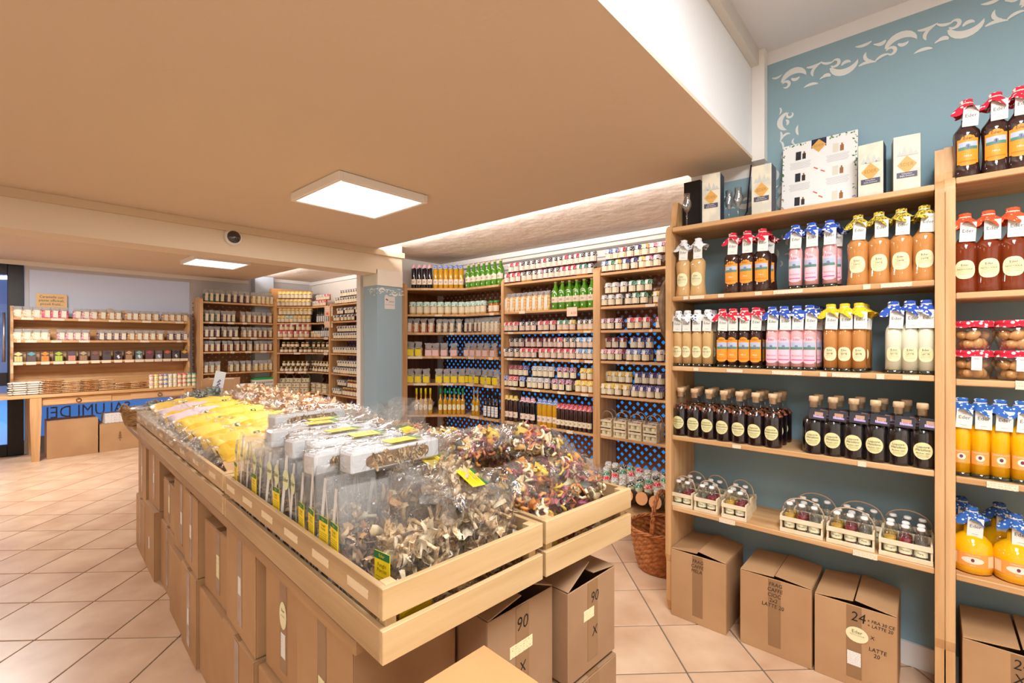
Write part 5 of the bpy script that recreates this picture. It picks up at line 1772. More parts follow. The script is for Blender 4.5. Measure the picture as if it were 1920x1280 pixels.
thing('price_sign', 'peach price sign with orange spot at the honey unit edge', 'sign', (3.638, 7.13, 1.88), -YAW, None, pc.mesh('price_sign'))
pc = MB()
pc.box((0, 0, 0), (0.13, 0.002, 0.10), printed('#F6D9BE', '#9A6A50', 5, 0.5))
thing('price_sign', 'plain peach price sign below the orange-spotted one', 'sign', (3.638, 7.13, 1.67), -YAW, None, pc.mesh('price_sign'))
pc = MB()
pc.box((0, 0, 0), (0.115, 0.002, 0.085), plain('#F3D9C2', 0.6))
pt = MB()
pt.text('6.20', 0.034, plain('#D8332A', 0.6), lambda x, y: (x + 0.02, -0.0016, y - 0.012))
thing('price_sign', 'peach price sign with red figures on the middle unit', 'sign', F2.at(F2.along(1072.5), -0.0015, 1.678), F2.a, None, pc.mesh('price_sign'), [('price_figures', pt.mesh('price_figures', False))])

# ------------------------------------------------------------------ candy rack and its table
CYU = 'of candy rack'
cw_ = FD.along(352)
rack = thing('candy_rack', 'three-shelf wooden candy rack with wavy ends on the long table', 'rack', FD.at(0, 0, 0.772), 0)
pts = [(0.0, 0.0), (0.235, 0.0), (0.235, 1.06), (0.10, 1.06)]
for k in range(3):
    z1 = 1.0 - 0.31 * k
    pts += [(0.04, z1), (0.0, z1 - 0.06), (-0.02, z1 - 0.13), (0.0, z1 - 0.2), (0.03, z1 - 0.25), (0.045, z1 - 0.28)]
em = MB()
em.prism(pts, -0.012, 0.012, WZ, lambda a, b, d: (d, a, b))
em = em.mesh('end_board')
for x in (-0.012, cw_ + 0.012):
    o = link('end_board', em, rack)
    o.location = (x, 0, 0)
for k in range(6):
    bm2 = MB()
    bm2.box((cw_ / 2, 0.228, 0.08 + 0.158 * k), (cw_, 0.012, 0.156), WX, 0.002)
    link('back_board', bm2.mesh('back_board'), rack)
cr_ = MB()
cpts = [(-0.22, 0)] + [(-0.22 + 0.44 * k / 24, 0.05 * abs(sin(pi * k / 8)) ** 0.6 + (0.02 if 8 <= k <= 16 else 0)) for k in range(25)] + [(0.22, 0)]
cr_.prism(cpts, 0.222, 0.234, WX, lambda a, b, d: (cw_ * 0.52 + a, d, 0.95 + b + 0.06))
link('crest', cr_.mesh('crest'), rack)
rs = []
for z in ZD:
    m = MB()
    m.box((cw_ / 2, 0.112, z - 0.772 - 0.014), (cw_ - 0.002, 0.22, 0.028), WX, 0.002)
    rs.append(link('shelf', m.mesh('shelf'), rack))
tgs = {0: [(40, 63), (96, 121), (147, 168), (204, 226), (267, 284), (329, 344)], 1: [(32, 39), (47, 69), (96, 116), (148, 168), (263, 280), (332, 340)],
       2: [(25, 43), (49, 68), (77, 93), (100, 120), (123, 143), (148, 166), (171, 187), (191, 208), (214, 229), (234, 251), (254, 270), (272, 288), (290, 304), (306, 320), (323, 337), (338, 352)]}
for i, l_ in tgs.items():
    for a, b in l_:
        s0, s1 = FD.along(a), FD.along(b)
        t = MB()
        t.box(((s0 + s1) / 2, -0.0015, ZD[i] - 0.772 - 0.014 - (0.004 if i == 2 else 0)), (s1 - s0, 0.0016, 0.028 if i < 2 else 0.036), TAG1)
        link('price_label', t.mesh('price_label'), rs[i])
CW = chunky(['#E6D9BC', '#D3BE96', '#F2EAD8', '#C2A67E'], 90)
CP = chunky(['#D86A7E', '#B84A60', '#E9A2AC', '#C95A6E'], 90)
CPK = chunky(['#D9AEB0', '#C28A8E', '#EBD0CE', '#A8686E'], 90)
CBR = chunky(['#C79A6C', '#A8784C', '#DDB98E', '#8E6238'], 90)
CDK = chunky(['#8A6E6E', '#5E4646', '#B49A98', '#3E2C2E'], 90)
can = dict(w=(CW, 'pale'), p=(CP, 'red'), k=(CPK, 'pinkish'), b=(CBR, 'honey-brown'), d=(CDK, 'dark'))
for i, (seq, us) in enumerate((('wwwpppkkkbbbbbbbbbbbb', [34, 52, 69.5, 87.5, 103.5, 119.5, 145.5, 161.5, 175.5, 192.5, 208.5, 221.5, 241, 254, 266.5, 278, 292, 310, 322, 334, 346]),
                               ('wwwwkkkkddddbbbbbddd', [34, 51.5, 69, 84.5, 115.5, 131, 145.5, 160.5, 189.5, 203.5, 217, 231, 246, 260.5, 273.5, 286, 300.5, 320, 333.5, 346]))):
    for k, (ch, u) in enumerate(zip(seq, us)):
        m_c, nm = can[ch]
        p = tea_bag(m_c, 0.092, 0.06, 0.135, 0.72, 50 + k % 3, ('strip', '#F0E8D2'))
        s_ = FD.along(u, 0.06)
        thing('candy_bag', ranked('small bag of %s sweets' % nm, SHELF[i] + ' shelf ' + CYU), 'bag', FD.at(s_, 0.06, ZD[i]), FD.a + rnd.uniform(-0.12, 0.12), 'sweet bags, %s shelf %s' % (SHELF[i], CYU), *p)
acc = [('#E2CE86', '#E2CE86', 'straw yellow'), ('#5FA3B4', '#6A5550', 'turquoise'), ('#F08A34', '#F08A34', 'bright orange'), ('#A8BE44', '#B6CC50', 'lime green'), ('#5E546C', '#D89078', 'grey and salmon'), ('#B8A080', '#A88260', 'beige'), ('#8E5A50', '#6E5450', 'rust'),
       ('#4A4248', '#57505A', 'slate, no accent'), ('#2E2A30', '#3C3840', 'charcoal with white spot'), ('#C89A6E', '#B08A60', 'tan'), ('#7FA8A4', '#70898C', 'pale teal'), ('#B04060', '#6E4854', 'crimson'), ('#6A5E66', '#8C90A4', 'bluish grey'), ('#D8624E', '#5A5058', 'coral'), ('#3A343C', '#4A444C', 'dark with white shapes'), ('#D8A83C', '#4E4A50', 'golden')]
for k, u in enumerate((34, 58.5, 84, 109.5, 134, 155.5, 177.5, 199.5, 220.5, 240.5, 259.5, 279, 296.5, 312.5, 328.5, 344.5)):
    c1, c2, nm = acc[k]
    b = MB()
    b.box((0, 0, 0.062), (0.085, 0.10, 0.124), plain('#5E4C48', 0.5), 0.0015)
    f_ = MB()
    f_.add([(x, -0.0508, z) for x, z in ((-0.038, 0.096), (0, 0.072), (0.038, 0.096), (0, 0.122))], [(0, 1, 2, 3)], plain(c1, 0.5))
    f_.box((0, -0.0505, 0.036), (0.064, 0.001, 0.062), plain(c2, 0.5))
    for j in range(2):
        f_.box((0, -0.0512, 0.025 + 0.02 * j), (0.064, 0.0006, 0.0016), plain('#6E5A50', 0.6))
        f_.box((-0.011 + 0.022 * j, -0.0512, 0.036), (0.0016, 0.0006, 0.062), plain('#6E5A50', 0.6))
    if k in (8, 10, 12, 14):
        f_.add([(x, -0.0514, z) for x, z in ((-0.018, 0.05), (0.004, 0.068), (0.02, 0.03), (0.006, 0.012))], [(0, 1, 2, 3)], plain('#E4E8F0', 0.5))
    thing('chocolate_box', 'brown upright box with %s front on the third candy shelf' % nm, 'box', FD.at(FD.along(u, 0.06), 0.065, ZD[2]), 0, 'brown gift boxes, third shelf of candy rack', b.mesh('chocolate_box'), [('printed_front', f_.mesh('printed_front', False))])
sgm = MB()
sgm.box((0, 0, 0.14), (0.285, 0.006, 0.29), plain('#E9C28C', 0.6), 0.001)
sl = MB()
sl.text('Caramelle con\npiante officinali,\npiccoli frutti...', 0.036, plain('#5A3826', 0.7), lambda x, y: (x * 1.05, -0.004, y * 1.25 + 0.20))
thing('wooden_sign', 'tan handwritten-style sign standing above the candy rack', 'sign', (0.575, 8.372, 1.72), 0, None, sgm.mesh('wooden_sign'), [('lettering', sl.mesh('lettering', False))])
# long table
TBY = 7.75
tb = thing('long_table', 'long pine table with drawers under the candy rack', 'table', (1.1, 8.08, 0))
m = MB()
m.box((-0.56, 0, 0.756), (2.90, 0.66, 0.03), WX, 0.004)
link('tabletop', m.mesh('tabletop'), tb)
for x in (-0.70, 0.80):
    for y in (-0.28, 0.27):
        m = MB()
        m.add([(x + sx * w_, y + sy * w_, z) for z, w_ in ((0, 0.032), (0.56, 0.048), (0.74, 0.048)) for sx, sy in ((-1, -1), (1, -1), (1, 1), (-1, 1))],
              [(3, 2, 1, 0)] + [(4 * i + k, 4 * i + (k + 1) % 4, 4 * i + 4 + (k + 1) % 4, 4 * i + 4 + k) for i in range(2) for k in range(4)] + [(8, 9, 10, 11)], WZ)
        link('leg', m.mesh('leg'), tb)
m = MB()
m.box((0.05, -0.285, 0.69), (1.40, 0.022, 0.10), WX, 0.002)
link('apron', m.mesh('apron'), tb)
for x in (-0.33, 0.48):
    m = MB()
    m.box((x, -0.298, 0.69), (0.62, 0.014, 0.085), WX, 0.003)
    dr = link('drawer', m.mesh('drawer'), tb)
    r_ = MB()
    r_.tube([(x + 0.022 * cos(a), -0.312, 0.685 + 0.022 * sin(a)) for a in [i * pi / 8 for i in range(17)]], 0.004, 7, plain('#5A4028', 0.5))
    r_.lathe([(0.008, 0), (0.008, 0.012)], 10, plain('#5A4028', 0.5), (x, -0.305, 0.70))
    link('ring_pull', r_.mesh('ring_pull'), dr)


def pillow(mb, L, W, T, mat, seed=0, nu=12, nv=14, amp=0.004, pw=3.0):
    """flat soft packet lying down, base at z = 0"""
    def fn(u, v):
        x = L / 2 * (2 * u - 1)
        e = max(0.03, (1 - abs(2 * u - 1) ** 4)) ** 0.5
        a = 2 * pi * v
        y = W / 2 * math.copysign(abs(cos(a)) ** (2 / pw), cos(a)) * (0.92 + 0.08 * e)
        z = T / 2 * math.copysign(abs(sin(a)) ** 1.0, sin(a)) * e
        k = noise.noise(Vector((x * 22 + seed, y * 22, seed))) * amp + noise.noise(Vector((x * 60, y * 60 + seed, 3))) * amp * 0.5
        return (x, y, max(0.0, T / 2 + z + (k if sin(a) > -0.2 else 0)))
    n0 = len(mb.v)
    mb.grid(fn, nu, nv, mat, True)
    return mb


def sachet(colmat, L=0.17, W=0.11, T=0.022, seed=0, labcol=None):
    def f():
        b = MB()
        pillow(b, L, W, T, colmat, seed)
        p = []
        if labcol:
            l = MB()
            l.box((0, -W / 2 * 0.2, T * 1.04), (L * 0.5, W * 0.5, 0.001), labcol)
            for k in (-1, 1):
                l.box((k * L * 0.3, -W / 2 - 0.001, T / 2), (0.012, 0.002, 0.008), BLACK)
            p.append(('label', l.mesh('label')))
        return b.mesh('sachet'), p
    return proto(('sach', colmat.name, L, W, T, seed), f)


WS = plain('#E9DED0', 0.35, 0.5, coat=0.2, bump=0.4, bscale=60)
BS = chunky(['#D8AE7E', '#C69766', '#E6C59C', '#B4845A'], 100, 0.35, 0.5)
BS2 = chunky(['#C08A58', '#AA7444', '#D6A878', '#946036'], 100, 0.35, 0.5)


def stack(u, Y, n, mt, desc, L, T=0.022, W=0.13, grp=''):
    x = on_y(u, Y)
    for k in range(n):
        p = sachet(mt, L, W, T, k % 3, PAPER if mt is WS else None)
        thing('sachet', '%s, %s from below' % (desc, ORD[k + 1]), 'sachet', (x + rnd.uniform(-0.006, 0.006), Y + 0.12 + rnd.uniform(-0.006, 0.006), 0.772 + T * 0.93 * k), rnd.uniform(-0.05, 0.05), grp, *p)


stack(37, 7.85, 6, WS, 'white sachet in the left white stack', 0.19, 0.027, grp='white sachets on the long table')
stack(63, 7.85, 6, WS, 'white sachet in the right white stack', 0.17, 0.027, grp='white sachets on the long table')
stack(99, 7.85, 8, BS2, 'brown sachet in the tallest stack beside the white ones', 0.19, grp='brown sachets on the long table')
stack(134, 7.85, 7, BS, 'brown sachet in the second brown stack', 0.18, grp='brown sachets on the long table')
stack(170, 7.85, 7, BS2, 'brown sachet in the third brown stack', 0.17, grp='brown sachets on the long table')
stack(203, 7.85, 7, BS, 'brown sachet in the fourth brown stack', 0.17, grp='brown sachets on the long table')
for k, u in enumerate((226, 241, 255, 269)):
    stack(u, 7.85, 4, (BS, BS2)[k % 2], 'tan sachet in the %s low stack' % ('first', 'second', 'third', 'fourth')[k], 0.10, 0.024, grp='tan sachets on the long table')
sq = ['pink', 'yellow', 'purple', 'blue', 'white', 'white', 'red', 'red', 'green', 'green']
for lay in range(3):
    for k, c in enumerate(sq):
        u = 284 + 8.8 * k
        Y = 7.83
        thing('jam_jar', ranked('%s little jar' % CD[c], '%s layer on the long table' % ('bottom', 'middle', 'top')[lay]), 'jar', (on_y(u, Y), Y, 0.772 + 0.0605 * lay), 0, 'little jars stacked on the long table', *small_jar(c))

# ------------------------------------------------------------------ the island table with its crates
IS = Frame((0.491, 0.757), radians(-3.2))
ZT = 0.79
it = thing('island_table', 'long old plank table in the middle carrying the four crates', 'table', IS.at(0, 0), IS.a)
for k in range(5):
    m = MB()
    m.box((0.005 + 0.1715 * (k + 0.5), 1.92, ZT - 0.0175), (0.170, 3.60, 0.035), OLDY, 0.003)
    link('plank', m.mesh('plank'), it)
for a, b in ((0.45, 0.3), (0.45, 3.5)):
    m = MB()
    m.box((a, b, 0.377), (0.07, 0.07, 0.754), WZ, 0.004)
    link('leg', m.mesh('leg'), it)
m = MB()
m.box((0.45, 1.9, 0.725), (0.06, 3.1, 0.055), WY, 0.003)
link('beam', m.mesh('beam'), it)


def slat_crate(label, a, b, w, l, rz=0.0, tags=0, h=0.148):
    o = IS.at(a, b, ZT + 0.002)
    root = thing('slat_crate', label, 'crate', o, IS.a + rz, 'slatted display crates on the island')
    t = 0.013
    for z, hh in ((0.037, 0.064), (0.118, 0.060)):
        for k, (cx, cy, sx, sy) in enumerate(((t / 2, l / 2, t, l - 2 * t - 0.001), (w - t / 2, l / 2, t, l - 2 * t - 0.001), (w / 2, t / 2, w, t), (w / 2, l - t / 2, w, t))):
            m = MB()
            m.box((cx, cy, z), (sx, sy, hh), wood('y', '#A8875F', '#C9A67A') if k < 2 else PX, 0.0015)  # long sides darker: greyer old wood with some shade put into the colour
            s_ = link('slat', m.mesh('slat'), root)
            if k == 0 and z > 0.1:
                for j in range(tags):
                    tm = MB()
                    tm.box((-0.001, l * (j + 0.55) / tags, z), (0.0016, 0.085, 0.018), printed('#E8CFA8', '#A07C58', 2, 0.5))
                    link('price_label', tm.mesh('price_label'), s_)
    for cx in (t + 0.0125, w - t - 0.0125):
        for cy in (t + 0.0125, l - t - 0.0125):
            m = MB()
            m.box((cx, cy, 0.074), (0.024, 0.024, 0.147), PZ, 0.001)
            link('corner_post', m.mesh('corner_post'), root)
    n = max(3, int(w / 0.09))
    for k in range(n):
        m = MB()
        m.box((t + (w - 2 * t) * (k + 0.5) / n, l / 2, 0.008), ((w - 2 * t) / n - 0.012, l - 2 * t - 0.052, 0.01), PY)
        link('bottom_slat', m.mesh('bottom_slat'), root)
    return root


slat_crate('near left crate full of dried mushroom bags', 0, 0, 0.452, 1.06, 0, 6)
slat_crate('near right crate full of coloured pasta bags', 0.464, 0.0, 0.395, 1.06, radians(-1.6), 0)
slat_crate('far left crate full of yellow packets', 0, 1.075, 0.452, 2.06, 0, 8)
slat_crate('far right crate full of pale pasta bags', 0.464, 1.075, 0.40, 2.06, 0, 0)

# dried food seen in the bags
MUSH = [mottled('#E2CBA4', '#B08E64', (90, 90, 90), 0.75, 0, 0.42, 0.58), mottled('#D0B186', '#967450', (90, 90, 90), 0.75, 0, 0.42, 0.58), mottled('#B8956A', '#7A5A3C', (90, 90, 90), 0.75, 0, 0.42, 0.58), mottled('#DCC49C', '#A6845C', (120, 120, 120), 0.75, 0, 0.42, 0.58), mottled('#EADBBE', '#D8C4A0', (90, 90, 90), 0.75)]
BROWNM = [plain('#B58C64', 0.75), plain('#CBA47A', 0.75), plain('#9A7452', 0.75), plain('#DCBE94', 0.75), plain('#84603F', 0.8)]
MIX = [plain('#DE9450', 0.5), plain('#9A4E55', 0.5), plain('#EAD8B0', 0.5), plain('#E4BE4C', 0.5), plain('#5A584E', 0.5), plain('#B56A6E', 0.5), plain('#D2784A', 0.5), plain('#84424E', 0.5), plain('#E8CFA0', 0.5), plain('#D8A860', 0.5)]
TAN = [plain('#E6BE8C', 0.55), plain('#D9A878', 0.55), plain('#F2DCB8', 0.55), plain('#C98E66', 0.55), plain('#EDCBA8', 0.55), plain('#E2B48A', 0.55)]
RAIN = [plain('#D8523A', 0.55), plain('#E8B23C', 0.55), plain('#A83A5A', 0.55), plain('#9AA03C', 0.55), plain('#E88A3A', 0.55)]


def flakes(mb, n, inside, size, mats, q, bend=1.7, slim_=0.5, stems=True):
    """curled slices scattered in a region; inside(q) -> point"""
    for _ in range(n):
        p = Vector(inside(q))
        R = Euler((q.uniform(0, 6.28), q.uniform(0, 6.28), q.uniform(0, 6.28))).to_matrix()
        L, W = size * q.uniform(0.5, 1.6), size * slim_ * q.uniform(0.5, 1.3)
        if stems and q.random() < 0.22:
            b0 = q.uniform(-0.4, 0.4)
            mb.tube([p + R @ Vector((L * (t - 0.5) * 1.2, b0 * L * (t - 0.5) ** 2, 0)) for t in (0, 0.33, 0.66, 1)], [W * 0.16, W * 0.2, W * 0.26, W * 0.4], 6, q.choice(mats))
            continue
        c = q.uniform(0.3, 1.0) * bend
        tw = q.uniform(-0.6, 0.6)
        vs = []
        for i in range(5):
            t = i / 4 - 0.5
            wd = W * (1 - 1.6 * t * t) * (1 + 0.25 * q.uniform(-1, 1))
            an = c * 2 * t
            for s_ in (-1, 0, 1):
                v = Vector((L * t * (1 - 0.2 * abs(c) * abs(t)), s_ * wd / 2, L * 0.5 * (1 - cos(an)) + abs(s_) * W * 0.18 + tw * t * s_ * W))
                vs.append(p + R @ v)
        fs = [(i * 3 + j, i * 3 + j + 1, i * 3 + j + 4, i * 3 + j + 3) for i in range(4) for j in range(2)]
        mb.add(vs, fs, q.choice(mats), True)


def coils(mb, n, inside, size, mats, q):
    """nests, shells and spirals of pasta"""
    for _ in range(n):
        p = Vector(inside(q))
        R = Euler((q.uniform(0, 6.28), q.uniform(0, 6.28), q.uniform(0, 6.28))).to_matrix()
        m = mats[int(abs(noise.noise(p * 16 + Vector((n, 3, 7)))) * 40 + (q.random() < 0.25) * q.randint(0, 9)) % len(mats)]
        s_ = size * q.uniform(0.7, 1.25)
        if q.random() < 0.45:
            tn = q.choice((8, 12, 16))
            pth = [p + R @ Vector((s_ * 0.34 * cos(a) * (1 - 0.02 * a), s_ * 0.34 * sin(a) * (1 - 0.02 * a), s_ * 0.09 * (a - 4))) for a in [i * 0.85 for i in range(tn)]]
            mb.tube(pth, s_ * 0.105, 5, m)
        elif q.random() < 0.6:
            n0 = len(mb.v)
            mb.lathe([(s_ * 0.10, -s_ * 0.42), (s_ * 0.24, -s_ * 0.22), (s_ * 0.34, s_ * 0.05), (s_ * 0.42, s_ * 0.30)], 12, m, wave=lambda a, i: (s_ * 0.05 * i * sin(6 * a), s_ * 0.05 * i * cos(3 * a)), cap=(True, False))
            for i in range(n0, len(mb.v)):
                mb.v[i] = tuple(p + R @ Vector(mb.v[i]))
        else:
            w_, h_ = s_ * 0.42, s_ * 0.55
            mb.grid(lambda u, v: tuple(p + R @ Vector(((u - 0.5) * h_ * 2, (v - 0.5) * w_ + s_ * 0.10 * sin(u * 9), s_ * 0.16 * sin(u * 8 + v * 3)))), 7, 2, m)


SEAM = film('white_seam', (0.95, 0.95, 0.95), 0.08, 0.3, 0.3, 0.8)


def label_mesh(w, h, M, txt='Funghi\nPorcini'):
    l = MB()
    l.box((0, 0, 0), (w, h, 0.0012), YEL, 0)
    l.box((0, h * 0.41, 0.0008), (w, h * 0.18, 0.0008), DGREEN)
    l.text(txt, h * 0.13, plain('#5E5A14', 0.6), lambda x, y: (x, y + h * 0.12, 0.0013))
    for k in range(4):
        l.box((0, -h * (0.10 + 0.08 * k), 0.0009), (w * (0.8 - 0.08 * (k % 2)), h * 0.018, 0.0005), plain('#A89A20', 0.6))
    l.text('Eder', h * 0.12, plain('#D8C83A', 0.6), lambda x, y: (x, y + h * 0.41, 0.0016))
    return l.xf(M).mesh('label')


def standing_bag(w, d, h, fill, mats, n, size, seed, gus=True, lab='low', kind='mush', topw=0.2):
    def f():
        q = random.Random(seed)
        c = MB()

        def ins(q):
            return (q.uniform(-0.38, 0.38) * w, q.uniform(-0.41, 0.41) * d, 0.012 + (h * fill - 0.02) * q.random() ** 1.1)
        if kind == 'mush':
            flakes(c, n, ins, size, mats, q)
        else:
            coils(c, n, ins, size, mats, q)
        fl = MB()
        bagm(fl, w, d, 0.0, h, CELLOH if gus else CELLO, 9, 22, seed, 0.007, lambda v: (1 - (1 - topw) * max(0, v - 0.45) / 0.55, 1 - 0.05 * v), 3.5)
        parts = [('film', fl.mesh('film')), ('dried_mushrooms' if kind == 'mush' else 'dried_pasta', c.mesh('contents', False), None, None, True)]
        if gus:
            for sx in (-1, 1):
                s_ = MB()
                s_.grid(lambda u, v: (sx * w / 2 * (1.02 - (1 - topw) * max(0, v - 0.45) / 0.55) - sx * 0.011 * (1 - u), -d / 2 * (1 - 0.05 * v) - 0.004 - 0.002 * u, 0.002 + (h - 0.004) * v), 1, 8, SEAM)
                parts.append(('seam', s_.mesh('seam', False)))
        if lab:
            M = Matrix.Translation((0, -d / 2 - 0.006, 0.155)) @ Matrix.Rotation(pi / 2, 4, 'X')
            if lab != 'oval':
                parts.append(('label', label_mesh(w * 0.78, 0.062, M)))
            if lab != 'low':
                o_ = MB()
                oval(o_, d / 2 + 0.004, 0.222, w * 0.30, 0.028, plain('#D9DCAE', 0.5), 14, 0.001, True)
                o_.text('Eder', 0.017, plain('#4E5236', 0.6), lambda x, y: (x, -d / 2 - 0.0062, 0.222 + y))
                parts.append(('sticker', o_.mesh('sticker')))
        return None, parts
    return proto(('stand', w, d, h, seed, kind, n, lab), f)


n_st = 13
for k in range(n_st):
    b = 0.235 + 0.0625 * k
    p = standing_bag(0.058, 0.13, 0.265 + 0.012 * ((k * 7) % 3), 0.62, MUSH if k % 3 else BROWNM, 130, 0.030, 100 + k % 4, True, 'low' if k < 4 else ('both', 'oval', 'oval')[k % 3], topw=0.12)
    thing('mushroom_bag', 'upright mushroom bag, %s from the near end of the left row' % ORD[k + 1], 'bag', IS.at(0.018 + 0.070, b, ZT + 0.016), IS.a - pi / 2 + rnd.uniform(-0.12, 0.12), 'upright mushroom bags along the crate edge', *p)
for k in range(9):
    p = standing_bag(0.078, 0.15, 0.245, 0.82, MUSH if k % 2 else BROWNM, 130, 0.042, 110 + k % 2, True, None)
    thing('mushroom_bag', 'upright mushroom bag, %s from the near end of the inner row' % ORD[k + 1], 'bag', IS.at(0.235, 0.33 + 0.083 * k, ZT + 0.016), IS.a - pi / 2 + rnd.uniform(-0.12, 0.12), 'upright mushroom bags inside the crate', *p)
# big bags at the near end
p = standing_bag(0.21, 0.12, 0.31, 0.60, MUSH, 480, 0.042, 120, False, None, topw=0.5)
o = thing('mushroom_bag', 'big clear mushroom bag standing in the near left crate corner', 'bag', IS.at(0.150, 0.105, ZT + 0.016), IS.a + 0.12, 'big bags at the near end', *p)
link('label', label_mesh(0.085, 0.075, Matrix.Translation((-0.062, -0.062, 0.075)) @ Matrix.Rotation(pi / 2 - 0.05, 4, 'X')), o)
link('label', label_mesh(0.05, 0.085, Matrix.Translation((-0.106, -0.01, 0.12)) @ Matrix.Rotation(-pi / 2, 4, 'Z') @ Matrix.Rotation(pi / 2, 4, 'X')), o)
p = standing_bag(0.17, 0.11, 0.25, 0.72, MUSH, 380, 0.042, 121, False, None, topw=0.7)
thing('mushroom_bag', 'clear mushroom bag at the right front of the left crate', 'bag', IS.at(0.345, 0.100, ZT + 0.016), IS.a - 0.1, 'big bags at the near end', *p)


def lying_bag(L, W, T, mats, n, size, seed, kind='pasta', clear=0.25, labs=None):
    def f():
        q = random.Random(seed)
        c = MB()

        def ins(q):
            while True:
                x, y, z = q.uniform(-1, 1), q.uniform(-1, 1), q.uniform(-1, 1)
                if x * x * x * x + y * y + z * z < 0.9:
                    return (x * L * 0.40, y * W * 0.42, T / 2 + z * T * 0.40)
        (flakes if kind == 'flake' else coils)(c, n, ins, size, mats, q)
        fl = MB()
        pillow(fl, L, W, T, CELLO, seed, 14, 18, 0.006)
        es = []
        for sx in (-1, 1):
            e = MB()
            es.append(e)
            e.grid(lambda u, v: (sx * (L / 2 - 0.012 + clear * L * u), (v - 0.5) * W * (0.55 + 0.5 * u) + 0.006 * sin(v * 23 + seed), T * 0.5 + 0.014 * sin(v * 17 + seed + sx) * (0.3 + u) + 0.008 * sin(u * 9 + v * 5)), 5, 14, CELLO2)
        parts = [('film', fl.mesh('film')), ('dried_pasta' if kind != 'flake' else 'dried_slices', c.mesh('contents', False), None, None, True), ('film_end', es[0].mesh('film_end', False)), ('film_end', es[1].mesh('film_end', False))]
        if labs:
            parts.append(('label', label_mesh(labs[0], labs[1], Matrix.Translation((labs[2], labs[3], T + 0.004)) @ Matrix.Rotation(labs[4], 4, 'Z'), 'BIO' if len(labs) > 5 else 'Funghi\nPorcini')))
        return None, parts
    return proto(('lie', L, W, T, seed, kind, n, labs), f)


def put(name, label, a, b, z, rz, pitch, roll, pr, group=None, cat='bag'):
    M = Matrix.Rotation(IS.a + rz, 4, 'Z') @ Matrix.Rotation(pitch, 4, 'Y') @ Matrix.Rotation(roll, 4, 'X')
    return thing(name, label, cat, IS.at(a, b, z), 0, group, pr[0], pr[1], rot=M.to_euler())


big = lying_bag(0.26, 0.18, 0.085, MUSH, 420, 0.042, 130, 'flake', 0.28, (0.062, 0.10, -0.02, -0.02, -pi / 2))
put('mushroom_bag', 'big mushroom bag lying on the pile with a bright yellow label', 0.315, 0.205, 0.985, 0.45, 0.20, 0.60, big, 'big bags at the near end')
big2 = lying_bag(0.23, 0.16, 0.075, MUSH, 340, 0.040, 131, 'flake', 0.28, (0.05, 0.09, -0.06, 0.0, -pi / 2 + 0.3))
put('mushroom_bag', 'mushroom bag lying behind the bright yellow-labelled one', 0.39, 0.36, 0.985, 0.25, 0.1, 0.45, big2, 'big bags at the near end')
put('mushroom_bag', 'mushroom bag sunk between the two front crates', 0.40, 0.27, 0.955, 1.2, 0.0, 0.2, lying_bag(0.22, 0.15, 0.075, MUSH, 320, 0.036, 132, 'flake'), 'big bags at the near end')
put('mushroom_bag', 'mushroom bag under the pile, mid crate', 0.37, 0.62, 0.94, 1.4, 0.0, 0.1, lying_bag(0.22, 0.15, 0.075, MUSH, 320, 0.036, 132, 'flake'), 'big bags at the near end')
put('mushroom_bag', 'mushroom bag under the pile, far end of crate', 0.37, 0.86, 0.94, 1.5, 0.0, 0.1, lying_bag(0.22, 0.15, 0.075, MUSH, 320, 0.036, 132, 'flake'), 'big bags at the near end')
# white paper packs with windows lying on the upright bags
PAPERW = plain('#DAD9DA', 0.35, 0.5, coat=0.3)


def win_pack(seed, lab):
    def f():
        L, W, H = 0.27, 0.060, 0.052
        b = MB()
        b.box((0, 0, H / 2), (L, W, H), PAPERW, 0.005)
        q = random.Random(seed)
        w_ = MB()
        oval(w_, W / 2, H * 0.5, L * 0.36, H * 0.36, plain('#8E6E4E', 0.8), 22, 0.0006, True, 3.5)
        c = MB()
        flakes(c, 120, lambda q: (q.uniform(-0.32, 0.32) * L, -W / 2 - 0.001 + q.uniform(0, 0.002), H * 0.5 + q.uniform(-0.26, 0.26) * H), 0.020, MUSH + BROWNM, q, 0.3, 0.4, False)
        for i, v in enumerate(c.v):
            c.v[i] = (v[0], max(-W / 2 - 0.003, min(-W / 2 - 0.001, v[1])), v[2])
        fl = MB()
        bagm(fl, L + 0.012, W + 0.012, -0.002, H + 0.007, CELLO, 3, 26, seed, 0.004, None, 6)
        fl.grid(lambda u, v: ((u - 0.5) * (L + 0.01), (v - 0.5) * (W + 0.01), H + 0.006 + 0.002 * sin(u * 30 + v * 9)), 12, 4, CELLO)
        e = MB()
        e.grid(lambda u, v: (L / 2 + 0.09 * u, (v - 0.5) * W * (1 + 0.4 * u), H * 0.5 + 0.010 * sin(v * 14 + seed) + 0.02 * u), 5, 10, CELLO2)
        parts = [('window', w_.mesh('window')), ('dried_mushrooms', c.mesh('contents', False), None, None, True), ('film', fl.mesh('film')), ('film_end', e.mesh('film_end', False))]
        if lab:
            parts.append(('label', label_mesh(0.05, 0.10, Matrix.Translation((0.03, 0.0, H + 0.0085)) @ Matrix.Rotation(-pi / 2, 4, 'Z'))))
        return b.mesh('paper_sleeve'), parts
    return proto(('pack', seed, lab), f)


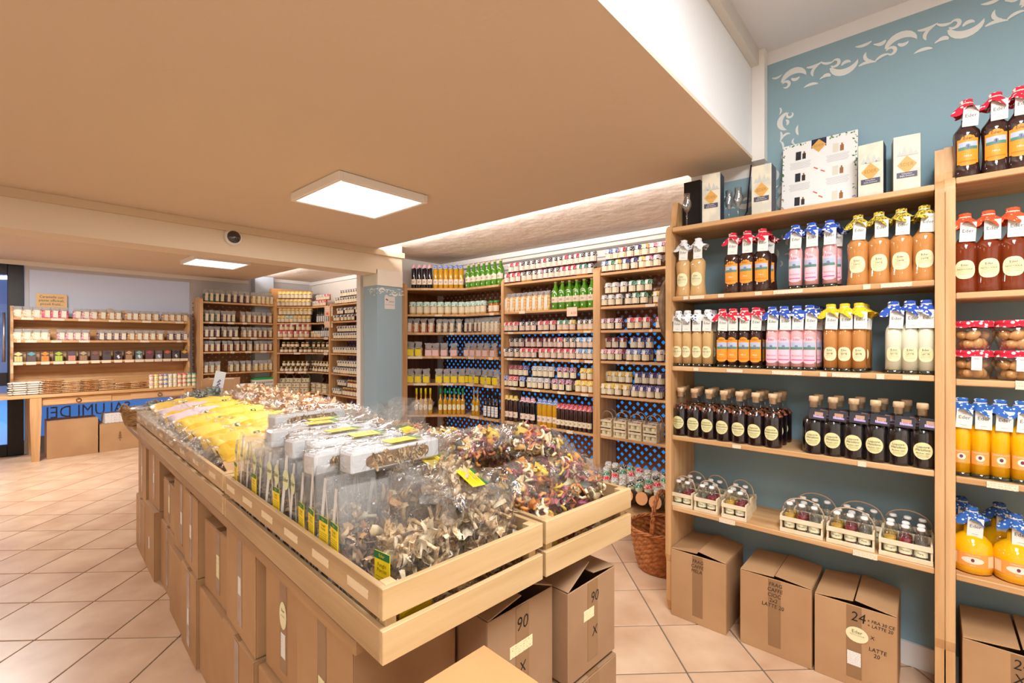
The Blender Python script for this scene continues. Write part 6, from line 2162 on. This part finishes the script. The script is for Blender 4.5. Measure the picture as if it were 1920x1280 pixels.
for k, (a, b, z, rz, lab) in enumerate(((0.215, 0.325, 1.075, 0.05, True), (0.160, 0.415, 1.066, 0.10, False), (0.205, 0.505, 1.068, -0.03, True), (0.18, 0.60, 1.07, 0.06, True), (0.225, 0.69, 1.068, 0.02, False),
                                       (0.19, 0.78, 1.07, -0.04, True), (0.235, 0.87, 1.066, 0.05, True), (0.26, 0.99, 1.085, 0.10, False))):
    put('mushroom_pack', 'white windowed mushroom pack, %s from the near end of the crate' % ORD[k + 1], a, b, z, rz, 0.0, rnd.uniform(-0.08, 0.08), win_pack(140 + k % 3, lab), 'white windowed packs on the bags')
# coloured pasta in the near right crate
ps = [lying_bag(0.24, 0.14, 0.085, MIX, 150, 0.043, 150 + k, 'pasta', 0.18) for k in range(3)]
cs = [standing_bag(0.12, 0.09, 0.20, 0.84, MIX, 110, 0.040, 160 + k, False, None, 'pasta', 0.45) for k in range(3)]
for k, (a, b, rz) in enumerate(((0.53, 0.098, 0.1), (0.635, 0.09, -0.12), (0.735, 0.095, 0.08), (0.80, 0.12, 0.5))):
    put('pasta_bag', 'clear bag of coloured pasta, %s from left in the front row' % ORD[k + 1], a, b, ZT + 0.016, rz, 0, 0.06, cs[k % 3], 'coloured pasta bags in the near right crate')
for k, (a, b, z, rz, pit, rol, nm) in enumerate(((0.56, 0.185, 0.955, 0.15, 0.0, 0.45, 'lying just behind the front row, left'), (0.75, 0.20, 0.95, -0.1, 0.1, 0.4, 'lying just behind the front row, right'), (0.70, 0.27, 1.035, -0.25, 0.22, 0.3, 'highest on the right of the pile'),
                                                  (0.545, 0.36, 1.035, -0.1, -0.05, 0.25, 'high in the middle of the pile'), (0.62, 0.47, 0.965, 0.2, 0.0, 0.1, 'behind the highest bag'), (0.77, 0.47, 0.95, 1.2, 0.1, 0.1, 'at the right rim, mid crate'),
                                                  (0.53, 0.58, 1.0, 0.3, 0, 0.15, 'by the crumpled film'), (0.70, 0.62, 0.96, -0.3, 0, 0.1, 'at mid depth, right'), (0.56, 0.76, 0.98, 0.1, 0, 0.1, 'toward the far end, left'), (0.74, 0.80, 0.95, 0.4, 0, 0.0, 'toward the far end, right'),
                                                  (0.66, 0.95, 0.955, 0.0, 0, 0.0, 'at the far rim of the crate'))):
    put('pasta_bag', 'clear coloured pasta bag %s' % nm, a, b, z, rz, pit, rol, ps[k % 3], 'coloured pasta bags in the near right crate')
yl = label_mesh(0.10, 0.055, Matrix.Rotation(0.2, 4, 'Z'))
o = thing('loose_label', 'loose yellow label card lying among the coloured pasta bags', 'label', IS.at(0.47, 0.66, 1.088), 0, None, yl, rot=(0.25, 0.1, 0.3))


def film_bunch(seed):
    def f():
        e = MB()
        for k in range(3):
            e.grid(lambda u, v: ((v - 0.5) * 0.17 * (0.7 + 0.5 * u) + 0.012 * sin(u * 8 + k * 2), 0.03 * (k - 1) + 0.018 * sin(v * 13 + seed + k) * (0.4 + u) + 0.02 * u * (k - 1), 0.16 * u + 0.014 * sin(v * 9 + k + seed) * u), 9, 18, CELLO2)
        b = MB()
        bagm(b, 0.15, 0.10, 0.0, 0.07, CELLO, 4, 20, seed, 0.008)
        c = MB()
        coils(c, 26, lambda q: (q.uniform(-0.06, 0.06), q.uniform(-0.035, 0.035), 0.015 + 0.04 * q.random()), 0.03, MIX, random.Random(seed))
        return None, [('film_top', e.mesh('film_top', False)), ('film', b.mesh('film')), ('dried_pasta', c.mesh('contents', False), None, None, True)]
    return proto(('bunch', seed), f)


for k, (a, b, z, rz) in enumerate(((0.44, 0.80, 0.985, 0.1), (0.60, 0.86, 1.0, -0.15), (0.40, 0.97, 0.975, 0.3))):
    put('pasta_bag', ['bag with tall crumpled clear top, left of the group', 'bag with tall crumpled clear top, right of the group', 'bag with tall crumpled clear top, farthest of the group'][k], a, b, z, rz, 0, 0, film_bunch(170 + k), 'bags with tall crumpled film tops')
# yellow packets in the far left crate
YP = plain('#DDB03A', 0.45, 0.4, coat=0.25, bump=0.5, bscale=28)
YP2 = plain('#E2BE58', 0.45, 0.4, coat=0.25, bump=0.5, bscale=28)
LIL = plain('#CDB7BE', 0.5, 0.4, bump=0.3, bscale=30)


def yellow_packet(seed, m):
    def f():
        L, W, T = 0.26, 0.135, 0.055
        b = MB()
        pillow(b, L, W, T, m, seed, 22, 26, 0.012, 4.5)
        st_ = MB()
        st_.box((L * 0.18, -W * 0.10, T + 0.0035), (0.024, 0.024, 0.0015), plain('#1E5B4A', 0.5))
        st_.box((L * 0.18, -W * 0.10, T + 0.0045), (0.010, 0.012, 0.001), plain('#D9C24A', 0.5))
        e = MB()
        for k in range(1):
            e.grid(lambda u, v: (-L / 2 + 0.012 - 0.085 * u, (v - 0.5) * W * (0.8 + 0.3 * u) + 0.010 * sin(v * 21 + seed + k), T * 0.5 + (0.018 * sin(v * 15 + seed + 2 * k)) * (0.4 + u) + 0.014 * sin(u * 7 + k * 3)), 6, 16, CELLO2)
        return b.mesh('packet'), [('printed_stamp', st_.mesh('printed_stamp')), ('film_end', e.mesh('film_end', False))]
    return proto(('yp', seed, m.name), f)


yps = [yellow_packet(s_, m) for s_, m in ((1, YP), (2, YP2), (3, YP), (4, YP2))]
lps = yellow_packet(5, LIL)
for k in range(12):
    b = 1.36 + 0.145 * k
    put('yellow_packet', 'yellow packet, %s from the near end of the left column' % ORD[k + 1], 0.185, b, 0.935 + (0.012 if k % 2 else 0), 0.05 + rnd.uniform(-0.08, 0.08), -0.12, 0.42, yps[k % 4] if k not in (7, 9) else lps, 'yellow packets in the far left crate', 'packet')
for k in range(11):
    b = 1.40 + 0.15 * k
    put('yellow_packet', 'yellow packet, %s from the near end of the right column' % ORD[k + 1], 0.355, b, 0.955 + (0.01 if k % 2 else 0), rnd.uniform(-0.1, 0.1), -0.02, 0.40, yps[(k + 2) % 4], 'yellow packets in the far left crate', 'packet')
for k in range(7):
    put('yellow_packet', 'yellow packet under the slanted ones, %s from near end' % ORD[k + 1], 0.23, 1.34 + 0.25 * k, 0.855, rnd.uniform(-0.1, 0.1), 0, 0.1, yps[k % 4], 'yellow packets in the far left crate', 'packet')
m = MB()
m.box((0, 0, 0), (0.30, 0.16, 0.004), CARD, 0.001)
thing('cardboard_sheet', 'bare cardboard sheet in front of the yellow packets', 'cardboard', IS.at(0.20, 1.22, 0.905), 0, None, m.mesh('cardboard_sheet'), rot=(0.35, 0, IS.a))
put('yellow_packet', 'lilac printed packet lying at the near end of the far left crate', 0.20, 1.165, 0.862, 0.5, 0, 0.15, lps, None, 'packet')
# pale pasta in the far right crate
tb_ = [lying_bag(0.25, 0.15, 0.075, TAN, 170, 0.044, 180 + k, 'flake', 0.2) for k in range(3)]
rb_ = lying_bag(0.20, 0.12, 0.075, RAIN, 50, 0.032, 185, 'pasta', 0.2)
for k in range(13):
    b = 1.17 + 0.155 * k
    put('pasta_bag', 'bag of pale ribbon pasta, %s from the near end, left column' % ORD[k + 1], 0.545, b, 0.945 + 0.012 * (k % 3), 0.3 + rnd.uniform(-0.25, 0.25), 0.0, 0.25, tb_[k % 3], 'pale pasta bags in the far right crate')
for k in range(12):
    b = 1.20 + 0.16 * k
    put('pasta_bag', 'bag of pale ribbon pasta, %s from the near end, right column' % ORD[k + 1], 0.735, b, 0.93 + 0.012 * (k % 2), -0.2 + rnd.uniform(-0.25, 0.25), 0.12, 0.22, tb_[(k + 1) % 3] if k not in (1,) else rb_, 'pale pasta bags in the far right crate')
put('pasta_bag', 'bright magenta and orange pasta bag on the pale ones', 0.59, 1.40, 1.02, 0.2, 0, 0.1, rb_, None)
for k in range(6):
    put('pasta_bag', 'bag of pale ribbon pasta on the top layer, %s from near end' % ORD[k + 1], 0.63, 1.75 + 0.23 * k, 1.0 + 0.01 * (k % 2), 0.4 * (k % 3 - 1), 0.0, 0.1, tb_[k % 3], 'pale pasta bags in the far right crate')
# herb sachets, basket and boxes at the far end of the island
HERB = [plain('#4E6A58', 0.7), plain('#6A8574', 0.7), plain('#3C5246', 0.7), plain('#8FA598', 0.7)]
LAV = [plain('#6E5A80', 0.7), plain('#8E7AA0', 0.7), plain('#8A4A5E', 0.7), plain('#B9A8C0', 0.7)]
hb_ = [lying_bag(0.17, 0.11, 0.07, HERB, 70, 0.03, 190, 'flake', 0.2), lying_bag(0.17, 0.11, 0.07, LAV, 70, 0.03, 191, 'flake', 0.2)]
for k, (a, b, z, rz, rol, j, nm) in enumerate(((0.07, 3.20, 0.93, 1.4, 0.9, 0, 'grey-green herb bag leaning at the left rim'), (0.16, 3.24, 0.92, 0.3, 0.5, 0, 'grey-green herb bag beside the leaning one'), (0.27, 3.24, 0.94, 0.2, 0.4, 1, 'lavender bag in the middle of the far end'),
                                               (0.37, 3.24, 0.96, -0.2, 0.5, 1, 'reddish-violet bag in front of the display box'), (0.43, 3.17, 1.0, 0.6, 0.4, 0, 'green herb bag under the lavender card'), (0.34, 3.12, 0.985, 0.4, 0.3, 0, 'green herb bag nearest the yellow packets'))):
    put('herb_bag', nm, a, b, z, rz, 0, rol, hb_[j], 'herb bags at the far end of the island')
lc = MB()
lc.box((0, 0, 0.09), (0.075, 0.003, 0.18), plain('#C9C8C6', 0.6), 0.0005)
lp = MB()
for k in range(9):
    lp.box((0.006 * (k % 3 - 1), -0.002, 0.05 + 0.008 * k), (0.016, 0.0006, 0.007), plain('#5A5370', 0.6), 0, Matrix.Rotation(0.5 * (k % 3 - 1), 3, 'Y'))
lp.box((0, -0.002, 0.05), (0.003, 0.0006, 0.07), plain('#6A7060', 0.6))
thing('lavender_card', 'grey card with a lavender sprig standing by the display box', 'card', IS.at(0.475, 3.24, 1.0), 0, None, lc.mesh('lavender_card'), [('printed_sprig', lp.mesh('printed_sprig'))], rot=(-0.1, 0.25, IS.a + 0.2))


def wicker(name, label, loc, rz, r0, r1, h, handles, mat, sx=1.0, cat='basket'):
    root = thing(name, label, cat, loc, rz)
    b = MB()
    n, k_ = 64, 18
    vs = []
    for i in range(k_ + 1):
        t = i / k_
        r = r0 + (r1 - r0) * (t ** 0.7)
        for j in range(n):
            a = 2 * pi * j / n
            rr = r + 0.0035 * sin(j * pi / 2 + (i % 2) * pi)
            vs.append((rr * cos(a) * sx, rr * sin(a), h * t + 0.002 * cos(j * pi / 2 + (i % 2) * pi)))
    fs = [(i * n + j, i * n + (j + 1) % n, (i + 1) * n + (j + 1) % n, (i + 1) * n + j) for i in range(k_) for j in range(n)]
    fs.append(tuple(range(n))[::-1])
    b.add(vs, fs, mat, False)
    link('woven_body', b.mesh('woven_body', False), root)
    rim = MB()
    for s_ in range(3):
        rim.tube([((r1 + 0.006 * cos(a * 9 + s_ * 2.1)) * cos(a) * sx, (r1 + 0.006 * cos(a * 9 + s_ * 2.1)) * sin(a), h + 0.007 * sin(a * 9 + s_ * 2.1)) for a in [i * 2 * pi / 72 for i in range(73)]], 0.006, 6, mat)
    link('rim', rim.mesh('rim'), root)
    hd2 = MB()
    if handles == 'arch':
        for s_ in range(3):
            hd2.tube([(r1 * sx * cos(pi * t), 0.008 * cos(t * 30 + s_ * 2.1), h + 0.21 * sin(pi * t) ** 0.8 + 0.006 * sin(t * 30 + s_ * 2.1)) for t in [i / 30 for i in range(31)]], 0.0075, 6, mat)
    else:
        for q_ in (0, pi):
            hd2.tube([(sx * (r1 * cos(q_) + 0.012 * cos(q_) * sin(pi * t)), r1 * sin(q_) + (t - 0.5) * 0.09, h - 0.01 + 0.055 * sin(pi * t)) for t in [i / 12 for i in range(13)]], 0.008, 7, mat)
    link('handle', hd2.mesh('handle'), root)
    return root


WK1 = mottled('#8A4E28', '#C0783F', (30, 30, 60), 0.5, 0.1)
WK2 = mottled('#8E6A42', '#C09C6C', (30, 30, 60), 0.55, 0.1)
wicker('wicker_basket', 'empty brown wicker basket with arched handle on the floor', (2.78, 1.245, 0.0), radians(10), 0.125, 0.185, 0.26, 'arch', WK1)
wicker('wicker_basket', 'small tan wicker basket at the far left corner of the island', IS.at(0.075, 3.60, ZT + 0.001), 0.6, 0.085, 0.115, 0.115, 'ears', WK2)
sb_ = MB()
pillow(sb_, 0.15, 0.13, 0.10, plain('#D9DEE4', 0.35, 0.5, bump=0.6, bscale=30), 8, 12, 16, 0.012)
sp_ = MB()
sp_.box((0, -0.02, 0.112), (0.05, 0.045, 0.001), plain('#4E5A80', 0.6))
thing('lavender_sachet', 'bluish white sachet lying in the small tan basket', 'sachet', IS.at(0.075, 3.60, ZT + 0.03), 0.4, None, sb_.mesh('lavender_sachet'), [('printed_sprig', sp_.mesh('printed_sprig'))])


# ------------------------------------------------------------------ cardboard boxes
def carton_box(name, label, loc, rz, w, d, h, top='closed', tape=True, marks=(), sticker=None, group=None, label2=None, tone=None, seed=0):
    """front faces local -Y; base at z = 0. marks: (text, size, x, z)"""
    mt = tone or CARD
    t = 0.004
    b = MB()
    b.box((0, -d / 2 + t / 2, h / 2), (w, t, h), mt, 0.0015)
    b.box((0, d / 2 - t / 2, h / 2), (w, t, h), mt, 0.0015)
    b.box((-w / 2 + t / 2, 0, h / 2), (t, d - 2 * t, h), mt, 0.0015)
    b.box((w / 2 - t / 2, 0, h / 2), (t, d - 2 * t, h), mt, 0.0015)
    b.box((0, 0, t / 2), (w - 2 * t, d - 2 * t, t), mt)
    root = thing(name, label, 'box', loc, rz, group, b.mesh('carton'))
    q = random.Random(seed)
    if top == 'closed':
        for sy in (-1, 1):
            m = MB()
            m.box((0, sy * (d / 4 - 0.0005), h + 0.002), (w - 0.002, d / 2 - 0.002, 0.004), mt, 0.001, Matrix.Rotation(0.006 * sy, 3, 'X'))
            link('flap', m.mesh('flap'), root)
    else:
        for sx in (-1, 1):
            an = top[0 if sx < 0 else 1]
            m = MB()
            R = Matrix.Rotation(-sx * -an if False else sx * an, 3, 'Y')
            fw = w / 2 - 0.003
            m.box((0, 0, 0), (fw, d, 0.004), mt, 0.0012)
            for i, v in enumerate(m.v):
                p = R @ Vector((v[0] - sx * fw / 2, v[1], v[2]))
                m.v[i] = (p.x + sx * (w / 2 - 0.001), p.y, p.z + h + 0.003)
            link('flap', m.mesh('flap'), root)
    if tape:
        m = MB()
        m.box((0.0, -d / 2 - 0.0006, h * 0.55), (0.05, 0.001, h * 0.88), TAPE)
        if top == 'closed':
            m.box((0, 0, h + 0.0052), (0.05, d, 0.001), TAPE)
        link('tape', m.mesh('tape'), root)
    for (s_, sz, x, z) in marks:
        m = MB()
        m.text(s_, sz, INK, lambda a, b_: (x + a * 0.9 + 0.12 * b_, -d / 2 - 0.0016, z + b_))
        link('handwriting', m.mesh('handwriting', False), root)
    if sticker:
        for (kind, x, z, sw, sh) in sticker:
            m = MB()
            if kind == 'oval':
                oval(m, d / 2 + 0.001, 0, sw / 2, sh / 2, plain('#EDE7BC', 0.5), 20, 0.001, True)
                m.text('Eder', sw * 0.25, plain('#7A7038', 0.6), lambda a, b_: (a, -d / 2 - 0.0026, b_ + sh * 0.18))
                m.text('NOCCIOLA', sw * 0.12, plain('#A89A50', 0.6), lambda a, b_: (a, -d / 2 - 0.0026, b_ - sh * 0.02))
            else:
                m.box((0, -d / 2 - 0.0012, 0), (sw, 0.0012, sh), printed('#EDEBE6', '#A8A6A4', 8, 0.52) if kind == 'white' else printed('#EFE8B8', '#8A8050', 5, 0.56))
            m.xf(Matrix.Translation((x, 0, z)))
            link('sticker', m.mesh('sticker'), root)
    return root


# under the liqueur shelf
RX = 2.335
fc = -pi / 2
carton_box('cardboard_box', 'open-flapped box with a taped front beside the wicker basket', (RX + 0.15, 0.857, 0), fc, 0.268, 0.28, 0.338, (0.07, 0.16), True, [('FRAG\nCAFFE\nMELA', 0.024, 0.0, 0.285)], None, 'boxes under the liqueur shelf')
carton_box('cardboard_box', 'middle box under the liqueur shelf, marked with a tall list', (RX + 0.15, 0.517, 0), fc, 0.285, 0.28, 0.338, (0.05, 0.10), True, [('FRAG\nCAFFE\nCIOC\n2x2\nLATTE 20', 0.024, 0.0, 0.265)], None, 'boxes under the liqueur shelf')
carton_box('cardboard_box', 'box marked 24 with a cream oval sticker', (RX + 0.15, 0.228, 0), fc, 0.272, 0.28, 0.330, (0.10, 0.14), True, [('24', 0.055, 0.015, 0.285), ('+ FRA 30 CE\n+ LATTE 20', 0.018, 0.085, 0.277), ('LATTE\n20', 0.022, 0.075, 0.165), ('X', 0.02, 0.06, 0.222)],
           [('oval', 0.01, 0.215, 0.075, 0.062), ('white', 0.0, 0.115, 0.045, 0.055)], 'boxes under the liqueur shelf')
carton_box('cardboard_box', 'box marked 24 under the unit at the right edge', (RX + 0.15, -0.235, 0), fc, 0.29, 0.28, 0.332, (0.10, 0.14), True, [('24\nX', 0.05, 0.0, 0.27)], [('white', 0.0, 0.18, 0.045, 0.055)], 'boxes under the liqueur shelf')
# two boxes and a printed carton under the long table
carton_box('cardboard_box', 'left plain box under the long table by the leg', (0.725, 7.99, 0), 0, 0.46, 0.34, 0.44, 'closed', False, (), None, 'boxes under the long table')
bx2 = carton_box('cardboard_box', 'right box with a printed fir tree under the long table', (1.19, 7.99, 0), 0, 0.44, 0.34, 0.345, 'closed', False, (), None, 'boxes under the long table')
fm = MB()
for k in range(3):
    fm.add([(x * 0.8 - 0.02, -0.1712, z) for x, z in ((-0.03 + 0.005 * k, 0.15 + 0.03 * k), (0.03 - 0.005 * k, 0.15 + 0.03 * k), (0, 0.19 + 0.03 * k))], [(0, 1, 2)], plain('#8A6440', 0.7))
fm.box((-0.02, -0.1708, 0.135), (0.008, 0.001, 0.03), plain('#8A6440', 0.7))
link('printed_tree', fm.mesh('printed_tree', False), bx2)
m = MB()
m.box((0, 0, 0.06), (0.24, 0.20, 0.12), printed('#E4E0DC', '#8A9AA8', 4, 0.55), 0.002)
m2 = MB()
m2.box((0, 0, 0.122), (0.242, 0.202, 0.004), WHITE, 0.001)
thing('printed_carton', 'low white printed carton lying on the fir tree box', 'carton', (1.14, 7.97, 0.352), 0.08, None, m.mesh('printed_carton'), [('lid', m2.mesh('lid'))])
# stacks along the left side of the island
fl_ = IS.a - pi / 2
bs = [(0.17, 0.50), (0.515, 0.80), (0.82, 1.165), (1.185, 1.57), (1.585, 1.865), (1.885, 2.20), (2.22, 2.60), (2.625, 2.95), (2.97, 3.33)]
lo = [0.36, 0.40, 0.40, 0.36, 0.38, 0.345, 0.37, 0.40, 0.36]
up = [0.37, 0.325, 0.34, 0.28, 0.33, 0.345, 0.24, 0.33, 0.365]
for k, (b0, b1) in enumerate(bs):
    w_ = b1 - b0
    jx = (0.0, 0.01, 0.0, 0.012, 0.0, 0.008, 0.03, 0.0, 0.0)[k]
    dp = 0.29 if k == 0 else 0.38
    carton_box('cardboard_box', 'lower box, %s stack from the near end under the island' % ORD[k + 1], IS.at(0.02 + jx + dp / 2, (b0 + b1) / 2, 0), fl_, w_, dp, lo[k] - 0.006, 'closed', k % 2 == 0, (), [('white', 0.0, lo[k] * 0.45, 0.03, 0.07)] if k % 3 == 1 else None, 'stacked boxes under the island', seed=k)
    carton_box('cardboard_box', 'upper box, %s stack from the near end under the island' % ORD[k + 1], IS.at(0.025 + jx + dp / 2 + (0.012 if k % 2 else 0), (b0 + b1) / 2, lo[k] + 0.001), fl_ + (0.03 if k % 2 else -0.01), w_ - 0.012, dp - 0.01, min(up[k], 0.742 - lo[k]), 'closed', True, (),
               [('oval', 0.0, up[k] * 0.62, 0.05, 0.08), ('white', 0.0, up[k] * 0.35, 0.03, 0.07)] if k == 1 else ([('cream', 0.0, up[k] * 0.5, 0.035, 0.09)] if k % 3 == 0 else [('white', 0.0, up[k] * 0.5, 0.03, 0.06)]), 'stacked boxes under the island', seed=k + 20)
# near end of the island
nf = IS.a
for (b_, nm, x, y, w_, d_, z, h_, tp, mk, stk) in (
        ('a', 'upper box marked 90 below the crate gap, left of pair', 0.945, 0.965, 0.245, 0.34, 0.44, 0.275, (0.16, 0.40), [('90', 0.05, 0.0, 0.225), ('X', 0.04, 0.0, 0.11)], [('cream', -0.005, 0.165, 0.085, 0.03)]),
        ('b', 'upper box marked 90 at the right end of the island', 1.20, 0.92, 0.235, 0.36, 0.442, 0.258, (0.5, 0.14), [('90', 0.045, 0.01, 0.205), ('X', 0.04, 0.01, 0.105)], [('cream', -0.02, 0.165, 0.05, 0.03)]),
        ('c', 'lower box under the left one of the 90 pair', 0.945, 0.965, 0.25, 0.35, 0.0, 0.425, 'closed', [('90', 0.045, 0.0, 0.36)], None),
        ('d', 'lower box under the right one of the 90 pair', 1.20, 0.92, 0.24, 0.37, 0.0, 0.425, 'closed', [('90', 0.045, 0.0, 0.36)], [('cream', -0.03, 0.30, 0.05, 0.03)])):
    carton_box('cardboard_box', nm, (x, y, z), nf, w_, d_, h_, tp, True, mk, stk, 'boxes at the near end of the island', tone=CARDX)
carton_box('cardboard_box', 'foreground box with a taped flat top at the bottom edge', (0.555, 0.545, 0), nf - pi / 2, 0.38, 0.32, 0.735, 'closed', True, (), None, None, seed=4, tone=mottled('#C4925E', '#D2A26E', (3, 3, 3), 0.7, 0.02))
# display box on the far end of the island
db = carton_box('display_box', 'open cardboard display box with tall flaps at the far end', IS.at(0.56, 3.44, ZT + 0.001), IS.a - 0.5, 0.22, 0.16, 0.32, (-1.25, -1.3), False, (), None, None)
m = MB()
m.box((0, 0, 0.10), (0.19, 0.13, 0.20), plain('#E9E4E2', 0.5, bump=0.5, bscale=50))
thing('paper_sachets', 'white paper sachet filling the open display box', 'sachet', IS.at(0.56, 3.44, ZT + 0.115), IS.a - 0.5, None, m.mesh('paper_sachets'))
m = MB()
m.box((0, 0, 0.11), (0.18, 0.14, 0.22), CARD, 0.002)
m2 = MB()
pillow(m2, 0.17, 0.13, 0.04, plain('#D8D2CC', 0.5, bump=0.6), 4)
m2.xf(Matrix.Translation((0, 0, 0.222)))
thing('packet_tray', 'cardboard tray of grey packets right of the display box', 'tray', IS.at(0.77, 3.50, ZT + 0.001), IS.a - 0.3, None, m.mesh('packet_tray'), [('packet', m2.mesh('packet'))])

# ------------------------------------------------------------------ log planters and cloth parcels in the recess
pk = MB()
pk.box((0, 0, 0.01), (0.36, 0.80, 0.03), WY, 0.004)
stn = thing('plank_stand', 'low sloping plank stand carrying the log pieces', 'stand', (3.22, 1.72, 0.20), rot=(0, radians(-16), 0), root=pk.mesh('plank_stand'))
for y in (-0.35, 0.35):
    m = MB()
    m.box((0.05, y, -0.09), (0.05, 0.05, 0.16), WZ, 0.003)
    link('leg', m.mesh('leg'), stn)
BARK = mottled('#3A2A20', '#5C4634', (40, 40, 20), 0.85, 0.3)
for k in range(6):
    m = MB()
    m.lathe([(0.045, -0.18), (0.048, -0.02), (0.046, 0.18)], 14, BARK, cap=(False, False))
    e = MB()
    e2 = MB()
    e2.lathe([(0.0455, 0.1795), (0.0455, 0.181)], 14, plain('#E0A26A', 0.7))
    e.lathe([(0.0455, -0.181), (0.0455, -0.1795)], 14, plain('#E0A26A', 0.7))
    x = 3.20 + 0.012 * (k % 2)
    y = 1.39 + 0.105 * k
    thing('log_piece', 'log piece with pale sawn end, %s from the near side' % ORD[k + 1], 'log', (x, y, 0.258), 0, 'log pieces on the plank stand', m.mesh('bark'), [('sawn_end', e.mesh('sawn_end')), ('sawn_end', e2.mesh('sawn_end'))], rot=(0, radians(-74), 0))
for k in range(36):
    r_, c_ = divmod(k, 9)
    cl = ['white', 'red', 'bw', 'white', 'green'][(k * 3 + r_) % 5]
    p = small_jar(cl, 'cream')
    thing('cloth_parcel', ranked('little %s jar' % CD[cl], 'row %s above the log pieces' % ORD[r_ + 1]), 'jar', (3.15 + 0.064 * r_ + rnd.uniform(-0.006, 0.006), 1.36 + 0.068 * c_ + 0.03 * (r_ % 2) + rnd.uniform(-0.006, 0.006), 0.303 + 0.019 * r_ + rnd.uniform(0, 0.012)), rnd.uniform(0, 3), 'little cloth-topped jars by the logs', *p)
bpy.context.view_layer.update()
print('objects', len(bpy.data.objects), 'tris', sum(len(p.vertices) - 2 for me in bpy.data.meshes for p in me.polygons))
